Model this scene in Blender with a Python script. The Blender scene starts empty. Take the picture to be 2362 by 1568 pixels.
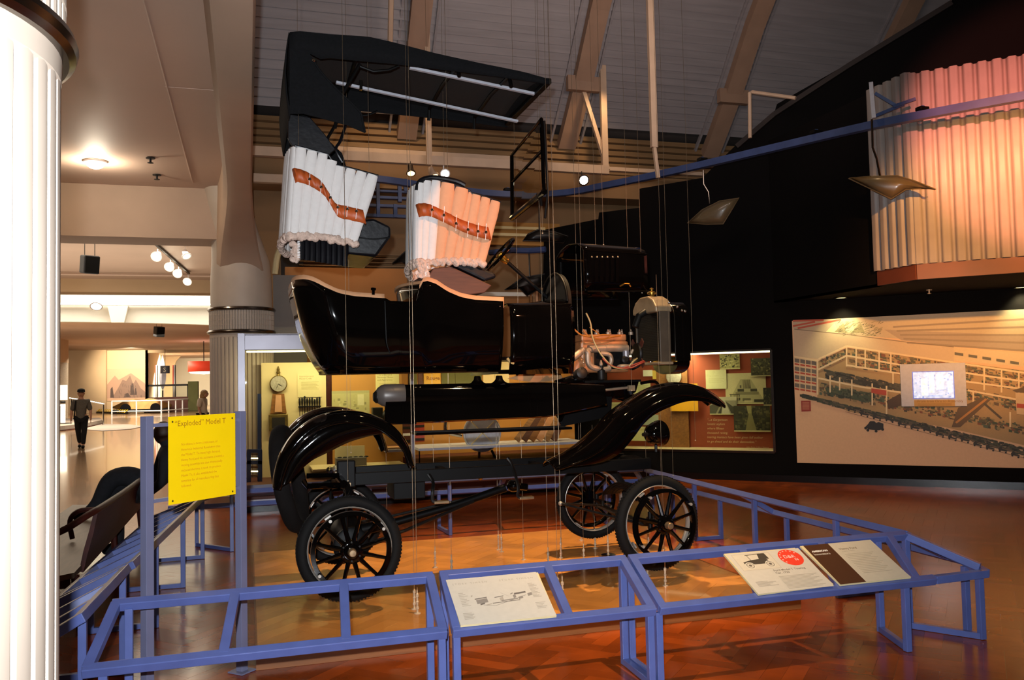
import bpy, math, random
from mathutils import Vector, Matrix
V = Vector
random.seed(7)
scene = bpy.context.scene
C = scene.collection
PI = math.pi

# ------------------------------------------------------------------ camera
FPX, EYE = 2000.0, 1.75
YAW, PITCH, ROLL = math.radians(17.0), math.radians(2.75), math.radians(-1.26)
CAMR = Matrix.Rotation(-YAW, 3, 'Z') @ Matrix.Rotation(PI / 2 + PITCH, 3, 'X') @ Matrix.Rotation(ROLL, 3, 'Z')
EYEP = V((0, 0, EYE))
cam_d = bpy.data.cameras.new('camera')
cam_d.sensor_width = 36.0
cam_d.lens = FPX / 2362.0 * 36.0
cam_d.clip_start, cam_d.clip_end = 0.05, 300
cam = bpy.data.objects.new('camera', cam_d)
cam.matrix_world = Matrix.Translation(EYEP) @ CAMR.to_4x4()
C.objects.link(cam)
scene.camera = cam
scene.view_settings.view_transform = 'Standard'
scene.view_settings.look = 'None'
scene.view_settings.exposure = 0.0
scene.view_settings.gamma = 1.0
scene.view_settings.use_curve_mapping = False

# ------------------------------------------------------------------ world and lights
world = bpy.data.worlds.new('hall_air')
scene.world = world
world.use_nodes = True
world.node_tree.nodes['Background'].inputs[0].default_value = (1.0, 0.72, 0.48, 1)
world.node_tree.nodes['Background'].inputs[1].default_value = 0.035

def aim(o, loc, target):
    o.location = loc
    o.rotation_euler = (V(target) - V(loc)).to_track_quat('-Z', 'Y').to_euler()

def spot(name, loc, target, power, col, angle=60, blend=0.5, radius=0.06):
    d = bpy.data.lights.new(name, 'SPOT')
    d.energy, d.color, d.spot_size, d.spot_blend, d.shadow_soft_size = power, col, math.radians(angle), blend, radius
    o = bpy.data.objects.new(name, d); C.objects.link(o); aim(o, loc, target)
    return o

def area(name, loc, target, power, col, sx, sy):
    d = bpy.data.lights.new(name, 'AREA')
    d.energy, d.color, d.shape, d.size, d.size_y = power, col, 'RECTANGLE', sx, sy
    o = bpy.data.objects.new(name, d); C.objects.link(o); aim(o, loc, target)
    return o

WARM = (1.0, 0.62, 0.32)
AMBER = (1.0, 0.65, 0.33)
SOFTW = (1.0, 0.87, 0.68)
# the camera's own flash gun, beside and above the lens
fd = bpy.data.lights.new('camera_flash', 'SPOT')
fd.energy, fd.color, fd.shadow_soft_size, fd.spot_size, fd.spot_blend = 1600, (0.90, 0.95, 1.0), 0.025, math.radians(106), 1.0
fo = bpy.data.objects.new('camera_flash', fd); C.objects.link(fo)
fo.matrix_world = Matrix.Translation(EYEP + CAMR @ V((-0.06, 0.14, 0.02))) @ CAMR.to_4x4()
# ceiling spots over the exhibit
spot('platform_spot', (2.9, 8.2, 9.2), (2.7, 8.0, 0), 4600, AMBER, 36, 0.7)
spot('platform_spot', (3.4, 3.4, 8.6), (2.4, 6.2, 0), 2600, AMBER, 30, 0.9)
spot('key_spot', (5.6, 1.0, 5.6), (2.38, 6.9, 2.82), 1700, (1.0, 0.40, 0.17), 17, 0.08, 0.03)
spot('floor_spot', (1.5, 2.0, 8.0), (2.2, 4.2, 0), 210, AMBER, 60, 0.8)
spot('floor_spot', (6.8, 9.4, 8.0), (6.2, 8.4, 0), 330, AMBER, 60, 0.8)
# projection light on the corrugated sheet and an added wash that brightens the mural
spot('projector', (4.6, 3.0, 5.3), (9.7, 8.0, 5.0), 4600, (1.0, 0.26, 0.19), 32, 0.4)
spot('projector', (4.8, 2.8, 4.2), (9.2, 8.5, 3.5), 4200, (1.0, 0.42, 0.08), 30, 0.8)
spot('mural_wash', (7.0, 7.4, 2.9), (9.6, 11.2, 1.2), 210, (1.0, 0.54, 0.28), 75, 0.8)
# soft glow of the high hall
spot('hall_spot', (2.4, 13.6, 7.0), (2.2, 15.7, 4.2), 85, AMBER, 90, 0.9)
spot('hall_spot', (6.0, 13.4, 7.0), (6.0, 15.7, 4.4), 75, AMBER, 90, 0.9)
spot('hall_spot', (1.6, 14.0, 5.2), (1.6, 14.95, 3.4), 70, AMBER, 80, 0.9)
area('vault_fill', (5.0, 9.0, 6.4), (5.0, 14.0, 8.5), 85, (1.0, 0.78, 0.68), 4, 1)  # unseen area light standing in for ambient light on the vault
# aisle and far hall
area('aisle_upfill', (-5.0, 8.0, 3.0), (-5.0, 9.0, 6), 50, (1.0,0.74,0.52), 5, 6)  # unseen upward fill added to brighten the aisle ceiling
area('aisle_fill', (-5.0, 20.5, 4.7), (-5.0, 20.5, 0), 420, SOFTW, 8, 6)  # unseen area light added as aisle fill, no fixture there
area('aisle_upfill', (-5.0, 20.5, 2.6), (-5.0, 20.5, 6), 260, SOFTW, 8, 8)  # unseen upward fill added to lighten the second-bay ceiling
area('roof_light', (-6.0, 35.0, 9.5), (-6.0, 38.5, 4), 2000, (1.0, 0.93, 0.80), 16, 6)
area('far_fill', (-7.5, 48, 4.9), (-7.5, 49, 0), 2600, SOFTW, 8, 10)  # this and next two: unseen fill added for the far hall's glow
area('far_fill', (-8.5, 66, 4.9), (-8.5, 67, 0), 2600, SOFTW, 8, 10)
area('far_fill', (-5.0, 86, 4.9), (-4.5, 88, 0), 5200, (1.0, 0.86, 0.6), 8, 10)
spot('picture_spot', (-8.4, 71.5, 4.8), (-9.3, 76.6, 3.4), 2600, (1.0, 0.85, 0.6), 70, 0.7)

# ------------------------------------------------------------------ measuring: a pixel of the photo to a point on a plane of the place
def ray(x, y):
    return CAMR @ V(((x - 1181) / FPX, -(y - 784) / FPX, -1))
def PZ(x, y, z):
    d = ray(x, y); return EYEP + d * ((z - EYE) / d.z)
def S(x, y, Y):
    d = ray(x, y); return EYEP + d * (Y / d.y)
def PX(x, y, X):
    d = ray(x, y); return EYEP + d * (X / d.x)
DWALL = 20.95
def PD(x, y, off=0.0):                       # on the 45 degree exhibit wall, off metres in front of it
    d = ray(x, y); return EYEP + d * ((DWALL - off * 1.41421) / (d.x + d.y))

# ------------------------------------------------------------------ materials
def lin(h):
    h = h.lstrip('#'); c = [int(h[i:i + 2], 16) / 255 for i in (0, 2, 4)]
    return tuple(x / 12.92 if x <= 0.04045 else ((x + 0.055) / 1.055) ** 2.4 for x in c)
MATS = {}
def mat(name, hexcol, rough=0.5, metal=0.0, var=0.10, scale=6.0, bump=0.0, coat=0.0, emit=0.0, trans=0.0, alpha=1.0, spec=None, attr=None, rnd=0.0, stretch=None, alb=None, ecol=None):
    m = bpy.data.materials.new(name); m.use_nodes = True
    nt = m.node_tree; b = nt.nodes['Principled BSDF']; N = nt.nodes.new; L = nt.links.new
    col = lin(hexcol)
    tc = N('ShaderNodeTexCoord'); mp = N('ShaderNodeMapping'); L(tc.outputs['Object'], mp.inputs[0])
    if stretch: mp.inputs['Scale'].default_value = stretch
    nz = N('ShaderNodeTexNoise'); nz.inputs['Scale'].default_value = scale; nz.inputs['Detail'].default_value = 4
    L(mp.outputs[0], nz.inputs['Vector'])
    mx = N('ShaderNodeMix'); mx.data_type = 'RGBA'; mx.blend_type = 'MULTIPLY'
    rm = N('ShaderNodeMapRange'); L(nz.outputs[0], rm.inputs[0]); rm.inputs[1].default_value = 0.3; rm.inputs[2].default_value = 0.7
    rm.inputs[3].default_value = 1 - var; rm.inputs[4].default_value = 1 + var
    mx.inputs[0].default_value = 1.0
    if attr:
        at = N('ShaderNodeAttribute'); at.attribute_name = attr; L(at.outputs['Color'], mx.inputs[6])
    else:
        mx.inputs[6].default_value = (*col, 1)
    L(rm.outputs[0], mx.inputs[7])
    last = mx.outputs[2]
    if rnd:
        oi = N('ShaderNodeObjectInfo'); gi = N('ShaderNodeNewGeometry'); ad = N('ShaderNodeMath'); fr = N('ShaderNodeMath'); fr.operation = 'FRACT'
        L(oi.outputs['Random'], ad.inputs[0]); L(gi.outputs['Random Per Island'], ad.inputs[1]); L(ad.outputs[0], fr.inputs[0])
        r2 = N('ShaderNodeMapRange'); L(fr.outputs[0], r2.inputs[0]); r2.inputs[3].default_value = 1 - rnd; r2.inputs[4].default_value = 1 + rnd * 0.8
        m2 = N('ShaderNodeMix'); m2.data_type = 'RGBA'; m2.blend_type = 'MULTIPLY'; m2.inputs[0].default_value = 1
        L(last, m2.inputs[6]); L(r2.outputs[0], m2.inputs[7]); last = m2.outputs[2]
    L(last, b.inputs['Base Color'])
    b.inputs['Roughness'].default_value = rough; b.inputs['Metallic'].default_value = metal
    b.inputs['Coat Weight'].default_value = coat; b.inputs['Coat Roughness'].default_value = 0.04
    if spec is not None: b.inputs['Specular IOR Level'].default_value = spec
    if trans: b.inputs['Transmission Weight'].default_value = trans; b.inputs['IOR'].default_value = 1.02 if trans == 1 else 1.45
    if alpha < 1: b.inputs['Alpha'].default_value = alpha
    if emit:
        if attr: L(last, b.inputs['Emission Color'])
        else: b.inputs['Emission Color'].default_value = (*(lin(ecol) if ecol else col), 1)
        b.inputs['Emission Strength'].default_value = emit
    if bump:
        bp = N('ShaderNodeBump'); bp.inputs['Strength'].default_value = bump; bp.inputs['Distance'].default_value = 0.02
        L(nz.outputs[0], bp.inputs['Height']); L(bp.outputs[0], b.inputs['Normal'])
    MATS[name] = m
    return m
mat('black_enamel', '#040303', 0.045, 0, 0.3, 3, spec=0.35)
mat('black_satin', '#060505', 0.5, 0, 0.25, 9, spec=0.15)
mat('rubber', '#090808', 0.8, 0, 0.25, 14, bump=0.1, spec=0.25)
mat('old_rubber', '#0e0a09', 0.9, 0, 0.3, 14, bump=0.2, spec=0.2)
mat('rim_steel', '#b5b0a8', 0.35, 0.5, 0.12, 20)
mat('chrome', '#c8c6c2', 0.12, 1, 0.08, 12)
mat('nickel_dark', '#6e6862', 0.22, 1, 0.12, 10)
mat('hub_brass', '#b59a78', 0.3, 0.8, 0.15, 20)
mat('canopy_cloth', '#0d0d0f', 0.9, 0, 0.25, 60, bump=0.15, spec=0.2)
mat('canopy_lining', '#1c1714', 0.9, 0, 0.2, 50)
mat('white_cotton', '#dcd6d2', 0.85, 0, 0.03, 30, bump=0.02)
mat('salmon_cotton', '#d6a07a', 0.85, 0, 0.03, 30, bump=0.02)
mat('horsehair', '#cdb2a2', 0.95, 0, 0.2, 30, bump=0.8)
mat('orange_leather', '#b4511f', 0.5, 0, 0.18, 10, bump=0.05)
mat('black_leather', '#0d0c11', 0.36, 0, 0.3, 14, bump=0.12)
mat('brown_board', '#5a3322', 0.6, 0, 0.2, 5, stretch=(1, 8, 8))
mat('tan_lining', '#d09a70', 0.7, 0, 0.08, 10)
mat('white_slat', '#b9b9c2', 0.5, 0, 0.06, 20)
mat('engine_paint', '#a56a40', 0.45, 0.1, 0.2, 12)
mat('cast_iron', '#8f7b68', 0.45, 0.3, 0.25, 16, bump=0.1)
mat('dark_iron', '#1c1917', 0.5, 0.5, 0.3, 12)
mat('cable_yellow', '#a8641c', 0.5, 0, 0.1, 20)
mat('cable_red', '#a03c2a', 0.5, 0, 0.1, 20)
mat('cable_pale', '#a8905c', 0.5, 0, 0.1, 20)
mat('brass', '#b98f3e', 0.25, 0.9, 0.12, 12)
mat('radiator_tank', '#8a765c', 0.45, 0.2, 0.15, 14)
mat('rail_blue', '#505e98', 0.34, 0, 0.10, 7, bump=0.02, coat=0.2)
mat('post_blue', '#6a6c88', 0.4, 0, 0.06, 6)
mat('conveyor_blue', '#384872', 0.45, 0, 0.12, 6)
mat('sign_yellow', '#ffd600', 0.45, 0, 0.03, 4)
mat('print', '#ffffff', 0.6, 0, 0.03, 30, attr='Col')
mat('print_gloss', '#ffffff', 0.35, 0, 0.03, 30, attr='Col')
mat('screen', '#ffffff', 0.3, 0, 0.25, 22, attr='Col', emit=0.6)
mat('wire', '#8a765e', 0.35, 0.7, 0.2, 30)
mat('turnbuckle', '#c9b396', 0.35, 0.3, 0.2, 40)
mat('parquet', '#8a3d12', 0.20, 0, 0.22, 3.0, rnd=0.32, stretch=(1, 1, 1), spec=0.4)
mat('platform_wood', '#b97c3a', 0.34, 0, 0.16, 3.0, rnd=0.16, coat=0.15)
mat('platform_side', '#7d4a22', 0.5, 0, 0.2, 4, stretch=(0.6, 6, 10))
mat('far_floor', '#856648', 0.16, 0, 0.22, 1.2, stretch=(0.5, 6, 1), coat=0.3)
mat('column_paint', '#b8a898', 0.5, 0, 0.06, 3)
mat('wall_paint', '#b08f70', 0.75, 0, 0.06, 1.2)
mat('ceiling_paint', '#c2a896', 0.62, 0, 0.05, 0.8)
mat('beam_paint', '#b39882', 0.7, 0, 0.05, 1.5)
mat('brown_wall', '#8a6844', 0.75, 0, 0.1, 1.0)
mat('far_wall', '#c2a683', 0.8, 0, 0.07, 0.6)
mat('far_white', '#f1e8d6', 0.8, 0, 0.04, 0.6)
mat('silver_wall', '#a89a84', 0.55, 0.2, 0.2, 1.5, stretch=(4, 4, 14))
mat('louvre', '#8b8586', 0.55, 0, 0.1, 3, stretch=(0.3, 4, 4))
mat('louvre_tan', '#8a6c4a', 0.6, 0, 0.12, 3, stretch=(0.3, 4, 4))
mat('vault_back', '#3c3836', 0.8, 0, 0.1, 2)
mat('rib_paint', '#9a7c66', 0.65, 0, 0.08, 3)
mat('steel_cream', '#c2a68c', 0.6, 0, 0.08, 4)
mat('black_wall', '#070505', 0.9, 0, 0.25, 0.8, spec=0.15)
mat('black_base', '#070607', 0.25, 0, 0.2, 3)
mat('strip_brown', '#4a3e32', 0.5, 0.2, 0.15, 10)
mat('dark_trim', '#1d100c', 0.7, 0, 0.2, 2)
mat('tank_grey', '#57504c', 0.4, 0.2, 0.1, 8)
mat('redbrown', '#5a2c1e', 0.6, 0, 0.2, 2)
mat('corrugated', '#a39992', 0.5, 0.0, 0.06, 4)
mat('grey_metal', '#8d8a93', 0.35, 0.5, 0.08, 3)
mat('grey_panel', '#6c6662', 0.7, 0, 0.08, 2)
mat('cream_panel', '#d8c594', 0.75, 0, 0.04, 3)
mat('orange_panel', '#b5803c', 0.75, 0, 0.06, 2)
mat('orange_wall', '#a8703c', 0.8, 0, 0.08, 1)
mat('red_panel', '#9a4526', 0.7, 0, 0.06, 2)
mat('olive_panel', '#5b5c2c', 0.7, 0, 0.1, 2)
mat('dark_recess', '#1a1310', 0.8, 0, 0.2, 2)
mat('oak', '#8a5a2a', 0.5, 0, 0.2, 4, stretch=(1, 8, 8))
mat('old_wood', '#a0764a', 0.6, 0, 0.35, 3, stretch=(1, 14, 4))
mat('mahogany', '#3a130c', 0.5, 0, 0.3, 3, stretch=(6, 1, 6), spec=0.25)
mat('seat_veneer', '#5f4c3a', 0.5, 0, 0.2, 4, stretch=(8, 1, 8))
mat('clear_glass', '#eef2ee', 0.02, 0, 0.02, 2, trans=1)
mat('tube_light', '#fff4c0', 0.5, 0, 0.02, 2, emit=5)
mat('lamp_face', '#fff1d0', 0.5, 0, 0.02, 2, emit=26)
mat('lamp_dim', '#ffdf9a', 0.5, 0, 0.02, 2, emit=4)
mat('lamp_white', '#ffffff', 0.4, 0, 0.02, 2)
mat('speaker_black', '#17161a', 0.7, 0, 0.15, 20)
mat('hang_fender', '#6b5a40', 0.35, 0, 0.2, 3, coat=0.3)
mat('fender_dark', '#100d0c', 0.4, 0, 0.2, 3)
mat('skin', '#b98466', 0.55, 0, 0.08, 14)
mat('shirt_grey', '#5e5850', 0.85, 0, 0.2, 40)
mat('black_cloth', '#0c0c10', 0.9, 0, 0.3, 30)
mat('dark_jeans', '#14151b', 0.9, 0, 0.3, 30)
mat('blouse_cream', '#cbb49c', 0.85, 0, 0.08, 40)
mat('hair_blond', '#9a7448', 0.6, 0, 0.25, 60)
mat('hair_dark', '#3a2418', 0.6, 0, 0.25, 60)
mat('banner_red', '#f0482a', 0.6, 0, 0.05, 6, emit=0.35)
mat('banner_grey', '#545660', 0.6, 0, 0.1, 6)
mat('glow_white', '#fff7e0', 0.5, 0, 0.02, 3, emit=3.0)
mat('gilt', '#8a7440', 0.35, 0.7, 0.2, 20)
mat('clock_face', '#a8a090', 0.35, 0.1, 0.2, 30)
mat('carpet_grey', '#8f8378', 0.9, 0, 0.1, 10)
mat('gold_car', '#7c5c30', 0.2, 0.7, 0.2, 3)

# ------------------------------------------------------------------ mesh building
class MB:
    def __init__(s): s.v, s.f = [], []
    def add(s, vs, fs):
        n = len(s.v); s.v += [tuple(p) for p in vs]; s.f += [tuple(i + n for i in f) for f in fs]; return s
    def box(s, c, d, M=None):
        c, h = V(c), V(d) * 0.5
        vs = [V((sx * h.x, sy * h.y, sz * h.z)) for sx in (-1, 1) for sy in (-1, 1) for sz in (-1, 1)]
        if M: vs = [M @ p for p in vs]
        return s.add([c + p for p in vs], [(0, 1, 3, 2), (4, 6, 7, 5), (0, 4, 5, 1), (2, 3, 7, 6), (0, 2, 6, 4), (1, 5, 7, 3)])
    def bb(s, a, b):
        a, b = V(a), V(b); return s.box((a + b) / 2, [abs(q) for q in (b - a)])
    def bar(s, p, q, w, h, up=(0, 0, 1)):
        p, q = V(p), V(q); d = (q - p).normalized(); u = V(up)
        sd = d.cross(u); sd = sd.normalized() if sd.length > 1e-5 else d.orthogonal().normalized()
        u = sd.cross(d).normalized(); a, b = sd * (w / 2), u * (h / 2)
        r = [p - a - b, p + a - b, p + a + b, p - a + b, q - a - b, q + a - b, q + a + b, q - a + b]
        return s.add(r, [(3, 2, 1, 0), (4, 5, 6, 7), (0, 1, 5, 4), (1, 2, 6, 5), (2, 3, 7, 6), (3, 0, 4, 7)])
    def loft(s, rings, cap=True, wrap=True, loop=False):
        n = len(rings[0]); base = len(s.v); fs = []
        for r in rings: s.v += [tuple(p) for p in r]
        m = len(rings); rng = range(m) if loop else range(m - 1)
        for i in rng:
            j = (i + 1) % m
            for k in range(n if wrap else n - 1):
                l = (k + 1) % n
                fs.append((base + i * n + k, base + i * n + l, base + j * n + l, base + j * n + k))
        if cap and not loop and wrap:
            fs.append(tuple(base + k for k in reversed(range(n)))); fs.append(tuple(base + (m - 1) * n + k for k in range(n)))
        s.f += fs; return s
    def tube(s, pts, r, n=8, closed=False, cap=True, flat=None, up=None):
        pts = [V(p) for p in pts]; m = len(pts); R = r if isinstance(r, (list, tuple)) else [r] * m
        T = []
        for i in range(m):
            a = pts[(i - 1) % m] if (closed or i > 0) else pts[i]; b = pts[(i + 1) % m] if (closed or i < m - 1) else pts[i]
            T.append((b - a).normalized())
        u = V(up) if up else T[0].orthogonal()
        rings = []
        for i in range(m):
            u = (u - T[i] * u.dot(T[i]))
            u = u.normalized() if u.length > 1e-6 else T[i].orthogonal().normalized()
            w = T[i].cross(u); fx, fy = flat if flat else (1, 1)
            rings.append([pts[i] + u * (math.cos(2 * PI * k / n) * R[i] * fx) + w * (math.sin(2 * PI * k / n) * R[i] * fy) for k in range(n)])
        return s.loft(rings, cap, True, closed)
    def lathe(s, prof, o, ax=(0, 0, 1), n=24, cap=True, loop=False):
        o, ax = V(o), V(ax).normalized(); u = ax.orthogonal().normalized(); w = ax.cross(u)
        rings = [[o + ax * h + (u * math.cos(2 * PI * k / n) + w * math.sin(2 * PI * k / n)) * max(r, 1e-4) for k in range(n)] for r, h in prof]
        return s.loft(rings, cap, True, loop)
    def prism(s, poly, off):
        poly = [V(p) for p in poly]; off = V(off); n = len(poly)
        return s.add(poly + [p + off for p in poly], [tuple(reversed(range(n))), tuple(range(n, 2 * n))] + [(i, (i + 1) % n, n + (i + 1) % n, n + i) for i in range(n)])
    def sph(s, c, r, n=12, m=8, sc=(1, 1, 1), M=None):
        c = V(c); rings = []
        for i in range(m + 1):
            t = PI * i / m; q = []
            for k in range(n):
                p = V((math.sin(t) * math.cos(2 * PI * k / n) * sc[0], math.sin(t) * math.sin(2 * PI * k / n) * sc[1], -math.cos(t) * sc[2])) * r
                if i in (0, m): p = V((math.cos(2 * PI * k / n) * 1e-4, math.sin(2 * PI * k / n) * 1e-4, -math.cos(t) * sc[2] * r))
                q.append(c + (M @ p if M else p))
            rings.append(q)
        return s.loft(rings, True)
    def build(s, name, m, parent=None, smooth=35, bevel=0, solid=0, sub=0, kind=None):
        me = bpy.data.meshes.new(name); me.from_pydata(s.v, [], s.f); me.validate(); me.update()
        me.materials.append(MATS[m])
        if smooth:
            for p in me.polygons: p.use_smooth = True
            me.set_sharp_from_angle(angle=math.radians(smooth))
        o = bpy.data.objects.new(name, me); C.objects.link(o)
        if solid:
            q = o.modifiers.new('solid', 'SOLIDIFY'); q.thickness = solid; q.offset = 0
        if bevel:
            q = o.modifiers.new('bevel', 'BEVEL'); q.width = bevel; q.segments = 2; q.limit_method = 'ANGLE'
        if sub:
            q = o.modifiers.new('sub', 'SUBSURF'); q.levels = q.render_levels = sub
        if parent: adopt(o, parent)
        if kind: o['kind'] = kind
        return o
def adopt(o, parent):
    o.parent = parent
    o.matrix_parent_inverse = Matrix.Translation(-V(parent.location)) if parent.type == 'EMPTY' else Matrix.Identity(4)
def thing(name, label, cat, loc=(0, 0, 0), group=None):
    o = bpy.data.objects.new(name, None); C.objects.link(o); o.location = loc; o.empty_display_size = 0.1
    o['label'] = label; o['category'] = cat
    if group: o['group'] = group
    return o
def tag(o, label, cat, group=None):
    o['label'] = label; o['category'] = cat
    if group: o['group'] = group
    return o
def struct(o):
    o['kind'] = 'structure'; return o

# flat print: coloured polygons on a plane
_font = {}
def text_geo(body, size, shear=0.0, align='LEFT', bold=0.0, space=1.0):
    key = (body, size, shear, align, bold, space)
    if key in _font: return _font[key]
    cu = bpy.data.curves.new('lettering', 'FONT'); cu.body = body; cu.size = size; cu.shear = shear; cu.align_x = align
    cu.resolution_u = 2; cu.offset = bold; cu.space_character = space; cu.fill_mode = 'FRONT'
    o = bpy.data.objects.new('lettering', cu); C.objects.link(o)
    bpy.context.view_layer.update()
    me = bpy.data.meshes.new_from_object(o.evaluated_get(bpy.context.evaluated_depsgraph_get()))
    r = ([(v.co.x, v.co.y) for v in me.vertices], [tuple(p.vertices) for p in me.polygons])
    bpy.data.objects.remove(o); bpy.data.meshes.remove(me); bpy.data.curves.remove(cu)
    _font[key] = r
    return r
class Print:
    def __init__(s, o, eu, ev):
        s.o, s.eu, s.ev = V(o), V(eu).normalized(), V(ev).normalized(); s.n = s.eu.cross(s.ev); s.v, s.f, s.c = [], [], []; s.lay = 0.0008; s.inc = 0.00002
    def _p(s, u, v): return tuple(s.o + s.eu * u + s.ev * v + s.n * s.lay)
    def poly(s, pts, col):
        b = len(s.v); s.v += [s._p(u, v) for u, v in pts]; s.f.append(tuple(range(b, b + len(pts)))); s.c.append(lin(col)); s.lay += s.inc; return s
    def rect(s, u0, v0, u1, v1, col): return s.poly([(u0, v0), (u1, v0), (u1, v1), (u0, v1)], col)
    def line(s, pts, w, col):
        for (a, b), (c, d) in zip(pts, pts[1:]):
            L = math.hypot(c - a, d - b) or 1e-6; nx, ny = -(d - b) / L * w / 2, (c - a) / L * w / 2
            s.poly([(a - nx, b - ny), (c - nx, d - ny), (c + nx, d + ny), (a + nx, b + ny)], col)
        return s
    def disc(s, u, v, r, col, n=20, ry=None):
        return s.poly([(u + r * math.cos(2 * PI * k / n), v + (ry or r) * math.sin(2 * PI * k / n)) for k in range(n)], col)
    def text(s, body, u, v, size, col, **k):
        vs, fs = text_geo(body, size, **k); b = len(s.v)
        s.v += [s._p(u + x, v + y) for x, y in vs]
        for f in fs: s.f.append(tuple(i + b for i in f)); s.c.append(lin(col))
        s.lay += s.inc; return s
    def uv(s, P):
        d = P - s.o; return (d.dot(s.eu), d.dot(s.ev))
    def build(s, name, m='print', parent=None, kind=None):
        me = bpy.data.meshes.new(name); me.from_pydata(s.v, [], s.f); me.update(); me.materials.append(MATS[m])
        at = me.color_attributes.new('Col', 'FLOAT_COLOR', 'CORNER')
        i = 0
        for p, c in zip(me.polygons, s.c):
            for _ in p.vertices:
                at.data[i].color = (*c, 1); i += 1
        o = bpy.data.objects.new(name, me); C.objects.link(o)
        if parent: adopt(o, parent)
        o['kind'] = 'stuff'
        return o
def skin(name, pts, edges, rad, m, parent=None, sub=2, root=0):
    me = bpy.data.meshes.new(name); me.from_pydata([tuple(p) for p in pts], edges, []); me.update(); me.materials.append(MATS[m])
    o = bpy.data.objects.new(name, me); C.objects.link(o)
    md = o.modifiers.new('skin', 'SKIN'); md.use_smooth_shade = True
    if not me.skin_vertices: o.data.skin_vertices.new()
    for i, r in enumerate(rad):
        sv = me.skin_vertices[0].data[i]; sv.radius = (r, r) if not isinstance(r, tuple) else r; sv.use_root = (i == root)
    q = o.modifiers.new('sub', 'SUBSURF'); q.levels = q.render_levels = sub
    if parent: adopt(o, parent)
    return o
def arc(c, r, a0, a1, n, f):
    return [f(c, r, math.radians(a0 + (a1 - a0) * i / n)) for i in range(n + 1)]
def interp(tab, x):
    if x <= tab[0][0]: return tab[0][1]
    for (a, b), (c, d) in zip(tab, tab[1:]):
        if x <= c: return b + (d - b) * (x - a) / (c - a)
    return tab[-1][1]
def spline(pts, n=6):
    pts = [V(p) for p in pts]; out = []
    for i in range(len(pts) - 1):
        p0, p1, p2, p3 = pts[max(i - 1, 0)], pts[i], pts[i + 1], pts[min(i + 2, len(pts) - 1)]
        for k in range(n):
            t = k / n
            out.append(0.5 * ((2 * p1) + (p2 - p0) * t + (2 * p0 - 5 * p1 + 4 * p2 - p3) * t * t + (3 * p1 - p0 - 3 * p2 + p3) * t ** 3))
    out.append(pts[-1]); return out

# ================================================================== SETTING
# ---- floor: herringbone parquet round the exhibit, the rest of the hall plain
fl = MB(); fl.bb((-32, -4, -0.3), (22, 100, -0.004)); floor = struct(fl.build('floor', 'far_floor', smooth=0))
PX0, PX1, PY0, PY1, PTOP = 0.05, 3.95, 5.70, 9.25, 0.08
def clip(poly, x0, x1, y0, y1):
    def cut(p, ax, lim, sg):
        out = []
        for i in range(len(p)):
            a, b = p[i], p[(i + 1) % len(p)]; da, db = sg * (a[ax] - lim), sg * (b[ax] - lim)
            if da >= 0: out.append(a)
            if (da >= 0) != (db >= 0):
                t = da / (da - db); out.append((a[0] + (b[0] - a[0]) * t, a[1] + (b[1] - a[1]) * t))
        return out
    for ax, lim, sg in ((0, x0, 1), (0, x1, -1), (1, y0, 1), (1, y1, -1)):
        poly = cut(poly, ax, lim, sg)
        if len(poly) < 3: return []
    return poly
def herring(x0, x1, y0, y1, W, n, rot):
    cx, cy = (x0 + x1) / 2, (y0 + y1) / 2; R = math.hypot(x1 - x0, y1 - y0) / 2 + n * W; K = int(R / W) + n
    c, s = math.cos(rot), math.sin(rot); g = 0.0007; out = []
    def put(a, b, w, h):
        q = [(a + g, b + g), (a + w - g, b + g), (a + w - g, b + h - g), (a + g, b + h - g)]
        q = [(cx + x * c - y * s, cy + x * s + y * c) for x, y in q]
        mx, my = sum(p[0] for p in q) / 4, sum(p[1] for p in q) / 4
        if x0 - n * W < mx < x1 + n * W and y0 - n * W < my < y1 + n * W:
            p = clip(q, x0, x1, y0, y1)
            if p: out.append(p)
    for r in range(-K, K):
        m0 = int(math.floor((-K - r) / (2 * n)))
        for m in range(m0, m0 + K // n + 2):
            put((r + 2 * n * m) * W, r * W, n * W, W)
    for col in range(-K, K):
        m0 = int(math.floor((-K - col) / (2 * n)))
        for m in range(m0, m0 + K // n + 2):
            put(col * W, (col - 2 * n + 1 + 2 * n * m) * W, W, n * W)
    return out
def plank_obj(poly, z0, z1, m, parent):
    b = MB(); b.prism([(x, y, z0) for x, y in poly], (0, 0, z1 - z0)); return b.build('plank', m, parent, smooth=0)
planks = []
for p in herring(-1.6, 12.6, 3.3, 14.6, 0.115, 4, PI / 4):
    mx, my = sum(q[0] for q in p) / len(p), sum(q[1] for q in p) / len(p)
    if PX0 + 0.3 < mx < PX1 - 0.3 and PY0 + 0.3 < my < PY1 - 0.3: continue
    q = CAMR.transposed() @ (V((mx, my, 0)) - EYEP); vis = abs(q.x / q.z) < 0.60 and -q.y / -q.z < 0.40
    planks.append((not vis, my, p))
planks.sort(key=lambda t: (t[0], t[1]))
rest = MB()
for i, (nv, my, p) in enumerate(planks):
    z1 = random.uniform(-0.0004, 0.0002)
    if i < 300: plank_obj(p, -0.004, z1, 'parquet', floor)
    else: rest.prism([(x, y, -0.004) for x, y in p], (0, 0, 0.004 + z1))
rest.build('parquet_field', 'parquet', floor, smooth=0, kind='stuff')

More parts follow.
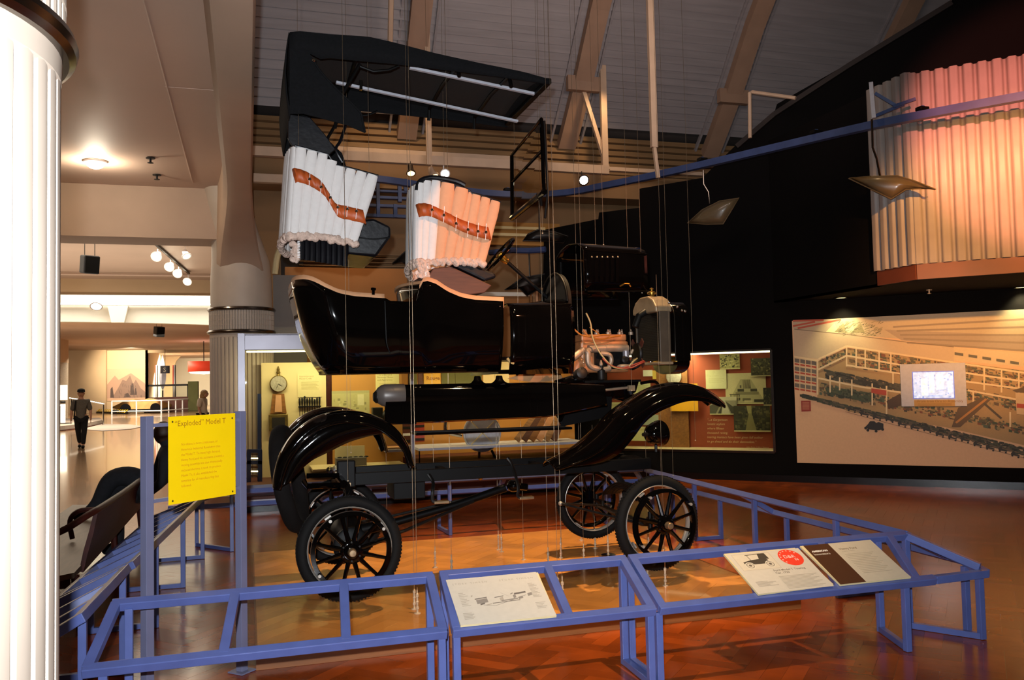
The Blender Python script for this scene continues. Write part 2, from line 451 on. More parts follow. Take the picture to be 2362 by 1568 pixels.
# ---- the low wooden platform under the car
pl = thing('display_platform', 'low wooden herringbone platform under the hanging car parts', 'platform', (PX0, PY0, 0))
MB().bb((PX0, PY0, 0.001), (PX1, PY1, PTOP - 0.006)).build('base', 'platform_side', pl, smooth=0)
for a, b in (((PX0, PY0 - 0.012, 0.001), (PX1, PY0, PTOP + 0.002)), ((PX0 - 0.012, PY0 - 0.012, 0.001), (PX0, PY1, PTOP + 0.002)), ((PX1, PY0 - 0.012, 0.001), (PX1 + 0.012, PY1, PTOP + 0.002))):
    MB().bb(a, b).build('edge_board', 'platform_side', pl, smooth=0)
for p in herring(PX0, PX1, PY0, PY1, 0.115, 4, PI / 4):
    plank_obj(p, PTOP - 0.006, PTOP + random.uniform(-0.0003, 0.0003), 'platform_wood', pl)

# ---- columns
def column(name, label, cx, cy, r, ribs):
    t = thing(name, label, 'column', (cx, cy, 0))
    def fluted(z0, z1, r, n, dep, name, gap=0.2):
        prof = []
        for k in range(n):
            a = 2 * PI * k / n; w = 2 * PI / n
            for f, d in ((0.0, dep), (gap * 0.5, dep), (gap, 0), (0.5 + gap / 2, -dep * 0.12), (0.999, 0)):
                prof.append((a + w * f, r - d))
        b = MB(); b.loft([[(cx + q * math.cos(a), cy + q * math.sin(a), z) for a, q in prof] for z in (z0, z1)])
        return b.build(name, 'column_paint', t, smooth=20)
    def ring(z, rr, th, m='nickel_dark'):
        b = MB(); b.lathe([(rr + th * math.cos(q), th * math.sin(q)) for q in [2 * PI * k / 10 for k in range(10)]], (cx, cy, z), n=64, loop=True)
        return b.build('ring', m, t)
    b = MB(); b.lathe([(r + 0.10, 0.0), (r + 0.10, 0.12), (r + 0.05, 0.14), (r + 0.05, 0.2), (r, 0.22)], (cx, cy, 0.001), n=48); b.build('plinth', 'column_paint', t)
    fluted(0.2, 2.585, r, ribs, 0.026, 'shaft', 0.3)
    b = MB(); b.lathe([(r - 0.02, 2.50), (r + 0.004, 2.53), (r + 0.006, 2.60)], (cx, cy, 0), n=64); b.build('neck', 'column_paint', t)
    ring(2.615, r + 0.012, 0.032)
    fluted(2.64, 2.955, r + 0.012, int(ribs * 1.7), 0.018, 'capital_band', 0.4)
    for z in (2.72, 2.80, 2.88):
        ring(z, r + 0.012, 0.004, 'column_paint')
    ring(2.97, r + 0.012, 0.03)
    return t
nearc = column('fluted_column', 'white flash-lit fluted column filling the left edge', -0.95, 2.33, 0.505, 44)
MB().lathe([(0.47, 2.97), (0.47, 3.6), (0.52, 4.2), (0.7, 4.8), (0.9, 5.2)], (-0.95, 2.33, 0), n=48).build('flared_head', 'column_paint', nearc)
CX, CY = -0.08, 14.35
farc = column('fluted_column', 'tan fluted column with bright banded collar behind the yellow sign', CX, CY, 0.48, 44)
rings = []
for z, xl, xr, yd, rc in ((2.96, 0.47, 0.47, 0.47, 1.0), (3.45, 0.47, 0.46, 0.47, 1.0), (3.75, 0.45, 0.43, 0.47, 0.9), (4.0, 0.45, 0.34, 0.47, 0.75), (4.25, 0.47, 0.25, 0.5, 0.6), (4.5, 0.50, 0.18, 0.55, 0.45), (4.75, 0.54, 0.15, 0.62, 0.35), (5.05, 0.6, 0.15, 0.7, 0.3)):
    ring = []
    for k in range(40):
        a = 2 * PI * k / 40; e = 2 / (1 + rc) if rc < 1 else 1.0
        cxx, syy = math.cos(a), math.sin(a); ex = 0.35 + 0.65 * rc
        x = math.copysign(abs(cxx) ** ex, cxx); y = math.copysign(abs(syy) ** ex, syy)
        ring.append((CX + x * (xr if x > 0 else xl), CY + y * yd, z))
    rings.append(ring)
MB().loft(rings).build('flared_head', 'column_paint', farc, smooth=50)

# ---- aisle ceiling and its beams
ce = MB(); ce.bb((-32, -4, 4.82), (-0.27, 27.6, 5.3)); ceiling = struct(ce.build('ceiling', 'ceiling_paint', smooth=0))
MB().tube([(-0.76, y, 4.815) for y in (0, 5, 10, 13.6)] , 0.012, 6).build('conduit', 'ceiling_paint', ceiling)
MB().bb((-0.78, 9.3, 4.814), (-0.28, 9.32, 4.82)).build('ceiling_seam', 'ceiling_paint', ceiling, smooth=0)
# long beam on the hall side, arched down to the column
n = 44
rings = []
for i in range(n + 1):
    y = -3.5 + (14.1 + 3.5) * i / n; f = max(0, min(1, (y - 10.8) / 3.3)); cv = 1 - math.sqrt(max(0, 1 - f * f))
    zb = 4.22 - 0.75 * cv; xl_, xr2 = -0.27 - 0.18 * f * f, 0.07 + 0.2 * cv
    rings.append([(xl_, y, 5.2), (xl_, y, zb + 0.16), (xl_ + .05, y, zb + 0.05), (xl_ + .15, y, zb), (xr2 - .02, y, zb), (xr2, y, zb + 0.04), (0.07, y, zb + 0.5), (0.07, y, 12.0), (-0.27, y, 12.0)])
struct(MB().loft(rings).build('trim_1', 'beam_paint', smooth=30))
struct(MB().bb((-32, 14.0, 4.04), (-0.3, 14.75, 4.9)).build('trim_2', 'beam_paint', smooth=0))
struct(MB().bb((-32, 26.0, 4.46), (3, 26.8, 5.3)).build('trim_3', 'far_wall', smooth=0))
# bright roof-light bay beyond and its lit arch face
pts = []
for i in range(17):
    x = -32 + 34 * i / 16; pts.append((x, 40.0, 4.45 + 0.22 * (1 - ((x + 9) / 9) ** 2 if abs(x + 9) < 9 else 0)))
struct(MB().prism(pts + [(2, 40, 9.6), (-32, 40, 9.6)], (0, 0.5, 0)).build('trim_4', 'far_white', smooth=0))
lt = thing('cove_light_strip', 'long white strip light below the bright far arch', 'light', (-7, 39.7, 5.3))
MB().bb((-11.0, 39.65, 5.33), (-0.5, 39.85, 5.42)).build('housing', 'lamp_white', lt, smooth=0)
MB().bb((-11.0, 39.63, 5.345), (-0.5, 39.65, 5.405)).build('tube', 'glow_white', lt, smooth=0)
for x in (-9.4, -5.2): MB().prism([(x - .25, 39.99, 4.6), (x + .25, 39.99, 4.6), (x + .4, 39.99, 5.3), (x - .4, 39.99, 5.3)], (0, -0.4, 0)).build('bracket', 'far_white', lt, smooth=0)
ce2 = MB(); ce2.bb((-32, 40.5, 5.0), (3, 110, 5.4)); struct(ce2.build('ceiling_far', 'ceiling_paint', smooth=0))
# ---- far hall walls
# left silver wall with a service door
WL = -10.9
wl = struct(MB().bb((WL - 0.4, 27.8, 0), (WL, 61, 5.0)).build('wall_left', 'silver_wall', smooth=0))
MB().bb((WL - 0.05, 27.8, 3.55), (WL + 0.01, 61, 5.0)).build('frieze', 'far_wall', wl, smooth=0)
wf = struct(MB().bb((-32, 98, 0), (3, 98.5, 9)).build('wall_far', 'far_white', smooth=0))
z1 = S(300, 795, 76).z
struct(MB().bb((-32, 76.0, z1), (3, 76.4, 5.6)).build('trim_5', 'far_wall', smooth=0))
x1_ = S(244, 850, 76).x
struct(MB().bb((-14, 76.0, 0), (x1_, 76.4, z1)).build('trim_6', 'far_wall', smooth=0))
x2_ = S(341, 850, 77).x
struct(MB().bb((x1_ - 1, 77.0, 0), (x2_, 77.4, 5.6)).build('wall_picture', 'far_wall', smooth=0))
struct(MB().bb((x2_ - .3, 77, 0), (x2_, 98, 5.6)).build('wall_side', 'far_white', smooth=0))
struct(MB().bb((x2_, 77.0, S(400, 813, 77).z), (3, 77.4, 5.6)).build('trim_7', 'far_wall', smooth=0))
# arched bright niche seen under the header
b = MB(); xn0, xn1 = S(398, 850, 92).x, S(420, 820, 92).x; zn = S(430, 818, 92).z
b.prism([(x2_, 92, 0), (xn0, 92, 0), (xn0, 92, zn - 1.6), (xn0 + .35, 92, zn - .6), (xn1, 92, zn), (3, 92, zn + .1), (3, 92, 8), (x2_, 92, 8)], (0, 0.4, 0))
struct(b.build('trim_8', 'far_wall', smooth=0))

# ---- hall back wall, steelwork and the slatted vault above it
wb = struct(MB().bb((-0.2, 15.7, 0), (16, 16.1, 6.05)).build('wall_back', 'brown_wall', smooth=0))
RIBX = (-0.2, 2.75, 5.8, 8.85, 11.9, 14.95)
PROF = [(15.25, 6.28), (15.0, 6.52), (14.3, 7.25), (13.5, 8.22), (12.5, 9.2), (11.2, 10.15), (9.7, 10.9), (8.0, 11.4)]
def vault(t):
    i = min(int(t), len(PROF) - 2); f = t - i
    return PROF[i][0] + (PROF[i + 1][0] - PROF[i][0]) * f, PROF[i][1] + (PROF[i + 1][1] - PROF[i][1]) * f
VL = [0.0]
for a, b_ in zip(PROF, PROF[1:]): VL.append(VL[-1] + math.hypot(b_[0] - a[0], b_[1] - a[1]))
def vaults(s):
    for i in range(len(PROF) - 1):
        if s <= VL[i + 1] or i == len(PROF) - 2:
            f = (s - VL[i]) / (VL[i + 1] - VL[i]); a, b_ = PROF[i], PROF[i + 1]
            return a[0] + (b_[0] - a[0]) * f, a[1] + (b_[1] - a[1]) * f
va = struct(MB().loft([[(x, y + 0.1, z + 0.05) for y, z in PROF] for x in (-0.2, 16)], cap=False, wrap=False).build('ceiling_vault', 'vault_back', solid=0.02))
for bi in range(5):
    x0, x1 = RIBX[bi] + (0.28 if bi == 0 else 0.11), RIBX[bi + 1] - 0.11
    s = 0.36; step = 0.165 if bi == 0 else 0.135
    while s < 5.2:
        y, z = vaults(s); y2, z2 = vaults(s + step)
        d = V((0, y2 - y, z2 - z)).normalized(); nrm = V((0, d.z, -d.y)) * -1
        if nrm.y > 0: nrm = -nrm
        a = V((0, y, z)) + nrm * (0.075 if bi == 0 else 0.032); c = V((0, y, z)) + d * (step * 0.98) + nrm * 0.008
        b = MB(); b.add([(x0, a.y, a.z), (x1, a.y, a.z), (x1, c.y, c.z), (x0, c.y, c.z), (x0, a.y, a.z) , (x1, a.y, a.z)][:4] + [(x0, y, z), (x1, y, z), (x1, c.y + 0.02, c.z), (x0, c.y + 0.02, c.z)],
                        [(0, 1, 2, 3), (7, 6, 5, 4), (0, 4, 5, 1), (2, 6, 7, 3), (0, 3, 7, 4), (1, 5, 6, 2)])
        b.build('slat', 'louvre', va, smooth=0)
        s += step
for x in RIBX[1:]:
    b = MB(); b.loft([[(x - 0.17, y - .02, z - .02), (x + 0.17, y - .02, z - .02), (x + 0.17, y - 0.1, z - 0.17), (x - 0.17, y - 0.1, z - 0.17)] for y, z in PROF]); b.build('rib', 'rib_paint', va, smooth=0)
    for dx in (-0.30, 0.30):
        MB().loft([[(x + dx - 0.02, y, z), (x + dx + 0.02, y, z), (x + dx + 0.02, y - 0.03, z - 0.06), (x + dx - 0.02, y - 0.03, z - 0.06)] for y, z in PROF]).build('edge_strip', 'louvre', va, smooth=0)
    y, z = vaults(1.25)
    b = MB(); b.box((x, y - 0.12, z - 0.12), (0.62, 0.12, 0.26)); b.build('gusset', 'rib_paint', va, smooth=0)
# tan louvred band at the foot of the vault
for k in range(6):
    z = 5.66 + k * 0.125
    MB().prism([(-0.1, 15.30, z), (-0.1, 15.18, z + 0.02), (-0.1, 15.22, z + 0.115), (-0.1, 15.30, z + 0.115)], (16, 0, 0)).build('slat', 'louvre_tan', wb, smooth=0)
MB().bb((-0.1, 15.3, 5.3), (16, 15.7, 6.5)).build('slat_backing', 'louvre_tan', wb, smooth=0)
MB().bb((-0.1, 15.1, 5.2), (16, 15.7, 5.64)).build('ledge', 'brown_wall', wb, smooth=0)
# horizontal steel beams in front of the wall, with hangers
def hz(name, px0, py0, px1, py1, Y, h, label):
    a, b_ = S(px0, py0, Y), S(px1, py1, Y); z = (a.z + b_.z) / 2
    return tag(MB().bb((a.x, Y - 0.06, z - h / 2), (b_.x, Y + 0.06, z + h / 2)).build(name, 'steel_cream', smooth=0), label, 'steel beam')
hz('steel_beam', 568, 350, 1402, 391, 14.2, 0.15, 'cream steel beam crossing the hall below the louvred band')
hz('steel_beam', 584, 412, 702, 415, 14.8, 0.14, 'short cream steel beam beside the column, left of the white seat back')
hz('steel_beam', 1402, 395, 1620, 398, 14.6, 0.07, 'thin cream rail running on towards the black wall')
hz('steel_beam', 700, 350, 1180, 360, 15.05, 0.10, 'pale steel rail on the tan wall behind the hanging seats')
def rod(px, y0, y1, Y, w, label, m='steel_cream', dpx=0):
    a, b_ = S(px, y0, Y), S(px + dpx, y1, Y)
    return tag(MB().bar(a, b_, w, w, (0, 1, 0)).build('hanger_post', m, smooth=0), label, 'steel post')
a = S(1396, 400, 14.2)
tag(MB().bar(a, (a.x, a.y, 9.5), 0.11, 0.08, (0, 1, 0)).build('hanger_post', 'steel_cream', smooth=0), 'cream steel post hanging from the vault beside the braced rib', 'steel post')
a = S(1509, 340, 12.0)
hp = thing('hanger_post', 'cream square post ending in mid air above the blue track', 'steel post', tuple(a))
MB().bar(a, (a.x, a.y, 9.5), 0.10, 0.07, (0, 1, 0)).build('post', 'steel_cream', hp, smooth=0)
MB().bar(a, S(1518, 410, 12.0), 0.05, 0.05, (0, 1, 0)).build('drop_rod', 'steel_cream', hp, smooth=0)
a, b_ = S(1336, 180, 14.35), S(1402, 392, 14.2)
tag(MB().bar(a, b_, 0.07, 0.07, (0, 1, 0)).build('brace', 'steel_cream', smooth=0), 'slanting steel brace from the vault rib down to the post', 'brace')
tag(MB().tube([S(900, 95, 13.6), S(903, -60, 13.0)], 0.045, 8).build('pipe', 'steel_cream'), 'tan vertical pipe above the black folding top', 'pipe')
a = S(990, 380, 14.0)
tag(MB().bar(a, (a.x, a.y, 9.4), 0.09, 0.06, (0, 1, 0)).build('hanger_post', 'steel_cream', smooth=0), 'cream post standing just left of the front seat back', 'steel post')
tag(MB().tube([S(1730, 318, 12.2), S(1729, 214, 12.2), S(1735, 212, 12.2), S(1835, 226, 11.6)], 0.03, 8).build('pipe', 'steel_cream'), 'bent cream pipe at the edge of the black wall', 'pipe')
tag(MB().bb(S(1103, 390, 15.4), S(1111, 440, 15.5) + V((0, .05, 0))).build('hanger_strap', 'black_satin', smooth=0), 'short black strap hanging over the blue track', 'strap')
# partition walls behind the cases
p0, p1 = S(700, 616, 14.9), S(938, 616, 14.9)
struct(MB().bb((p0.x - 0.3, 14.9, 0), (p1.x, 15.05, p0.z)).build('wall_partition', 'orange_wall', smooth=0))
p0 = S(630, 634, 14.6); p1 = S(692, 634, 14.6)
struct(MB().bb((p0.x, 14.6, 0), (p1.x + .1, 14.75, p0.z)).build('wall_grey', 'grey_panel', smooth=0))
p0, p1 = S(1110, 683, 15.3), S(1222, 690, 15.3)
struct(MB().bb((2.6, 15.3, 0), (p1.x + 0.05, 15.42, p0.z)).build('wall_low', 'orange_wall', smooth=0))
MB().bb((p0.x - 1.2, 15.22, p0.z), (p1.x + 0.05, 15.45, p0.z + 0.07)).build('capping', 'far_white', bpy.data.objects['wall_low'], smooth=0)
p0, p1 = S(1222, 664, 15.2), S(1256, 700, 15.2)
wd = bpy.data.objects['wall_low']
for k in range(5):
    x = p0.x + (p1.x - p0.x) * k / 5
    MB().bb((x, 15.2, p1.z - 0.6), (x + (p1.x - p0.x) / 5 - 0.01, 15.25, p0.z)).build('board', ('oak', 'old_wood', 'tan_lining')[k % 3], wd, smooth=0)
# yellow lit room beyond, between the seats and the black wall
p0, p1 = S(1128, 512, 15.65), S(1256, 568, 15.65)
MB().bb((p0.x, 15.6, p1.z), (p1.x + .3, 15.69, p0.z)).build('lit_opening', 'orange_panel', wb, smooth=0)
for yy in (525, 541):
    a, b_ = S(1128, yy, 15.55), S(1256, yy, 15.55); MB().bb((a.x, 15.5, a.z - .02), (b_.x, 15.58, a.z + .03)).build('lit_beam', 'cream_panel', wb, smooth=0)
# dark doorway shapes on the back wall
p0, p1 = S(648, 560, 15.6), S(700, 640, 15.6)
MB().bb((p0.x, 15.6, p1.z), (p1.x, 15.69, p0.z)).build('dark_opening', 'dark_recess', wb, smooth=0)
for k in range(5):
    a, b_ = S(690, 585 + k * 9, 15.6), S(960, 585 + k * 9, 15.6); MB().bb((a.x, 15.58, a.z), (b_.x, 15.66, a.z + 0.015)).build('ledge', 'louvre_tan', wb, smooth=0)

# ---- the black 45 degree exhibit wall with its stepped, rising top
E1 = V((0.7071, -0.7071, 0)); NW = V((-0.7071, -0.7071, 0))
out = [PD(1255, 1098), PD(1255, 530), PD(1380, 505), PD(1382, 490), PD(1475, 479), PD(1475, 435), PD(1620, 410), PD(1700, 332), PD(1787, 257), PD(1792, 240), PD(1957, 146), PD(2196, 0), PD(2560, -260), PD(2560, 1140)]
for i in (0, -1): out[i].z = 0
# hole for the red showcase: build the wall in strips round it
cl, cr = PD(1380, 900), PD(1782, 900); zt, zb_ = PD(1780, 806).z, PD(1786, 1043).z
sl, sr = (cl - out[0]).dot(E1), (cr - out[0]).dot(E1)
def dp(s, z, off=0): return out[0].xy.to_3d() + E1 * s + NW * off + V((0, 0, z))
SEND = (out[-1] - out[0]).dot(E1)
dwall = struct(MB().prism([dp(0, zt)] + out[1:-1] + [dp(SEND, zt)], -NW * 0.3).build('wall_right', 'black_wall', smooth=0))
MB().prism([dp(0, 0), dp(0, zt), dp(sl, zt), dp(sl, 0)], -NW * 0.3).build('wall_panel', 'black_wall', dwall, smooth=0)
MB().prism([dp(sr, 0), dp(sr, zt), dp(SEND, zt), dp(SEND, 0)], -NW * 0.3).build('wall_panel', 'black_wall', dwall, smooth=0)
MB().prism([dp(sl, 0), dp(sl, zb_), dp(sr, zb_), dp(sr, 0)], -NW * 0.3).build('wall_panel', 'black_wall', dwall, smooth=0)
struct(MB().prism([dp(0, 0, 0.0), dp(SEND, 0, 0.0), dp(SEND, 0.11, 0.0), dp(0, 0.11, 0.0)], NW * 0.025).build('baseboard_right', 'black_base', smooth=0))
tr = [PD(1700, 332, .02), PD(1787, 257, .02), PD(1957, 146, .02), PD(2196, 0, .02)]
for a, b_ in zip(tr, tr[1:]): MB().bar(a - V((0, 0, .05)), b_ - V((0, 0, .05)), 0.08, 0.10, NW).build('edge_trim', 'dark_trim', dwall, smooth=0)
# soffit box that juts out over the mural, corrugated sheet on top of it
k0, k1, k2 = V((8.42, 10.0, 0)), V((8.42, 9.28, 0)), V((13.2, 4.5, 0))
back0, back1 = V((8.42, DWALL - 8.42, 0)), V((15.5, DWALL - 15.5, 0))
ZS = 2.97
b = MB(); b.prism([k0 + V((0, 0, ZS)), k1 + V((0, 0, ZS)), k2 + V((0, 0, ZS)), back1 + V((0, 0, ZS)), back0 + V((0, 0, ZS))], (0, 0, 0.03)); so = struct(b.build('ceiling_soffit', 'black_wall', smooth=0))
b = MB(); b.prism([back0 + V((0, 0, ZS)), k0 + V((0, 0, ZS)), k0 + V((0, 0, 5.7)), back0 + V((0, 0, 5.7))], (0.1, 0, 0)); b.build('side_wall', 'black_wall', so, smooth=0)
for a, b_ in ((k0, k1), (k1, k2)):
    MB().bar(a + V((0, 0, ZS + 0.10)), b_ + V((0, 0, ZS + 0.10)), 0.06, 0.2).build('fascia', 'redbrown', so, smooth=0)
def corrugate(a, b_, z0, z1, label):
    d = (b_ - a); L = d.length; d.normalize(); nn = V((d.y, -d.x, 0)); pitch = 0.165; per = 12
    n_ = int(L / pitch * per); lo = []
    for i in range(n_ + 1):
        u = i * pitch / per; ph = (i % per) / per
        w = 0.036 * max(-1, min(1, 2.6 * (math.sin(2 * PI * ph) + 0.35)))
        lo.append(a + d * u + nn * w)
    b = MB(); b.loft([[p + V((0, 0, z0)) for p in lo], [p + V((0, 0, z1)) for p in lo]], cap=False, wrap=False)
    return tag(b.build('corrugated_sheet', 'corrugated', smooth=60, solid=0.004), label, 'corrugated sheet')
corrugate(k0 + V((-.05, 0, 0)), k1 + V((-.05, -.05, 0)), ZS + 0.2, 5.72, 'narrow corrugated metal sheet at the left turn of the lit wall')
corrugate(k1 + V((-.03, -.02, 0)), k2 + V((-.03, 0, 0)), ZS + 0.2, 5.70, 'wide corrugated metal sheet lit pink and orange')
for px, py, lab in ((1940, 686, 'small square downlight over the left end of the factory mural'), (2355, 662, 'small square downlight over the right side of the factory mural')):
    p = PZ(px, py, ZS)
    t = thing('downlight', lab, 'light', tuple(p))
    MB().lathe([(0.11, 0), (0.11, -0.012), (0.085, -0.012), (0.085, 0)], p, n=24).build('rim', 'black_satin', t)
    MB().lathe([(0.085, -0.004), (0.085, -0.001)], p, n=24).build('lens', 'lamp_dim', t)
    spot('downlight_beam', p + V((0, 0, -.03)), (p.x + 0.25, p.y + 0.25, 1.5), 60, (1.0, 0.85, 0.45), 95, 0.9, 0.05)
p = PZ(2143, 668, ZS)
sp_ = thing('sprinkler', 'brass sprinkler head hanging from the soffit over the mural', 'sprinkler', tuple(p))
MB().lathe([(0.04, 0), (0.04, -.01), (0.012, -.012), (0.012, -.05), (0.03, -.055), (0.03, -.06), (0.004, -.065)], p, n=12).build('head', 'turnbuckle', sp_)

# ================================================================== THE HANGING CAR
YC = 7.18                                   # centre line of the car; forward is +x
def mir(y): return 2 * YC - y
# ---- wheels
def wheel(label, cx, yt, cz, out, steer=0.0):
    """tyre and rim drawn off the spoked wheel, which stands further out"""
    t = thing('wheel', label, 'wheel', (cx, yt, cz), 'road wheels of the hanging car')
    ax = V((math.sin(steer), out * math.cos(steer), 0)); c = V((cx, yt, cz)); R = 0.381
    b = MB(); b.lathe([(R - 0.047 + 0.047 * math.cos(q) * (1.0 if math.cos(q) > 0 else 0.75), 0.047 * math.sin(q)) for q in [2 * PI * k / 14 for k in range(14)]], c, ax, 56, loop=True)
    tyre = b.build('tyre', 'rubber', t, smooth=60)
    b = MB()
    for k in range(90):                        # tread blocks
        a = 2 * PI * k / 90; u = V((0, 0, 1)); w = ax.cross(u)
        for sd in (-1, 1):
            d = (u * math.cos(a + sd * 0.012) + w * math.sin(a + sd * 0.012))
            b.box(c + d * (R - 0.001) + ax * (sd * 0.012), (0.012, 0.02, 0.004), Matrix((w * math.cos(a) - u * math.sin(a), ax, d)).transposed())
    b.build('tread', 'rubber', tyre, smooth=0, kind='stuff')
    rr = R - 0.084
    b = MB(); b.lathe([(rr + .004, -.036), (rr + .008, -.034), (rr + .002, -.02), (rr - .002, 0), (rr + .002, .02), (rr + .008, .034), (rr + .004, .039), (rr - .004, .026), (rr - .007, 0), (rr - .004, -.026)], c, ax, 56, loop=True)
    b.build('rim', 'rim_steel', t)
    o = c + ax * 0.115; rf = rr - 0.012
    b = MB(); b.lathe([(rf, -.02), (rf, .02), (rf - .03, .022), (rf - .034, 0), (rf - .03, -.022)], o, ax, 48, loop=True); b.build('felloe', 'black_enamel', t)
    u = V((0, 0, 1)); w = ax.cross(u)
    for k in range(12):
        a = 2 * PI * (k + 0.5) / 12; d = u * math.cos(a) + w * math.sin(a)
        MB().tube([o + d * 0.045, o + d * 0.10, o + d * 0.17, o + d * (rf - 0.025)], [0.017, 0.016, 0.0135, 0.012], 8, flat=(1, 1.15)).build('spoke', 'black_enamel', t)
    b = MB(); b.lathe([(0.082, -.02), (0.082, .012), (0.07, .02), (0.055, .022), (0.05, .035), (0.04, .04), (0.036, .05)], o, ax, 28); hub = b.build('hub', 'black_enamel', t)
    for k in range(6):
        a = 2 * PI * k / 6; d = u * math.cos(a) + w * math.sin(a); MB().lathe([(.007, .012), (.007, .024)], o + d * .066, ax, 6).build('bolt', 'dark_iron', hub)
    MB().lathe([(0.03, .045), (0.03, .06), (0.027, .066), (0.027, .09), (0.022, .097), (0.004, .098)], o, ax, 16).build('hub_cap', 'hub_brass', hub)
    for k in range(4):
        a = 2 * PI * (k + 0.37) / 4; d = u * math.cos(a) + w * math.sin(a)
        l = MB(); l.box(c + d * (rr - 0.014) + ax * .03, (0.05, 0.03, 0.012), Matrix((w * math.cos(a) - u * math.sin(a), ax, d)).transposed()); lug = l.build('rim_lug', 'rim_steel', t)
        MB().lathe([(.008, 0), (.008, .03), (.012, .03), (.012, .04)], o + d * (rf - 0.014) + ax * .01, ax, 8).build('lug_nut', 'rim_steel', lug)
    MB().tube([c + ax * -0.02 + V((0, 0, -rr + 0.01)), c + ax * 0.0 + V((0, 0, -rr + 0.05))], 0.005, 6).build('valve', 'chrome', t)
    return t
wheel('near rear wheel, largest, standing lowest left beside the yellow sign', 0.70, 6.44, 0.567, -1)
wheel('near front wheel at the right, drawn off its tyre', 3.17, 6.46, 0.583, -1, 0.10)
wheel('far rear wheel partly hidden behind the near rear wheel', 0.78, 7.95, 0.54, 1)
wheel('far front wheel behind the axle, right of the centre', 3.29, 8.12, 0.555, 1, 0.02)

# ---- spare tyre seen edge on behind the rear fender
c = EYEP + ray(668, 1103) * 6.62
ax = (CAMR @ V((1, 0, 0))); ax = (ax * math.cos(0.20) - V((0, 0, 1)) * -math.sin(0.20)).normalized(); ax = (Matrix.Rotation(0.085, 3, 'Z') @ ax)
b = MB(); b.lathe([(0.365 + 0.052 * math.cos(q), 0.06 * math.sin(q)) for q in [2 * PI * k / 14 for k in range(14)]], c, ax, 56, loop=True)
tag(b.build('spare_tyre', 'old_rubber', smooth=60), 'bare dark tyre seen edge-on behind the near rear fender', 'tyre')

# ---- rear axle with torque tube, front axle
t = thing('rear_axle', 'black rear axle with torque tube and thin radius rods', 'axle', (0.76, YC, 0.55))
b = MB(); b.tube([(0.72, 6.52, .56), (0.73, 6.7, .56), (0.74, 7.0, .56), (0.75, 7.1, .56), (0.76, 7.2, .56), (0.76, 7.3, .56), (0.77, 7.4, .555), (0.78, 7.7, .55), (0.78, 7.88, .545)], [.035, .035, .045, .10, .135, .10, .045, .035, .035], 16); b.build('axle_housing', 'black_satin', t)
e1 = S(1165, 1125, 7.25)
MB().tube([(0.88, 7.2, .57), S(910, 1205, 7.2), S(1050, 1165, 7.22), e1], [.05, .033, .03, .036], 12).build('torque_tube', 'black_satin', t)
MB().tube([(0.76, 6.6, .53), S(935, 1223, 6.75), S(960, 1212, 6.8), S(1092, 1157, 7.1)], .013, 8).build('radius_rod', 'dark_iron', t)
MB().tube([(0.8, 7.75, .53), S(905, 1190, 7.6), S(1120, 1140, 7.35)], .013, 8).build('radius_rod', 'dark_iron', t)
for y in (6.56, 7.82):
    s_ = 1 if y > YC else -1
    MB().lathe([(0.135, 0), (0.135, .03), (0.12, .04), (.05, .045)], (0.73 + (.05 if s_ > 0 else 0), y - s_ * .05, .56), (0, s_, 0), 28).build('brake_drum', 'black_satin', t)
    MB().tube([(0.70, y + s_ * -.02, .62), (0.69, y, .78), (0.70, y, .9), (0.74, y - s_ * .06, .97)], .012, 8).build('spring_perch', 'black_satin', t)
# transverse rear spring
b = MB()
for k in range(4):
    w = 0.62 - k * 0.12; b.loft([[(0.70, YC + w * q, .95 + .12 * (1 - q * q) * w / .62 - .05 + k * .014), (0.75, YC + w * q, .95 + .12 * (1 - q * q) * w / .62 - .05 + k * .014), (0.75, YC + w * q, .962 + .12 * (1 - q * q) * w / .62 - .05 + k * .014), (0.70, YC + w * q, .962 + .12 * (1 - q * q) * w / .62 - .05 + k * .014)] for q in [i / 6 - 1 for i in range(13)]])
b.build('leaf_spring', 'black_satin', t, smooth=0)
t = thing('front_axle', 'black front axle with its spring between the front wheels', 'axle', (3.2, YC, 0.57))
fa = [(3.17, 6.50, .585), (3.17, 6.6, .585), (3.18, 6.66, .55), (3.19, 6.8, .53), (3.23, 7.5, .525), (3.26, 7.72, .53), (3.27, 7.85, .555), (3.28, 7.92, .56), (3.29, 8.05, .557)]
b = MB(); b.tube(fa, [.018, .02, .024, .024, .024, .024, .024, .02, .018], 10, flat=(1, 1.5)); b.build('axle_beam', 'black_satin', t)
for q in (V((3.16, 6.56, .585)), V((3.28, 7.99, .557))):
    MB().tube([q + V((0, 0, -.07)), q + V((0, 0, .07))], .02, 10).build('kingpin', 'black_satin', t)
rp = S(1293, 1161, 7.3)
for q in ((3.17, 6.70, .53), (3.27, 7.8, .54)): MB().tube([rp, q], .011, 8).build('wishbone', 'dark_iron', t)
MB().sph(rp, .02).build('wishbone_ball', 'rim_steel', t)
MB().tube([(3.10, 6.62, .56), (3.17, 7.85, .55)], .009, 8).build('tie_rod', 'dark_iron', t)
b = MB()
for k in range(5):
    w = 0.50 - k * 0.08
    pts = [(YC + w * q, .66 + .16 * (1 - q * q) * w / .5 + k * .012) for q in [i / 6 - 1 for i in range(13)]]
    b.loft([[(3.20, y, z), (3.25, y, z), (3.25, y, z + .01), (3.20, y, z + .01)] for y, z in pts])
b.build('leaf_spring', 'black_satin', t, smooth=0)
for s_ in (-1, 1): MB().tube([(3.22, YC + s_ * .5, .66), (3.23, YC + s_ * .54, .60), (3.22, YC + s_ * .52, .55)], .012, 8).build('shackle', 'dark_iron', t)

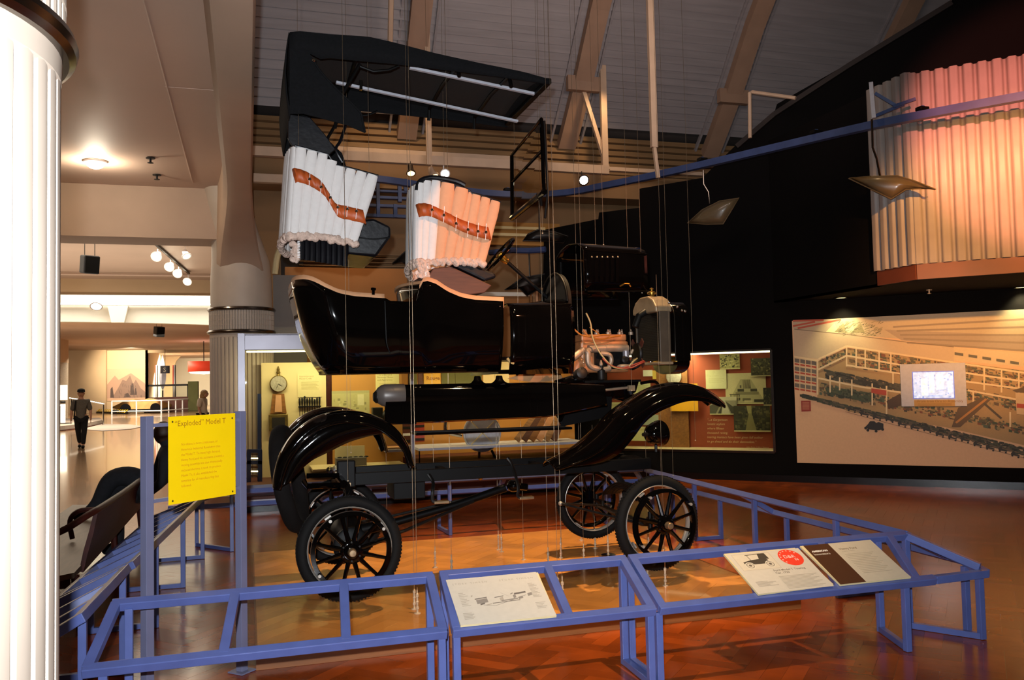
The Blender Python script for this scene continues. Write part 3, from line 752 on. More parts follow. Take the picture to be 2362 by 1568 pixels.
# ---- chassis frame
t = thing('chassis_frame', 'long black channel frame hanging above the axles', 'car frame', (0.7, YC, 1.05))
def chan(pts, w, h, name, m='black_satin'):
    MB().loft([[V(p) + V((0, -w / 2, -h / 2)), V(p) + V((0, w / 2, -h / 2)), V(p) + V((0, w / 2, h / 2)), V(p) + V((0, -w / 2, h / 2))] for p in pts]).build(name, m, t, smooth=0, bevel=.004)
f0, f1 = S(800, 1090, 6.90), S(1492, 1083, 6.90); fz = (f0.z + f1.z) / 2
for y in (6.90, 7.46): chan([(0.66, y, fz), (3.34, y, fz)], .045, .095, 'side_rail')
for x in (1.55, 2.4): MB().bb((x, 6.9, fz - .03), (x + .05, 7.46, fz + .02)).build('cross_member', 'black_satin', t, smooth=0)
MB().tube([(0.68, 6.60, fz), (0.68, 6.9, fz + .01), (0.68, YC, fz + .06), (0.68, 7.46, fz + .01), (0.68, 7.76, fz)], .03, 10).build('rear_cross_member', 'black_enamel', t)
MB().tube([(3.32, 6.9, fz), (3.33, YC, fz + .02), (3.32, 7.46, fz)], .03, 10).build('front_cross_member', 'black_satin', t)
MB().bb((0.66, 6.86, fz - .06), (0.80, 6.93, fz + .15)).build('body_bracket', 'black_satin', t, smooth=0, bevel=.01)
MB().bb((0.70, 6.84, fz - .07), (0.76, 6.86, fz - .02)).build('clip', 'hub_brass', t, smooth=0)
b = MB(); b.tube([(0.40, 6.72, fz + .02), (0.42, 6.66, fz - .01), (0.66, 6.66, fz - .015)], .022, 8); b.tube([(0.42, 6.74, fz + .06), (0.66, 6.74, fz + .05)], .02, 8); b.build('tail_irons', 'black_enamel', t)
for px, py, k in ((1012, 1158, 0), (1208, 1148, 1)):
    q = S(px, py, 6.72); top = S(px - (22 if k == 0 else 35), 1100 if k == 0 else 1062, 6.84)
    MB().tube(spline([top + V((0, .03, .02)), top + V((.03, 0, -.04)), q + V((-.045, .0, .10)), q + V((-.05, 0, 0.02)), q + V((-.02, 0, 0))], 4), [.018] * 4 + [.015] * 13, 8, flat=(1, .7)).build('step_bracket', 'dark_iron', t)
    MB().box(q + V((.02, 0, 0)), (.12, .06, .022)).build('bracket_foot', 'hub_brass', t, smooth=0, bevel=.004)
bx0, bx1 = S(897, 1103, 7.3), S(968, 1140, 7.3)
MB().bb((bx0.x, 7.05, bx1.z), (bx1.x, 7.4, bx0.z)).build('battery_box', 'black_satin', t, smooth=0, bevel=.006)
q = S(1185, 1120, 7.2)
b = MB(); b.sph(q, .06, sc=(1.1, 1, .9)); b.tube([q, q + V((.12, 0, -.02))], .03, 10); b.build('universal_joint', 'black_enamel', t)
b = MB(); b.sph(S(1108, 1102, 6.95), .02); b.build('grease_cup', 'brass', t)

# ---- fenders
def fender(name, label, prof, y0, y1, skirt, group, crown=0.03):
    """prof: (x,z) along the crown; skirt: (x,z) of the lower edge of the inner side panel"""
    t = thing(name, label, 'fender', (prof[len(prof) // 2][0], (y0 + y1) / 2, prof[len(prof) // 2][1]), group)
    P = spline([(x, 0, z) for x, z in prof], 5); n = 9; rings = []
    for i, p in enumerate(P):
        a, c_ = P[max(i - 1, 0)], P[min(i + 1, len(P) - 1)]; T = (c_ - a).normalized(); up = V((-T.z, 0, T.x))
        if up.z < -0.2 and T.x > 0: up = -up
        e = min(1, 0.25 + 3.2 * min(i, len(P) - 1 - i) / len(P)); row = []
        for k in range(n):
            f = k / (n - 1); yy = y0 + (y1 - y0) * (0.5 + (f - 0.5) * (0.72 + 0.28 * e)); q = p + up * (crown * (1 - (2 * f - 1) ** 2) - (0.05 * e if k in (0,) else 0) - (0.0))
            row.append(V((q.x, yy, q.z)))
        rings.append(row)
    MB().loft(rings, cap=False, wrap=False).build('crown', 'black_enamel', t, smooth=60, solid=.006)
    MB().tube([r[0] for r in rings], .0085, 8).build('bead', 'black_enamel', t, smooth=60)
    MB().tube([r[-1] for r in rings], .007, 8).build('bead', 'black_enamel', t, smooth=60)
    if skirt:
        Q = spline([(x, 0, z) for x, z in skirt], 5); m = min(len(P), len(Q))
        up_ = [P[int(i * (len(P) - 1) / 40)] for i in range(41)]; lo = [Q[int(i * (len(Q) - 1) / 40)] for i in range(41)]
        ys_ = y0 + .03 if y0 < y1 else y1
        MB().loft([[V((a.x, ys_, a.z)), V(((a.x + c_.x) / 2, ys_ + .015, (a.z + c_.z) / 2)), V((c_.x, ys_, c_.z))] for a, c_ in zip(up_, lo)], cap=False, wrap=False).build('inner_panel', 'black_enamel', t, smooth=60, solid=.004)
    return t
def xz(pts, Y): return [(S(x, y, Y).x, S(x, y, Y).z) for x, y in pts]
rf = xz([(640, 1128), (643, 1095), (655, 1050), (683, 1008), (725, 975), (780, 958), (835, 960), (885, 978), (918, 1005), (938, 1037), (950, 1078)], 6.28)
rs = xz([(668, 1112), (690, 1088), (720, 1062), (760, 1042), (800, 1022), (840, 1009), (880, 1000), (905, 996), (918, 1005), (938, 1037), (950, 1078)], 6.25)
fender('rear_fender', 'near rear fender, a black arch over the near rear wheel', rf, 6.22, 6.46, rs, 'fenders of the hanging car')
rf2 = [(x + .06, z - .01) for x, z in rf]; rs2 = [(x + .06, z - .01) for x, z in rs]
fender('rear_fender', 'far rear fender showing behind the near rear fender', rf2, 8.10, 7.86, rs2, 'fenders of the hanging car')
ff = xz([(1272, 1078), (1310, 1060), (1350, 1035), (1390, 1000), (1425, 962), (1470, 930), (1520, 904), (1565, 896), (1610, 903), (1640, 918), (1662, 936)], 6.34)
fs = xz([(1290, 1078), (1335, 1074), (1385, 1067), (1425, 1049), (1460, 1011), (1482, 981), (1507, 958), (1540, 941), (1582, 926), (1625, 926), (1660, 938)], 6.25)
fender('front_fender', 'near front fender sweeping up in front of the red showcase', ff, 6.22, 6.58, fs, 'fenders of the hanging car', .05)
ff2 = ff[4:]
fender('front_fender', 'far front fender behind the splash apron', ff2, 8.16, 7.82, fs[4:], 'fenders of the hanging car', .05)

# ---- running board, splash apron with the round tank above it
a, b_ = S(955, 1000, 6.5), S(1312, 985, 6.5); z = (a.z + b_.z) / 2
t = thing('running_board', 'thin black running board hanging under the splash apron', 'running board', (a.x, 6.5, z))
MB().bb((a.x, 6.42, z - .012), (b_.x, 6.68, z + .006)).build('board', 'black_enamel', t, smooth=0, bevel=.004)
for k in range(12): MB().bb((a.x + .02, 6.435 + k * .02, z + .006), (b_.x - .02, 6.441 + k * .02, z + .009)).build('tread_rib', 'black_satin', t, smooth=0)
t = thing('splash_apron', 'long black apron with a rolled round top below the car body', 'car panel', (1.0, 6.7, 1.6))
x0, x1 = S(890, 912, 6.6).x, S(1400, 905, 6.6).x; zc = S(890, 912, 6.6).z; zb2 = S(960, 975, 6.55).z
rings = []
for x in [x0 + (x1 - x0) * i / 20 for i in range(21)]:
    f = (x - x0) / (x1 - x0); k = max(0, (f - .72) / .28); zz = zc - .01 * f - .0 * k; r = .082 * (1 - .35 * k)
    ring = [(x, 6.68 - r * math.sin(q), zz + r * math.cos(q)) for q in [math.radians(d) for d in range(-90, 121, 21)]]
    lowz = zb2 + .02 * f + .08 * k
    ring += [(x, 6.61, zz - .12), (x, 6.60, lowz), (x, 6.63, lowz - .012), (x, 6.66, lowz), (x, 6.67, zz - .08), (x, 6.76, zz - .06)]
    rings.append(ring)
MB().loft(rings).build('panel', 'black_enamel', t, smooth=50)
MB().lathe([(0.03, -.07), (0.06, -.05), (0.08, -.02), (0.086, 0), (0.086, .15), (0.083, .155)], (x0 - .0, 6.68, zc), (1, 0, 0), 28).build('tank_end', 'tank_grey', t)
MB().lathe([(0.03, 0), (0.05, .02), (0.05, .04)], (x0 - .085, 6.68, zc - .01), (1, 0, 0), 12).build('end_nut', 'dark_iron', t)
for px in (1100, 1150):
    q = S(px, 887, 6.7); MB().lathe([(0.10, -.012), (0.05, .008), (0.03, .03), (0.026, .055), (0.02, .06)], (q.x, 6.68, zc + .075), (0, 0, 1), 18).build('mounting_boss', 'black_enamel', t, smooth=60)
MB().tube([S(895, 975, 6.62), S(960, 975, 6.62)], .011, 8).build('support_rod', 'black_satin', t)
MB().loft([[S(1290, 985, y), S(1410, 960, y), S(1412, 905, y), S(1330, 900, y)] for y in (7.25, 7.28)]).build('front_gusset', 'black_satin', t, smooth=0)

# ---- body tub
def side_top(x): return interp(BT, x)
BT = [(S(px, py, 6.62).x, S(px, py, 6.62).z) for px, py in ((672, 644), (685, 640), (705, 641), (725, 649), (748, 663), (775, 676), (810, 683), (850, 686), (886, 688), (888, 694), (950, 696), (963, 692), (966, 652), (985, 648), (1005, 655), (1030, 672), (1060, 685), (1090, 691), (1160, 695))]
RE = [(S(px, py, 6.9).z, S(px, py, 6.9).x) for px, py in ((752, 862), (730, 830), (712, 795), (696, 752), (684, 705), (676, 670), (672, 644))]
ZB = RE[0][0]
t = thing('car_body', 'glossy black open touring car body tub with tan-trimmed edge', 'car body', (1.4, YC, ZB))
XF = BT[-1][0]; W2 = 0.565
def plan(xf, xr, w, cr, n=10):
    q = [(xf - (xf - xr - cr) * i / 40, -w) for i in range(41)]
    q += [(xr + cr - cr * math.sin(PI / 2 * i / n), -w + cr - cr * math.cos(PI / 2 * i / n)) for i in range(1, n + 1)]
    m = [(x, -y) for x, y in reversed(q)]
    return q + [(xr, -w + cr + (2 * w - 2 * cr) * i / 8) for i in range(1, 8)] + m
XR = RE[-1][1]
base = plan(XF, XR, W2, 0.26)
rings = []
for k in range(11):
    f = k / 10; ring = []
    for x, y in base:
        zt_ = side_top(x); z = ZB + (zt_ - ZB) * f
        xr_ = interp(RE, z); xx = XF + (x - XF) * (XF - xr_) / (XF - XR)
        wy = 0.80 + 0.20 * min(1, math.sin(min(1, f * 1.35) * PI / 2)) ** 1.0
        ring.append((xx, YC + y * wy, z))
    rings.append(ring)
MB().loft(rings, cap=False, wrap=False).build('side_panels', 'black_enamel', t, smooth=50, solid=.012)
# tan lining that stands proud of the rim
lining = [(x, z) for x, z in BT if True]
def lin_strip(x_lo, x_hi, name, hgt=0.03, both=True, rear=False):
    path = []
    for x, y in base:
        if x_lo <= x <= x_hi and (rear or y < 0): path.append((x, y))
    if len(path) < 2: return
    MB().loft([[(x + .01, YC + y * .975, side_top(x) + h) for x, y in path] for h in (-.05, hgt)], cap=False, wrap=False).build(name, 'tan_lining', t, smooth=60, solid=.012)
lin_strip(XR, BT[8][0], 'rear_lining', .034, rear=True)
lin_strip(BT[12][0] - .01, XF, 'front_lining', .034)
b = MB(); b.loft([[(x, YC - y, ZB + .01), (x, YC + y, ZB + .01)] for x, y in ((interp(RE, ZB), .42), (XF, .44))], cap=False, wrap=False); b.build('floor_pan', 'black_satin', t, solid=.02)
# front seat shell across the body
xs = BT[12][0]
rows = []
for k in range(7):
    f = k / 6; rows.append([(xs - .10 * math.cos(PI * (i / 16 - .5)) * (.4 + .6 * f) + .03, YC - W2 * .97 + 2 * W2 * .97 * i / 16, ZB + .35 + (side_top(xs + .02) - ZB - .35 + .02 * math.cos(PI * (i / 16 - .5))) * f) for i in range(17)])
MB().loft(rows, cap=False, wrap=False).build('front_seat_shell', 'black_enamel', t, smooth=60, solid=.012)
MB().tube([rows[-1][i] for i in range(17)], .014, 8).build('seat_shell_bead', 'tan_lining', t)
for px, y0, y1 in ((888, 694, 815),):       # rear door seam
    MB().tube(spline([S(px, y0, 6.60), S(px + 2, 750, 6.60), S(px + 4, 790, 6.605), S(px + 12, y1, 6.62)], 6), .005, 6).build('door_seam', 'black_satin', t)
q = S(861, 679, 6.6); b = MB(); b.lathe([(.012, 0), (.012, .03), (.02, .035), (.02, .05), (.002, .052)], q, (0, -.3, 1), 10); b.build('top_iron', 'black_enamel', t)
# cowl in front of the open door slot
cw0, cw1 = S(1176, 699, 6.62), S(1326, 708, 6.72); cz0 = S(1240, 862, 6.62).z
rows = []
for i in range(13):
    x = cw0.x + (cw1.x - cw0.x) * i / 12; w = W2 - .13 * (i / 12) ** 1.5; zt_ = cw0.z + (cw1.z - cw0.z) * i / 12
    ring = [(x, YC - w * .86, cz0 + .0), (x, YC - w * .97, cz0 + .15), (x, YC - w, cz0 + .3), (x, YC - w, zt_ - .12), (x, YC - w * .97, zt_ - .03), (x, YC - w * .86, zt_ + .03 * i / 12), (x, YC - w * .4, zt_ + .09 * i / 12), (x, YC, zt_ + .11 * i / 12)]
    rows.append(ring)
MB().loft(rows, cap=False, wrap=False).build('cowl', 'black_enamel', t, smooth=60, solid=.012)
MB().loft([[(x, 2 * YC - y, z) for x, y, z in r] for r in rows[7:]], cap=False, wrap=False).build('cowl', 'black_enamel', t, smooth=60, solid=.012)
MB().bb((XF - .02, 6.72, cz0 + .005), (cw0.x + .02, 7.64, cz0 + .04)).build('sill', 'black_enamel', t, smooth=0)
MB().tube([S(1170, 826, 6.66), S(1178, 836, 6.66), S(1185, 838, 6.66)], .012, 8).build('door_stop', 'cable_pale', t)
# firewall
t = thing('firewall', 'dark arched dash panel standing between body and bonnet', 'car panel', (2.72, YC, 2.1))
FX = 2.60
fw = [(FX, YC + .33 * math.cos(a), 2.42 + .27 * math.sin(a)) for a in [PI * i / 20 for i in range(21)]]
MB().prism(fw + [(FX, YC - .33, 2.02), (FX, YC + .33, 2.02)], (.03, 0, 0)).build('panel', 'black_satin', t, smooth=30)
MB().tube([V(p) + V((-.01, 0, 0)) for p in fw], .012, 8).build('rim', 'black_satin', t)
b = MB(); b.lathe([(.05, 0), (.05, .03), (.03, .035)], (FX, 6.98, 2.28), (-1, 0, 0), 20); b.build('coil_box', 'dark_iron', t)

# ---- bonnet with louvres
t = thing('bonnet', 'black hinged engine bonnet with a row of louvres, hung highest at right', 'car panel', (3.0, YC, 2.7))
def hood_ring(x, f):
    w = .345 - .03 * f; zb_h = S(1355, 672, 6.85).z + .005; zs = S(1350, 578, 6.85).z - .02 * f; zt_h = zs + .10
    hw = w - .14
    return [(x, YC - w, zb_h), (x, YC - w - .004, (zb_h + zs) / 2), (x, YC - w, zs), (x, YC - w + .03, zs + .035), (x, YC - hw, zt_h - .02), (x, YC - .05, zt_h), (x, YC, zt_h + .004),
            (x, YC + .05, zt_h), (x, YC + hw, zt_h - .02), (x, YC + w - .03, zs + .035), (x, YC + w, zs), (x, YC + w + .004, (zb_h + zs) / 2), (x, YC + w, zb_h)]
hx0, hx1 = S(1345, 620, 6.85).x, S(1494, 620, 6.85).x
MB().loft([hood_ring(hx0 + (hx1 - hx0) * i / 8, i / 8) for i in range(9)], cap=False, wrap=False).build('panels', 'black_enamel', t, smooth=30, solid=.008)
r0, r1 = hood_ring(hx0, 0), hood_ring(hx1, 1)
for k in (0, 2, 6, 10, 12): MB().tube([r0[k], r1[k]], .007, 6).build('hinge', 'black_enamel', t)
for k in range(6):
    px = 1364 + k * 12; q0, q1 = S(px, 593, 6.83), S(px, 650, 6.83)
    b = MB(); b.loft([[V((q.x - .014, 6.832, q.z)), V((q.x + .008, 6.818, q.z)), V((q.x + .014, 6.834, q.z))] for q in (q0, q1)]); b.build('louvre_slot', 'black_enamel', t, smooth=0)
    MB().sph(q0 + V((0, -.012, .0)), .008, 8, 6).build('louvre_tip', 'hub_brass', t)
MB().tube([S(1355, 672, 6.83), S(1498, 671, 6.83)], .006, 6).build('lower_bead', 'nickel_dark', t)
b = MB(); q = S(1430, 660, 6.82); b.tube([q, q + V((.03, -.03, .02)), q + V((.07, -.03, .02)), q + V((.1, 0, 0))], .007, 6); b.build('handle', 'brass', t)

# ---- radiator and its shell
t = thing('radiator', 'radiator with tan top tank and brass-coloured side strip', 'radiator', (3.4, YC, 2.1))
zt0, zt1 = S(1500, 680, 6.9).z, S(1500, 718, 6.9).z; zr = S(1545, 835, 6.9).z
xr0 = S(1522, 760, 6.93).x - .03
def rtop(x, g=0): return [(x, YC - .24 - g, zt1), (x, YC - .24 - g, zt1 + .05), (x, YC - .18, zt0 - .03 + g), (x, YC - .08, zt0 + .01 + g), (x, YC + .08, zt0 + .01 + g), (x, YC + .18, zt0 - .03 + g), (x, YC + .24 + g, zt1 + .05), (x, YC + .24 + g, zt1)]
MB().prism(rtop(xr0), (.16, 0, 0)).build('top_tank', 'radiator_tank', t, smooth=0, bevel=.012)
MB().lathe([(.028, -.01), (.022, .0), (.022, .03), (.04, .032), (.042, .045), (.03, .052), (.012, .06), (.012, .075), (.02, .08), (.004, .09)], (xr0 + .06, YC - .05, zt0), n=16).build('filler_cap', 'brass', t)
MB().bb((xr0 + .045, YC - .23, zr + .02), (xr0 + .125, YC + .23, zt1)).build('core', 'black_satin', t, smooth=0)
for y in (YC - .25, YC + .23): MB().bb((xr0 + .03, y, zr), (xr0 + .135, y + .02, zt1 + .01)).build('side_strip', 'strip_brown', t, smooth=0, bevel=.004)
for k in range(26):
    z = zr + .03 + k * (zt1 - zr - .05) / 26; MB().bb((xr0 + .04, YC - .225, z), (xr0 + .13, YC + .225, z + .004)).build('fin', 'dark_iron', t, smooth=0)
MB().bb((xr0 + .0, YC - .26, zr - .02), (xr0 + .15, YC + .26, zr + .005)).build('bottom_tank', 'radiator_tank', t, smooth=0, bevel=.006)
MB().tube([(xr0 + .01, YC - .02, zt1 + .02), (xr0 - .06, YC - .02, zt1 - .02), (xr0 - .10, YC - .02, zt1 - .12)], .03, 12).build('hose_outlet', 'dark_iron', t)
t = thing('radiator_shell', 'black nickel-edged radiator shell hung in front, rightmost of the car parts', 'radiator shell', (3.68, YC, 2.1))
xs0 = S(1590, 760, 6.94).x - .15; zt2, zb3 = S(1575, 700, 6.9).z, S(1560, 832, 6.9).z
prof = [(YC - .25, zb3), (YC - .25, zt2 - .10), (YC - .22, zt2 - .03), (YC - .14, zt2 + .02), (YC, zt2 + .045), (YC + .14, zt2 + .02), (YC + .22, zt2 - .03), (YC + .25, zt2 - .10), (YC + .25, zb3)]
rings = []
for i, (y, z) in enumerate(prof):
    iy, iz = YC + (y - YC) * .80, (z - .075 if i not in (0, 8) else z)
    rings.append([(xs0, y, z), (xs0 + .13, y, z), (xs0 + .15, y, z), (xs0 + .15, iy, iz), (xs0 + .135, iy, iz), (xs0 + .13, YC + (y - YC) * .97, z - .012)])
MB().loft(rings).build('surround', 'black_enamel', t, smooth=40)
MB().tube([(xs0, y, z) for y, z in prof], .006, 6).build('edge_bead', 'nickel_dark', t)
ap = [(YC + .25 * math.cos(a), zb3 - .115 * abs(math.sin(a)) ** .8) for a in [PI + PI * i / 16 for i in range(17)]]
MB().prism([(xs0 + .02, y, z) for y, z in ap], (.12, 0, 0)).build('apron', 'black_enamel', t, smooth=40)
MB().bb((xs0 + .01, YC - .23, zb3 - .01), (xs0 + .14, YC + .23, zb3 + .04)).build('cross_bar', 'brass', t, smooth=0, bevel=.005)
b = MB()
for q in ((1543, 698), (1562, 708), (1573, 716), (1580, 718)): b.sph(S(q[0], q[1], 6.87), .012, 8, 6)
b.build('rivet', 'chrome', t)

# ---- engine on its pan
t = thing('engine', 'tan four-cylinder engine with pipes and loose ignition wires', 'engine', (3.0, YC, 1.75))
ex0, ex1 = S(1342, 800, 7.0).x, S(1452, 800, 7.0).x; ez0, ez1 = S(1400, 872, 7.0).z, S(1400, 786, 7.0).z
MB().bb((ex0, 7.02, ez0 + .05), (ex1, 7.30, ez1)).build('block', 'engine_paint', t, smooth=0, bevel=.018)
MB().bb((ex0 + .01, 7.03, ez1), (ex1 - .01, 7.29, ez1 + .06)).build('cylinder_head', 'engine_paint', t, smooth=0, bevel=.014)
for k in range(5): MB().lathe([(.02, 0), (.02, .025), (.012, .03), (.004, .05)], (ex0 + .06 + k * .11, 7.07, ez1 + .055), n=10).build('head_bolt', 'cast_iron', t)
for k in range(4):
    q = V((ex0 + .09 + k * .115, 7.12, ez1 + .06)); MB().lathe([(.012, 0), (.012, .015), (.008, .02), (.008, .035), (.004, .04), (.004, .048)], q, n=10).build('spark_plug', 'cast_iron', t)
mz = ez1 - .07
MB().tube([(ex0 + .05, 6.98, mz), (ex0 + .3, 6.97, mz + .005), (ex1 - .03, 6.98, mz)], .035, 12).build('exhaust_manifold', 'cast_iron', t)
MB().tube(spline([(ex0 + .12, 6.97, mz + .01), (ex0 + .03, 6.95, mz - .02), S(1356, 815, 6.94), S(1357, 835, 6.94), S(1365, 846, 6.94), S(1378, 850, 6.94)], 5), .026, 10).build('intake_pipe', 'cast_iron', t)
MB().tube(spline([S(1385, 815, 6.95), S(1405, 818, 6.94), S(1410, 832, 6.94), S(1404, 848, 6.94)], 5), .02, 10).build('intake_pipe', 'cast_iron', t)
MB().tube([S(1378, 850, 6.94), S(1390, 852, 6.94), S(1408, 850, 6.94)], .022, 10).build('manifold_flange', 'cast_iron', t)
q = S(1387, 862, 6.94); b = MB(); b.lathe([(.03, -.05), (.034, -.03), (.034, .03), (.024, .04), (.02, .07), (.004, .08)], q, n=14); cb = b.build('carburettor', 'dark_iron', t)
MB().lathe([(.016, .07), (.016, .09), (.004, .12)], q, n=10).build('choke', 'cast_iron', cb)
MB().tube([S(1322, 826, 6.93), S(1346, 806, 6.95)], [.03, .026], 12).build('exhaust_elbow', 'cast_iron', t)
MB().tube(spline([S(1330, 875, 7.05), S(1330, 850, 7.05), S(1338, 836, 7.05), S(1348, 840, 7.05)], 4), .05, 12).build('starter_housing', 'engine_paint', t)
for px, py, r in ((1338, 862, .05), (1438, 832, .035), (1462, 840, .045)):
    q = S(px, py, 6.98); MB().lathe([(r * .5, -.05), (r, -.04), (r, .05), (r * .6, .06)], q, (0, -1, .2), 16).build('accessory', 'dark_iron', t)
q = S(1444, 825, 6.96); MB().bb((S(1372, 815, 7.0).x, 6.985, S(1372, 852, 7.0).z), (S(1450, 815, 7.0).x, 7.03, S(1372, 812, 7.0).z)).build('shade_panel', 'black_satin', t, smooth=0)  # dark panel added for the shade between the engine parts
MB().lathe([(.03, 0), (.03, .06), (.02, .07)], q, n=12).build('timer_cap', 'grey_metal', t)
for k in range(9):
    px = 1385 + (k * 37) % 75; py = 806 + (k * 13) % 12
    MB().sph(S(px, py, 7.0), .014, 8, 6).build('valve_cover_nut', 'cast_iron', t)
b = MB(); q = S(1440, 845, 6.95); b.sph(q, .05, sc=(1.4, .7, .5)); b.build('generator', 'cast_iron', t)
b = MB(); q0, q1 = S(1350, 880, 6.95), S(1480, 880, 6.95); zz = q0.z
b.loft([[(x, y, z) for y, z in ((7.0, zz), (7.36, zz), (7.34, zz - d), (7.03, zz - d))] for x, d in ((q0.x - .25, .02), (q0.x, .12), (q1.x - .1, .14), (q1.x - .02, .10), (q1.x, .03))]); b.build('oil_pan', 'black_enamel', t, smooth=25)
MB().bb((q0.x, 6.96, zz - .012), (q1.x, 7.38, zz + .008)).build('pan_flange', 'black_satin', t, smooth=0)
MB().tube(spline([S(1478, 884, 7.0), S(1500, 880, 7.0), S(1514, 882, 7.0), S(1520, 895, 7.0), S(1520, 928, 7.0)], 4), .014, 8).build('crank_arm', 'black_enamel', t)
MB().tube([S(1340, 905, 7.0), S(1455, 893, 7.0)], .012, 8).build('mount_rod', 'cast_iron', t)
b = MB(); b.box(S(1456, 895, 6.98), (.06, .03, .05)); b.build('mount_block', 'radiator_tank', t, smooth=0)
q0 = S(1280, 885, 7.05); MB().tube([q0, S(1330, 878, 7.05), S(1356, 876, 7.05)], [.03, .06, .07], 14).build('gearbox_nose', 'black_enamel', t)
MB().loft([[S(1170, 873, y), S(1215, 858, y), S(1292, 858, y), S(1300, 878, y), S(1230, 882, y)] for y in (7.35, 7.37)]).build('floor_board', 'old_wood', t, smooth=0)
fx = S(1466, 815, 7.05); b = MB(); b.lathe([(.09, 0), (.095, .015), (.09, .03), (.02, .03)], fx, (1, 0, 0), 24); b.build('fan_pulley', 'dark_iron', t)
for k in range(4):
    a = PI / 4 + k * PI / 2; MB().box(fx + V((.02, math.cos(a) * .10, math.sin(a) * .10)), (.008, .05, .12), Matrix.Rotation(a - PI / 2, 3, 'X')).build('fan_blade', 'redbrown', t, smooth=0)
def cable(pts, m, r=.007): MB().tube(spline([S(x, y, 6.92 + d) for x, y, d in pts], 6), r, 6).build('ignition_wire', m, t)
cable([(1323, 758, 0), (1340, 772, 0), (1365, 776, 0), (1390, 772, 0), (1407, 773, 0)], 'cable_yellow')
cable([(1345, 760, .02), (1358, 775, .02), (1385, 782, .02), (1415, 776, .02), (1431, 774, .05)], 'cable_yellow')
cable([(1344, 762, .04), (1350, 770, .04)], 'cable_yellow', .009)
cable([(1352, 722, 0), (1362, 745, 0), (1366, 775, -.02), (1376, 800, -.03), (1390, 822, -.05), (1410, 843, -.05), (1430, 850, -.05), (1450, 848, -.04), (1463, 830, -.02)], 'cable_pale')
cable([(1390, 826, -.05), (1405, 840, -.05), (1425, 848, -.05), (1455, 848, -.05), (1478, 838, -.04), (1487, 834, 0)], 'cable_red')
cable([(1440, 848, -.05), (1465, 840, -.05), (1485, 832, -.02)], 'cable_red')
cable([(1450, 846, -.05), (1458, 836, -.06), (1470, 826, -.05)], 'cable_pale')
cable([(1360, 755, .05), (1375, 765, .05), (1385, 774, .05)], 'cable_yellow', .004)

# ---- headlamp hanging behind the front fender
q = S(1512, 1000, 7.0)
t = thing('headlamp', 'black bucket headlamp hanging below the near front fender', 'headlamp', tuple(q))
MB().lathe([(.01, -.11), (.05, -.10), (.085, -.06), (.105, 0), (.11, .04), (.115, .045), (.115, .06), (.10, .062)], q, (.8, .3, .05), 24).build('bucket', 'black_enamel', t, smooth=50)
MB().lathe([(.10, .058), (.08, .066), (.004, .07)], q, (.8, .3, .05), 24).build('lens', 'clear_glass', t)
b = MB(); b.tube([q + V((0, 0, -.10)), q + V((0, 0, -.16))], .014, 8); b.tube([q + V((-.10, -.04, .0)), q + V((-.15, -.06, 0))], .016, 8); b.build('stem', 'dark_iron', t)

# ---- steering column and wheel
t = thing('steering_column', 'black steering wheel on its long slanting column', 'steering wheel', tuple(S(1150, 585, 7.40)))
s0, s1 = S(1152, 588, 7.40), S(1262, 686, 7.40); d = (s1 - s0).normalized()
MB().tube([s0 - d * .02, s1 + d * .25], .017, 10).build('column', 'black_satin', t)
MB().lathe([(.19 + .014 * math.cos(a), .014 * math.sin(a)) for a in [2 * PI * k / 8 for k in range(8)]], s0, d, 40, loop=True).build('wheel_rim', 'black_enamel', t)
u = d.orthogonal().normalized(); w = d.cross(u)
for k in range(4):
    a = PI / 4 + k * PI / 2; MB().tube([s0 + d * .03, s0 + (u * math.cos(a) + w * math.sin(a)) * .185], .009, 6).build('spoke', 'black_satin', t)
MB().lathe([(.02, -.02), (.04, -.01), (.04, .03), (.03, .08), (.022, .1)], s0, d, 14).build('gear_case', 'brass', t)
MB().tube([S(1163, 600, 7.38), S(1168, 603, 7.30), S(1172, 598, 7.24)], .006, 6).build('throttle_lever', 'brass', t)

# ---- windscreen
t = thing('windscreen', 'black framed two-pane windscreen hanging alone in the air', 'windscreen', (2.36, YC, 3.3))
n0, n1, m0, m1 = S(1249, 281, 6.6), S(1255, 442, 6.6), S(1180, 352, 7.75), S(1181, 503, 7.75)
n0.z = m0.z = (n0.z + m0.z) / 2; n1.z = m1.z = (n1.z + m1.z) / 2; nm, mm = S(1252, 352, 6.6), S(1181, 414, 7.75); nm.z = mm.z = (nm.z + mm.z) / 2
for a, b_, r, nme in ((n0, n1, .017, 'post'), (m0, m1, .017, 'post'), (n0, m0, .012, 'top_rail'), (nm, mm, .012, 'middle_rail'), (n1, m1, .026, 'bottom_rail')):
    MB().tube([a, b_], r, 8).build(nme, 'black_enamel', t)
MB().tube([n0 + V((.02, -.01, -.02)), n1 + V((.03, -.01, 0)), n1 + V((.0, -.01, -.22))], .012, 8).build('stanchion', 'black_satin', t)
for a, b_, c_, d_ in ((n0, m0, mm, nm), (nm, mm, m1, n1)):
    MB().prism([a, b_, c_, d_], (.004, 0, 0)).build('pane', 'clear_glass', t, smooth=0)
MB().sph(n1 + (m1 - n1) * .16 + V((0, -.03, 0)), .03, 10, 8).build('clamp', 'dark_iron', t)
MB().tube([n1 + (m1 - n1) * .1, n1 + (m1 - n1) * .14 + V((.02, 0, -.08))], .014, 8).build('clamp_arm', 'black_satin', t)

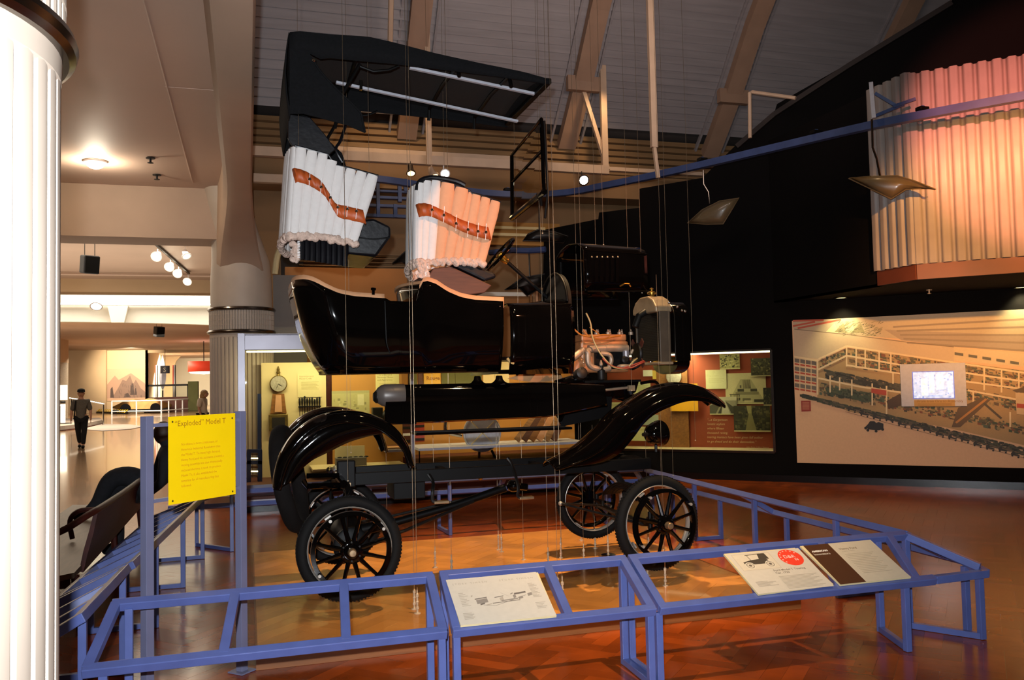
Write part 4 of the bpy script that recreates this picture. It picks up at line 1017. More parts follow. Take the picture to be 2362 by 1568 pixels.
# ---- folding top
t = thing('folding_top', 'black canvas folding top tilted up over the seats', 'car top', (1.3, YC, 4.1))
YN, YF = 6.56, 7.80
ridge = [(668, 82), (690, 80), (760, 87), (845, 92), (900, 104), (1000, 130), (1100, 152), (1200, 172), (1265, 190)]
edge = [(668, 262), (690, 150), (725, 137), (760, 133), (830, 140), (900, 146), (960, 153), (1060, 165), (1160, 178), (1262, 193)]
rz = [(S(x, y, 6.62).x, S(x, y, 6.62).z) for x, y in ridge]; xa, xb = rz[0][0], rz[-1][0]
ez = sorted((S(x, y, YN).x, S(x, y, YN).z) for x, y in edge[2:])
N = 28; rings = []
for i in range(N + 1):
    x = xa + (xb - xa) * i / N; zr_ = interp(rz, x); ze = interp(ez, x) if i > 2 else zr_ - .16; ze = min(ze, zr_ - .02)
    row = []
    for k in range(13):
        f = k / 12; y = YN + (YF - YN) * f; e = abs(2 * f - 1)
        row.append((x, y, zr_ + .05 * (1 - e ** 2) + .015 * math.sin(x * 9) * (1 - e)))
    drop = [(x, YN - .005, ze + (zr_ - ze) * .5), (x, YN + .01, ze)]
    rings.append([drop[1], drop[0]] + row + [(x, YF + .005, ze + (zr_ - ze) * .5), (x, YF - .01, ze)])
roof = MB().loft(rings, cap=False, wrap=False).build('roof_canvas', 'canopy_cloth', t, smooth=60, solid=.008)
MB().loft([[(x + .0, y, z - .012) for x, y, z in r[3:-3]] for r in rings[1:-1]], cap=False, wrap=False).build('lining', 'canopy_lining', t, smooth=60, solid=.003)
# rear quarter and back curtain
qp = [S(668, 82, YN), S(700, 100, YN), S(722, 136, YN), S(735, 160, YN), S(775, 205, YN), S(828, 256, YN), S(836, 280, YN), S(842, 306, YN), S(800, 288, YN), S(740, 272, YN), S(700, 262, YN), S(668, 262, YN)]
for y, nm_ in ((YN, 'quarter_panel'), (YF, 'quarter_panel')): MB().prism([(p.x, y, p.z) for p in qp], (0, .012, 0)).build(nm_, 'canopy_cloth', t, smooth=0)
MB().tube(spline([V((p.x, YN - .008, p.z)) for p in qp[2:8]], 3), .008, 6).build('binding', 'canopy_cloth', t)
MB().loft([[(rz[0][0] - .006 - .03 * math.sin(PI * f), YN + (YF - YN) * k / 12, rz[0][1] + .05 * (1 - (2 * k / 12 - 1) ** 2) * (1 - f) + (qp[-1].z - rz[0][1]) * f) for k in range(13)] for f in (0, .25, .5, .75, 1)], cap=False, wrap=False).build('back_curtain', 'canopy_cloth', t, smooth=60, solid=.008)
MB().lathe([(.014, 0), (.014, .01), (.008, .016)], S(724, 139, YN - .01), (0, -1, 0), 12).build('snap', 'chrome', t)
# inner flap hanging below at the back
fp = [S(664, 262, 6.75), S(664, 320, 6.75), S(675, 338, 6.75), S(720, 350, 6.75), S(758, 358, 6.75), S(774, 344, 6.75), S(750, 310, 6.75), S(715, 270, 6.75)]
MB().prism(fp, (0, .02, 0)).build('hanging_flap', 'black_leather', t, smooth=0, bevel=.006)
fl2 = [S(664, 250, 7.1), S(666, 330, 7.1), S(690, 345, 7.1), S(712, 262, 7.1)]
MB().prism(fl2, (0, .02, 0)).build('hanging_flap', 'canopy_cloth', t, smooth=0)
MB().tube(spline([S(797, 290, 6.9), S(785, 325, 6.85), S(775, 345, 6.8), S(790, 375, 6.8)], 5), .012, 8).build('strap', 'black_leather', t)
# white slats and bows
for (x0, y0, Y0), (x1, y1, Y1) in (((775, 190, 7.25), (1194, 280, 7.4)), ((945, 156, 6.80), (1244, 219, 6.9))):
    a, b_ = S(x0, y0, Y0), S(x1, y1, Y1); MB().bar(a, b_, .035, .022).build('white_slat', 'white_slat', t, smooth=0, bevel=.003)
a = S(832, 197, 7.2); MB().bb(a + V((-.012, -.02, -.04)), a + V((.012, .02, .04))).build('slat_clip', 'nickel_dark', t, smooth=0)
for x in (S(832, 140, YN).x + .02, 1.62, 2.05):
    zr_ = interp(rz, x) - .03; MB().tube([(x, YN + .02, zr_ - .1), (x, YN + .06, zr_), (x, YC, zr_ + .03), (x, YF - .06, zr_), (x, YF - .02, zr_ - .1)], .016, 8).build('bow', 'black_satin', t)
for Y in (YN + .04, YF - .04):
    a, b_ = S(832, 143, YN), S(788, 218, YN); MB().tube([(a.x, Y, a.z), (b_.x, Y, b_.z - .0), (b_.x - .05, Y, b_.z - .25)], .014, 8).build('bow_arm', 'black_satin', t)
    MB().tube([(a.x, Y, a.z - .02), (a.x + .1, Y, a.z - .05), (a.x + .22, Y, a.z - .03), (a.x + .3, Y, a.z + .01)], .011, 8).build('prop_iron', 'black_satin', t)
MB().bar((xb - .01, YN + .02, rz[-1][1] + .0), (xb - .01, YF - .02, rz[-1][1] + .0), .05, .05).build('front_bow', 'black_satin', t, smooth=0, bevel=.01)

# ---- seat backs: pleated white cloth with an orange leather band
def seat_back(label, tops, bots, band, bw, yn, yf, holes, group, salmon=0):
    t = thing('pleated_upholstery', label, 'seat back', tuple(S(*bots[len(bots) // 2], yn)), group)
    T = [S(x, y, yn) for x, y in tops]; B = [S(x, y, yn) for x, y in bots]
    # near arm pleats from front (last) to rear (first), then round the back and along the far arm
    pairs = [(T[i], B[i]) for i in range(len(T) - 1, -1, -1)]
    Tr, Br = T[0], B[0]; nb = 10; back = []; sh = V((B[0].x * (yf / yn - 1) * .85, 0, 0))
    for k in range(1, nb + 1):
        f = k / (nb + 1); bow = -.05 * math.sin(PI * f)
        back.append((sh * f + V((Tr.x + bow - .02, yn + (yf - yn) * f, Tr.z + .02 * math.sin(PI * f))), sh * f + V((Br.x + bow - .02, yn + (yf - yn) * f, Br.z))))
    far = [(sh + V((a.x, yf, a.z)), sh + V((b.x, yf, b.z))) for a, b in reversed(pairs)]
    allp = pairs + back + far
    for kp, ((a, b), (c, d)) in enumerate(zip(allp, allp[1:])):
        top, bot = (a + c) / 2, (b + d) / 2; w = ((a - c).length + (b - d).length) / 4
        n_ = 9; pts = []; rr = []
        for i in range(n_):
            f = i / (n_ - 1); p = top + (bot - top) * f; pts.append(p)
            ww = ((a - c).length * (1 - f) + (b - d).length * f) / 2
            rr.append(ww * (1.06 if 0 < i < n_ - 1 else .9) * (1 + .03 * math.sin(i * 2.1 + w * 90)))
        dirv = (c - a).normalized()
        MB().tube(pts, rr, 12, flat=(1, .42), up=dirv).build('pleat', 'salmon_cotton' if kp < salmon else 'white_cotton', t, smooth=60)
        ed = MB()
        for i in range(7): ed.sph(bot + (d - b) * (i / 6 - .5) * .95 + V((0, 0, random.uniform(-.012, .02))), random.uniform(.018, .030), 8, 6)
        ed.build('stuffing', 'horsehair', t, kind='stuff')
    MB().tube([p[0] + V((0, 0, .006)) for p in allp], .009, 8).build('piping', 'black_leather', t)
    P = spline([S(x, y, yn) + V((0, -.045, 0)) for x, y in band], 5); h = bw
    P = P + [V((P[-1].x, yn - .0, P[-1].z))]
    up = V((0.15, 0, 1))
    def bandmesh(Q): 
        rows = []
        for i, p in enumerate(Q):
            off = V((0, -.012 * abs(math.sin(i * .95)), 0)); rows.append([p + off + V((-.01, 0, h / 2)), p + off + V((0, -.006, 0)), p + off + V((.012, 0, -h / 2))])
        return MB().loft(rows, cap=False, wrap=False)
    first = P[0]
    Q = [sh * f + V((first.x - .02, yn + (yf - yn) * f, first.z)) for f in (.9, .6, .3, .1)] + [V((first.x - .012, yn - .02, first.z))] + P
    bandmesh(Q).build('leather_band', 'orange_leather', t, smooth=60, solid=.008)
    for x, y in holes:
        q = S(x, y, yn) + V((0, -.066, 0)); MB().lathe([(.012, 0), (.012, .008), (.006, .014)], q, (0, -1, 0), 10).build('band_bolt', 'chrome', t)
        MB().tube([q + V((.004, -.004, .07)), q + V((-.006, -.004, -.06))], .0022, 6).build('band_cord', 'lamp_white', t)
    return t
seat_back('rear seat back in white pleated cloth with an orange leather band, left', [(682, 338), (708, 345), (733, 352), (757, 358), (773, 382), (798, 387), (822, 393), (847, 400), (873, 407)],
          [(668, 545), (688, 546), (708, 547), (727, 549), (745, 551), (763, 553), (783, 556), (802, 560), (822, 565)],
          [(682, 407), (703, 413), (722, 423), (742, 437), (758, 460), (775, 487), (800, 494), (838, 503)], .105, 6.70, 7.66, [(713, 418), (739, 436), (760, 460), (777, 482), (799, 486), (820, 491)], 'seat backs hanging over the body')
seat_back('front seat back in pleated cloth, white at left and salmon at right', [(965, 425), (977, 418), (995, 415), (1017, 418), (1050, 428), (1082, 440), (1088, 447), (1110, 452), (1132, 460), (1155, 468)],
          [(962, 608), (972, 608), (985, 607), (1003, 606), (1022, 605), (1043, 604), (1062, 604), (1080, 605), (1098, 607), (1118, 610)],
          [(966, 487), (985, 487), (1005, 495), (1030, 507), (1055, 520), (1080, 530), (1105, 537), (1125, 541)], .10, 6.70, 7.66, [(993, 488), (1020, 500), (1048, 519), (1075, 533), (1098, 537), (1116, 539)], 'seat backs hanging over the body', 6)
# black top roll on the front seat
b = MB(); b.tube(spline([S(962, 440, 6.72), S(970, 418, 6.72), S(1000, 410, 6.72), S(1050, 418, 6.72), S(1072, 428, 6.72)], 5), .022, 10); tag(b.build('seat_roll', 'black_leather'), 'black leather roll along the top of the front seat back', 'seat trim')

# ---- seat cushions
t = thing('seat_cushion', 'rear seat cushion, black leather block with a pleated skirt', 'seat cushion', tuple(S(800, 590, 7.0)), 'seat cushions of the hanging car')
b = MB(); fr = [S(800, 512, 6.9), S(862, 503, 6.9), S(901, 522, 6.9), S(902, 545, 6.9), S(880, 575, 6.9), S(868, 592, 6.9), S(800, 585, 6.9)]
b.prism(fr, (0, .75, 0)); b.build('cushion', 'black_leather', t, smooth=30, bevel=.02)
MB().tube([p + V((0, -.004, 0)) for p in (S(800, 545, 6.9), S(860, 552, 6.9), S(900, 548, 6.9))], .006, 6).build('seam', 'black_satin', t)
for k in range(9):
    x0 = 690 + k * 12.4; a, b_ = S(x0 + 6, 552 + k * 1.2, 6.85), S(x0 + 6, 598 + k * 2.0, 6.85)
    MB().tube([a, (a + b_) / 2 + V((0, -.012, 0)), b_], .022, 8).build('skirt_pleat', 'black_leather', t)
wl_ = MB(); random.seed(3)
for k in range(40): wl_.sph(S(680 + random.uniform(-8, 8), 560 + k * 1.1, 6.8), random.uniform(.012, .024), 7, 5)
wl_.build('stuffing', 'horsehair', t, kind='stuff')
for k in range(12): MB().tube([S(686, 553 + k * 3.6, 6.78), S(692, 554 + k * 3.6, 6.78)], .003, 5).build('stitch', 'lamp_white', t)
t = thing('seat_cushion', 'front seat cushion with bare brown board and black springs', 'seat cushion', tuple(S(1060, 640, 7.0)), 'seat cushions of the hanging car')
b = MB(); b.prism([S(985, 640, 6.72), S(1000, 618, 6.72), S(1040, 614, 6.72), S(1135, 658, 6.72), S(1118, 675, 6.72), S(1065, 682, 6.72)], (0, .8, 0)); b.build('seat_board', 'brown_board', t, smooth=0, bevel=.008)
b = MB(); b.prism([S(1040, 610, 6.72), S(1075, 604, 6.72), S(1143, 630, 6.72), S(1146, 640, 6.72), S(1120, 648, 6.72)], (0, .75, 0)); b.build('spring_case', 'black_leather', t, smooth=0, bevel=.02)
wl_ = MB()
for k in range(60): wl_.sph(S(972 + random.uniform(-6, 18), 610 + k * .5, 6.68), random.uniform(.01, .02), 7, 5)
wl_.build('stuffing', 'horsehair', t, kind='stuff')
for k in range(9): MB().tube([S(980, 617 + k * 3, 6.67), S(988, 614 + k * 3, 6.67)], .003, 5).build('stitch', 'lamp_white', t)

# ---- suspension wires, each with a turnbuckle at the platform
ANCH = [(956, 1405, 'left of a close pair right of the near rear wheel'), (963, 1415, 'right of a close pair right of the near rear wheel'), (894, 1287, 'behind the spokes of the near rear wheel'),
        (1004, 1309, 'standing alone right of the near rear wheel'), (1042, 1330, 'above the left corner of the white plan board'), (1150, 1268, 'left of a pair at the back platform edge'), (1157, 1273, 'right of a pair at the back platform edge'),
        (1208, 1291, 'in the middle of the empty platform'), (1265, 1312, 'passing beside the wishbone ball of the front axle'), (1294, 1286, 'between the platform middle and the far front wheel'),
        (1287, 1376, 'left of the bright pair rising past the windscreen'), (1298, 1386, 'right of the bright pair rising past the windscreen'), (1341, 1246, 'at the back under the far front wheel'), (1373, 1264, 'under the hub of the far front wheel'),
        (1347, 1303, 'left of the front wheel shadow on the platform'), (1403, 1280, 'on a round plate between the front wheels'), (1496, 1264, 'behind the spokes of the near front wheel'), (1530, 1268, 'behind the hub of the near front wheel'),
        (1494, 1327, 'under the left edge of the near front wheel'), (1535, 1351, 'below the near front wheel in front')]
for i, (px, py, lab) in enumerate(ANCH):
    p = PZ(px, py, PTOP)
    top = 11.0 if i in (0, 1, 4, 7, 8, 10, 11, 14, 3, 9) else (2.0 if i in (5, 6, 2) else 1.3 if i in (12, 13, 15, 16, 17) else 1.0)
    if i in (18,): top = 0.55
    if i == 19: top = 2.6
    t = thing('suspension_wire', 'thin steel wire with turnbuckle ' + lab, 'wire', tuple(p), 'suspension wires')
    MB().tube([p + V((0, 0, .15)), V((p.x, p.y, top))], .0015, 6).build('cable', 'wire', t)
    b = MB(); b.lathe([(.024, .0005), (.024, .006), (.008, .01), (.008, .03), (.013, .035), (.013, .05), (.008, .052), (.008, .08), (.012, .083), (.012, .09), (.008, .093), (.008, .12), (.012, .122), (.012, .14), (.005, .15), (.005, .19)], p, n=10); b.build('turnbuckle', 'turnbuckle', t, smooth=0)
    if i == 15: MB().lathe([(.07, .0005), (.07, .006), (.06, .008)], p + V((0, 0, 0)), n=24).build('foot_plate', 'nickel_dark', t)
HANG = [(790, 120, 6.48, 1.05, 'crossing the folding top and rear seat back at the left'), (848, 150, 6.75, 3.25, 'ending at the front corner of the rear seat back'), (800, 300, 7.2, 1.2, 'hidden behind the rear seat back and ending at the chassis'),
        (1030, 250, 6.85, 2.2, 'passing the front seat back and ending at the brown board'), (1244, 230, 6.9, 3.0, 'dropping from the front tip of the white top slat'), (1332, 300, 6.9, 1.9, 'ending above the engine intake'),
        (1385, 300, 7.1, 2.95, 'holding the middle of the bonnet'), (1440, 300, 6.95, 1.65, 'holding the front end of the bonnet'), (1470, 300, 6.88, 2.5, 'crossing the front corner of the bonnet'),
        (1519, 420, 6.95, 1.9, 'left of two wires in front of the radiator strip'), (1532, 420, 6.9, 0.9, 'right of two wires in front of the radiator strip'), (1585, 420, 6.85, 1.2, 'rightmost, holding the radiator shell'),
        (1370, 420, 7.3, 2.9, 'holding the rear end of the bonnet'), (688, 260, 6.7, 3.5, 'holding the rear edge of the rear seat back')]
for px, py, Y, zlow, lab in HANG:
    p = S(px, py, Y); t = thing('suspension_wire', 'thin steel wire ' + lab, 'wire', (p.x, p.y, zlow), 'suspension wires')
    MB().tube([(p.x, p.y, zlow), (p.x, p.y, 11.0)], .0015, 6).build('cable', 'wire', t)
    MB().sph((p.x, p.y, zlow), .006, 8, 6).build('ferrule', 'turnbuckle', t)

# ================================================================== BARRIER RAILS
ZF, ZR, TW = 0.43, 0.63, 0.05
def ladder(name, label, A, B, A2, B2, rungs, legs, m='rail_blue', group='blue barrier rails'):
    """A-B outer low bar, A2-B2 inner high bar; rungs and legs as fractions along"""
    A, B, A2, B2 = V(A), V(B), V(A2), V(B2); nrm = (B - A).cross(A2 - A).normalized()
    if nrm.z < 0: nrm = -nrm
    t = thing(name, label, 'barrier', (A.x, A.y, 0), group)
    MB().bar(A, B, TW, TW, nrm).build('front_bar', m, t, smooth=0, bevel=.004)
    MB().bar(A2, B2, TW, TW, nrm).build('rear_bar', m, t, smooth=0, bevel=.004)
    for f in rungs:
        f0, f1 = f if isinstance(f, tuple) else (f, f)
        MB().bar(A.lerp(B, f0) + nrm * .001, A2.lerp(B2, f1) + nrm * .001, TW, TW * .98, nrm).build('cross_bar', m, t, smooth=0, bevel=.004)
    for f in legs:
        p, q = A.lerp(B, f), A2.lerp(B2, f); dn = (q - p); dn.z = 0; dn.normalize(); p0, q0 = p + dn * .01, q - dn * .01
        MB().bar((p0.x, p0.y, .002), (p0.x, p0.y, p.z - .02), .04, .04, (1, 0, 0)).build('leg', m, t, smooth=0, bevel=.003)
        MB().bar((q0.x, q0.y, .002), (q0.x, q0.y, q.z - .02), .04, .04, (1, 0, 0)).build('leg', m, t, smooth=0, bevel=.003)
        MB().bar((p0.x, p0.y, .022), (q0.x, q0.y, .022), .038, .038).build('foot', m, t, smooth=0, bevel=.003)
    return t
yf_, yr_ = 4.58, 5.0
def fx(px, py): return PZ(px, py, ZF).x
xa0, xa1 = fx(197, 1535), fx(1036, 1465); xb1 = fx(1527, 1412); xc1 = fx(2118, 1352)
ladder('barrier_rail', 'blue barrier rail section at the lower left, empty between its bars', (xa0, yf_, ZF), (xa1, yf_, ZF), (PZ(262, 1390, ZR).x, yr_, ZR), (PZ(1008, 1340, ZR).x, yr_, ZR), [.012, .36, .70, .988], [.985, .05])
ladder('barrier_rail', 'blue barrier rail section holding the white plan board', (xa1 + .03, yf_, ZF), (xb1 - .012, yf_, ZF), (PZ(1018, 1338, ZR).x + .01, yr_, ZR), (PZ(1462, 1300, ZR).x, yr_, ZR), [.02, .56, .98], [.02, .975])
ladder('barrier_rail', 'blue barrier rail section holding the two text panels', (xb1 + .012, yf_, ZF), (xc1 + .22, yf_, ZF), (PZ(1470, 1300, ZR).x, yr_, ZR), (4.34, yr_, ZR), [.012, (.345, .38), (.63, .665), (.93, .93)], [.0, .885])
# corner piece and right side
ct = thing('barrier_corner', 'blue mitred corner of the barrier at the far right', 'barrier', (4.6, 4.6, 0), 'blue barrier rails')
c0, c1, c2, c3 = V((xc1 + .22, yf_, ZF)), PZ(2275, 1322, ZF), V((4.34, yr_, ZR)), PZ(2268, 1298, ZF + .03)
c3 = c1 + V((.06, .22, .02))
for a, b_ in ((c0, c1), (c2, c1 + V((0, .05, .03))), (c1, c3), (c2, c3)): MB().bar(a, b_, TW, TW).build('bar', 'rail_blue', ct, smooth=0, bevel=.004)
for p in (c1 + V((-.03, .03, 0)), c2 + V((0, .0, 0)), c3 + V((-.02, 0, 0))):
    MB().bar((p.x, p.y, .002), (p.x, p.y, p.z - .02), .04, .04, (1, 0, 0)).build('leg', 'rail_blue', ct, smooth=0, bevel=.003)
MB().bar((c1.x - .03, c1.y + .03, .022), (c2.x, c2.y, .022), .038, .038).build('foot', 'rail_blue', ct, smooth=0)
ladder('barrier_rail', 'blue barrier rail running back along the right side of the platform', (4.78, 5.0, ZF), (4.95, 9.75, ZF), (4.36, 5.0, ZR), (4.66, 9.75, ZR), [.02, .5, .98], [.18, .45, .72, .97])
ladder('barrier_rail', 'blue barrier rail along the back of the platform', (5.0, 10.35, ZF), (-0.85, 10.35, ZF), (4.66, 9.85, ZR), (-0.42, 9.85, ZR), [.02, .35, .68, .98], [.1, .48, .66, .95])
# left side: two sections with many slats
ladder('barrier_rail', 'grey-blue slatted barrier rail behind the bench on the left', (-1.16, 6.05, ZF), (-0.93, 9.75, ZF), (-0.72, 6.05, ZR), (-0.43, 9.75, ZR), [.02, .16, .30, .44, .58, .72, .86, .98], [.25, .6, .95])
ladder('barrier_rail', 'short blue slatted barrier rail at the left front corner', (-1.24, 4.4, ZF), (-1.18, 5.98, ZF), (-0.80, 4.75, ZR), (-0.735, 5.98, ZR), [.02, .30, .62, .98], [.1, .95])

# ---- boards lying in the front rail
def board(name, label, quad, th=.012, back='cream_panel'):
    """quad px corners: rear-left, rear-right, front-right, front-left on the sloping rail"""
    sl_ = (ZR - ZF) / (yr_ - yf_)
    def on(px, py):
        d = ray(px, py); k = ZF - sl_ * yf_ + .026 - EYE; tt = k / (d.z - sl_ * d.y); return EYEP + d * tt
    Q = [on(*q) for q in quad]; nrm = V((0, -sl_, 1)).normalized()
    t = thing(name, label, 'sign', tuple(Q[3]))
    MB().prism([q + nrm * .004 for q in Q], nrm * th).build('board', back, t, smooth=0)
    o = Q[3] + nrm * (th + .004); eu = V((1, 0, 0)); ev = V((0, 1, sl_)).normalized()
    w = (Q[2].x - Q[3].x + Q[1].x - Q[0].x) / 2; h = ((Q[0] - Q[3]).length + (Q[1] - Q[2]).length) / 2
    return t, Print(o, eu, ev), w, h, (Q[0].x - Q[3].x)
t, P, w, h, sk = board('plan_board', 'white board with faint exploded drawing in the left blue rail', [(1032, 1342), (1240, 1325), (1283, 1425), (1062, 1448)])
P.rect(0, 0, w, h, '#cbc1b0')
for k, (u, v) in enumerate(((.05, .86), (.56, .86))): P.text('STORK TIMKEN', w * u, h * v, .021, '#a89c8a', space=1.5)
g1, g2, g3 = '#8d8479', '#6d645c', '#ab9f8e'
for u, v, ww, hh, c in ((.23, .50, .13, .02, g2), (.24, .40, .12, .09, g1), (.27, .37, .05, .03, g2), (.44, .50, .10, .015, g2), (.49, .42, .04, .07, g3), (.40, .38, .30, .014, g2), (.50, .41, .18, .025, g1), (.66, .53, .13, .035, g2), (.64, .45, .03, .07, g1), (.69, .42, .05, .05, g1), (.80, .47, .05, .06, g1), (.62, .54, .03, .02, g1), (.33, .35, .06, .02, g3), (.2, .56, .02, .03, g3)):
    P.poly([(w * u, h * v), (w * (u + ww), h * (v + .02)), (w * (u + ww), h * (v + hh + .02)), (w * u, h * (v + hh))], c)
P.line([(w * .30, h * .37), (w * .42, h * .33), (w * .62, h * .42), (w * .78, h * .5)], .003, g1); P.line([(w * .52, h * .6), (w * .6, h * .5)], .002, g3)
for k in range(9): P.rect(w * .08, h * (.66 - k * .035), w * (.13 + .02 * (k % 3)), h * (.672 - k * .035), g3)
for k in range(12): P.rect(w * .85, h * (.74 - k * .028), w * (.90 + .02 * (k % 3)), h * (.752 - k * .028), g3)
for k in range(5): P.rect(w * .06, h * (.22 - k * .03), w * (.15 + .02 * (k % 2)), h * (.235 - k * .03), g3); P.rect(w * .84, h * (.30 - k * .03), w * (.95 - .02 * (k % 3)), h * (.312 - k * .03), g3)
P.build('print', 'print_gloss', t)
t, P, w, h, sk = board('text_panel', 'pale text panel with touring car photo and red round badge', [(1668, 1282), (1832, 1268), (1921, 1352), (1748, 1375)])
P.rect(0, 0, w, h, '#cdc4b2'); P.rect(w * .05, h * .55, w * .56, h * .97, '#bdb19c'); P.rect(w * .058, h * .56, w * .552, h * .96, '#d2c6ae')
dk = '#4a4238'
P.poly([(w * .14, h * .69), (w * .47, h * .69), (w * .47, h * .79), (w * .42, h * .82), (w * .24, h * .80), (w * .13, h * .76)], dk)
P.poly([(w * .36, h * .80), (w * .50, h * .80), (w * .49, h * .95), (w * .39, h * .95), (w * .38, h * .88)], dk); P.line([(w * .22, h * .93), (w * .42, h * .945)], .006, dk); P.line([(w * .25, h * .8), (w * .24, h * .92)], .004, dk)
for u in (.19, .46):
    P.disc(w * u, h * .67, w * .062, '#d8cfb9'); P.disc(w * u, h * .67, w * .05, '#857a6a'); P.disc(w * u, h * .67, w * .04, '#cfc3ac'); P.disc(w * u, h * .67, w * .02, '#6a6156')
P.disc(w * .79, h * .78, w * .155, '#e8432c', 32)
P.text('D&R', w * .70, h * .77, .042, '#f6d8cc'); P.text('N', w * .82, h * .69, .034, '#f6d8cc')
for k in range(9):
    a = math.radians(40 + k * 22); P.disc(w * .79 + w * .13 * math.cos(a), h * .78 + w * .13 * math.sin(a), .006, '#f0b0a0', 8)
P.text('Ford Model T Touring', w * .42, h * .475, .025, '#8a8070', bold=.0006); P.text('Car, 1923', w * .42, h * .41, .025, '#8a8070', bold=.0006)
for k in range(11): P.rect(w * .42, h * (.335 - k * .029), w * (.93 - .05 * ((k * 7) % 3)), h * (.347 - k * .029), '#b0a592')
for k in range(5): P.rect(w * .08, h * (.26 - k * .026), w * (.24 + .05 * ((k * 5) % 3)), h * (.272 - k * .026), '#a89d8c')
P.build('print', 'print_gloss', t)
t, P, w, h, sk = board('text_panel', 'half brown, half cream text panel at the right end', [(1844, 1264), (1998, 1250), (2100, 1335), (1937, 1353)])
P.rect(0, 0, w, h, '#cdc0a6'); P.rect(0, 0, w * .36, h, '#4d2f1c')
P.text('AMERICAN', w * .04, h * .81, .024, '#f2ece0', bold=.001); P.text('Innovators', w * .03, h * .73, .028, '#efe6d2')
P.text('Henry Ford', w * .44, h * .81, .028, '#8a7a62', bold=.0008); P.text('(1863-1947)', w * .44, h * .75, .02, '#a89a82')
for k in range(13): P.rect(w * .44, h * (.68 - k * .04), w * (.86 - .04 * ((k * 7) % 3)), h * (.692 - k * .04), '#b3a58c')
P.build('print', 'print_gloss', t)

# ---- yellow sign on two posts
a, b_ = V((-.535, 5.205, 0)), V((-.045, 5.70, 0)); d = (b_ - a).normalized(); nn = V((d.y, -d.x, 0))
t = thing('exhibit_sign', 'yellow square exhibit sign mounted between two grey-blue posts', 'sign', tuple(a))
ztop = 1.60
for p in (a, b_):
    MB().box(p + V((0, 0, ztop / 2 + .003)), (.05, .05, ztop), Matrix.Rotation(math.atan2(d.y, d.x), 3, 'Z')).build('post', 'post_blue', t, smooth=0, bevel=.002)
    MB().box(p + V((0, 0, .006)), (.12, .12, .01), Matrix.Rotation(math.atan2(d.y, d.x), 3, 'Z')).build('foot_plate', 'post_blue', t, smooth=0, bevel=.002)
for z in (1.55, 1.13): MB().bar(a + V((0, 0, z)), b_ + V((0, 0, z)), .02, .02).build('rail', 'post_blue', t, smooth=0)
L = (b_ - a).length; pw = .50; u0 = (L - pw) / 2 + .015; zb4, zt4 = 1.10, 1.595
pa = a + d * u0 + nn * .035
MB().prism([pa + V((0, 0, zb4)), pa + d * pw + V((0, 0, zb4)), pa + d * pw + V((0, 0, zt4)), pa + V((0, 0, zt4))], nn * .006).build('panel', 'sign_yellow', t, smooth=0)
P = Print(pa + nn * .006 + V((0, 0, zb4)), d, (0, 0, 1)); H4 = zt4 - zb4
P.text('\u201cExploded\u201d Model T', .04, H4 * .885, .046, '#a86c06')
lines = ['No object is more emblematic of', "America's Industrial Revolution than", 'the Model T. To meet high demand,', 'Henry Ford and his assistants created a', 'moving assembly line that dramatically', 'reduced the time it took to produce', "Model T's. It also established the", 'template for all manufacturing that', 'followed.']
for k, s_ in enumerate(lines): P.text(s_, .085, H4 * (.66 - k * .060), .0200, '#c98405')
for u, v in ((.025, .02), (pw - .025, .02), (.025, H4 - .03), (pw - .025, H4 - .03)):
    P.disc(u, v, .006, '#3a2a10', 10)
P.build('lettering', 'print', t)

# ================================================================== BENCH AND SEATED PERSON
t = thing('bench', 'curved red-brown wooden bench with backrest, left behind the rail', 'bench', (-1.4, 8.2, 0))
ys = [6.95 + (11.2 - 6.95) * i / 16 for i in range(17)]
seatr = [[(-1.98, y, .40), (-1.95, y, .435), (-1.7, y, .42), (-1.45, y, .415), (-1.20, y, .45), (-1.20, y, .41), (-1.45, y, .375), (-1.7, y, .38)] for y in ys]
MB().loft(seatr).build('seat', 'seat_veneer', t, smooth=50)
bk = []
for i, y in enumerate([7.25 + (11.2 - 7.25) * i / 16 for i in range(17)]):
    lean = .0; zt_ = .80 + .03 * math.cos((y - 6.75) / 4.4 * PI); e = min(1, i / 3)
    x0 = -1.22
    bk.append([(x0, y, .40), (x0 + .03, y, .55), (x0 + .07, y, .70), (x0 + .10 + .02 * e, y, zt_), (x0 + .13 + .02 * e, y, zt_ + .01), (x0 + .10, y, .68), (x0 + .06, y, .53), (x0 + .03, y, .39)])
MB().loft(bk).build('backrest', 'mahogany', t, smooth=50)
MB().tube(spline([(-1.85, 6.95, .63), (-1.55, 6.96, .67), (-1.30, 7.02, .74), (-1.14, 7.16, .83), (-1.085, 7.5, .85), (-1.08, 9.0, .82), (-1.08, 11.2, .80)], 6), .028, 10, flat=(1, .7)).build('top_rail', 'mahogany', t)
for y in (8.6, 11.0):
    MB().tube(spline([(-1.12, y, .70), (-1.30, y, .69), (-1.45, y, .68), (-1.52, y, .60), (-1.50, y, .44)], 5), .022, 8).build('armrest', 'mahogany', t)
for y in (7.1, 9.0, 11.0):
    for x in (-1.88, -1.22): MB().tube([(x, y, .40), (x + (.03 if x > -1.5 else -.03), y, .001)], [.03, .022], 8).build('leg', 'mahogany', t)
MB().bb((-1.92, 7.0, .33), (-1.24, 7.04, .39)).build('apron', 'mahogany', t, smooth=0)
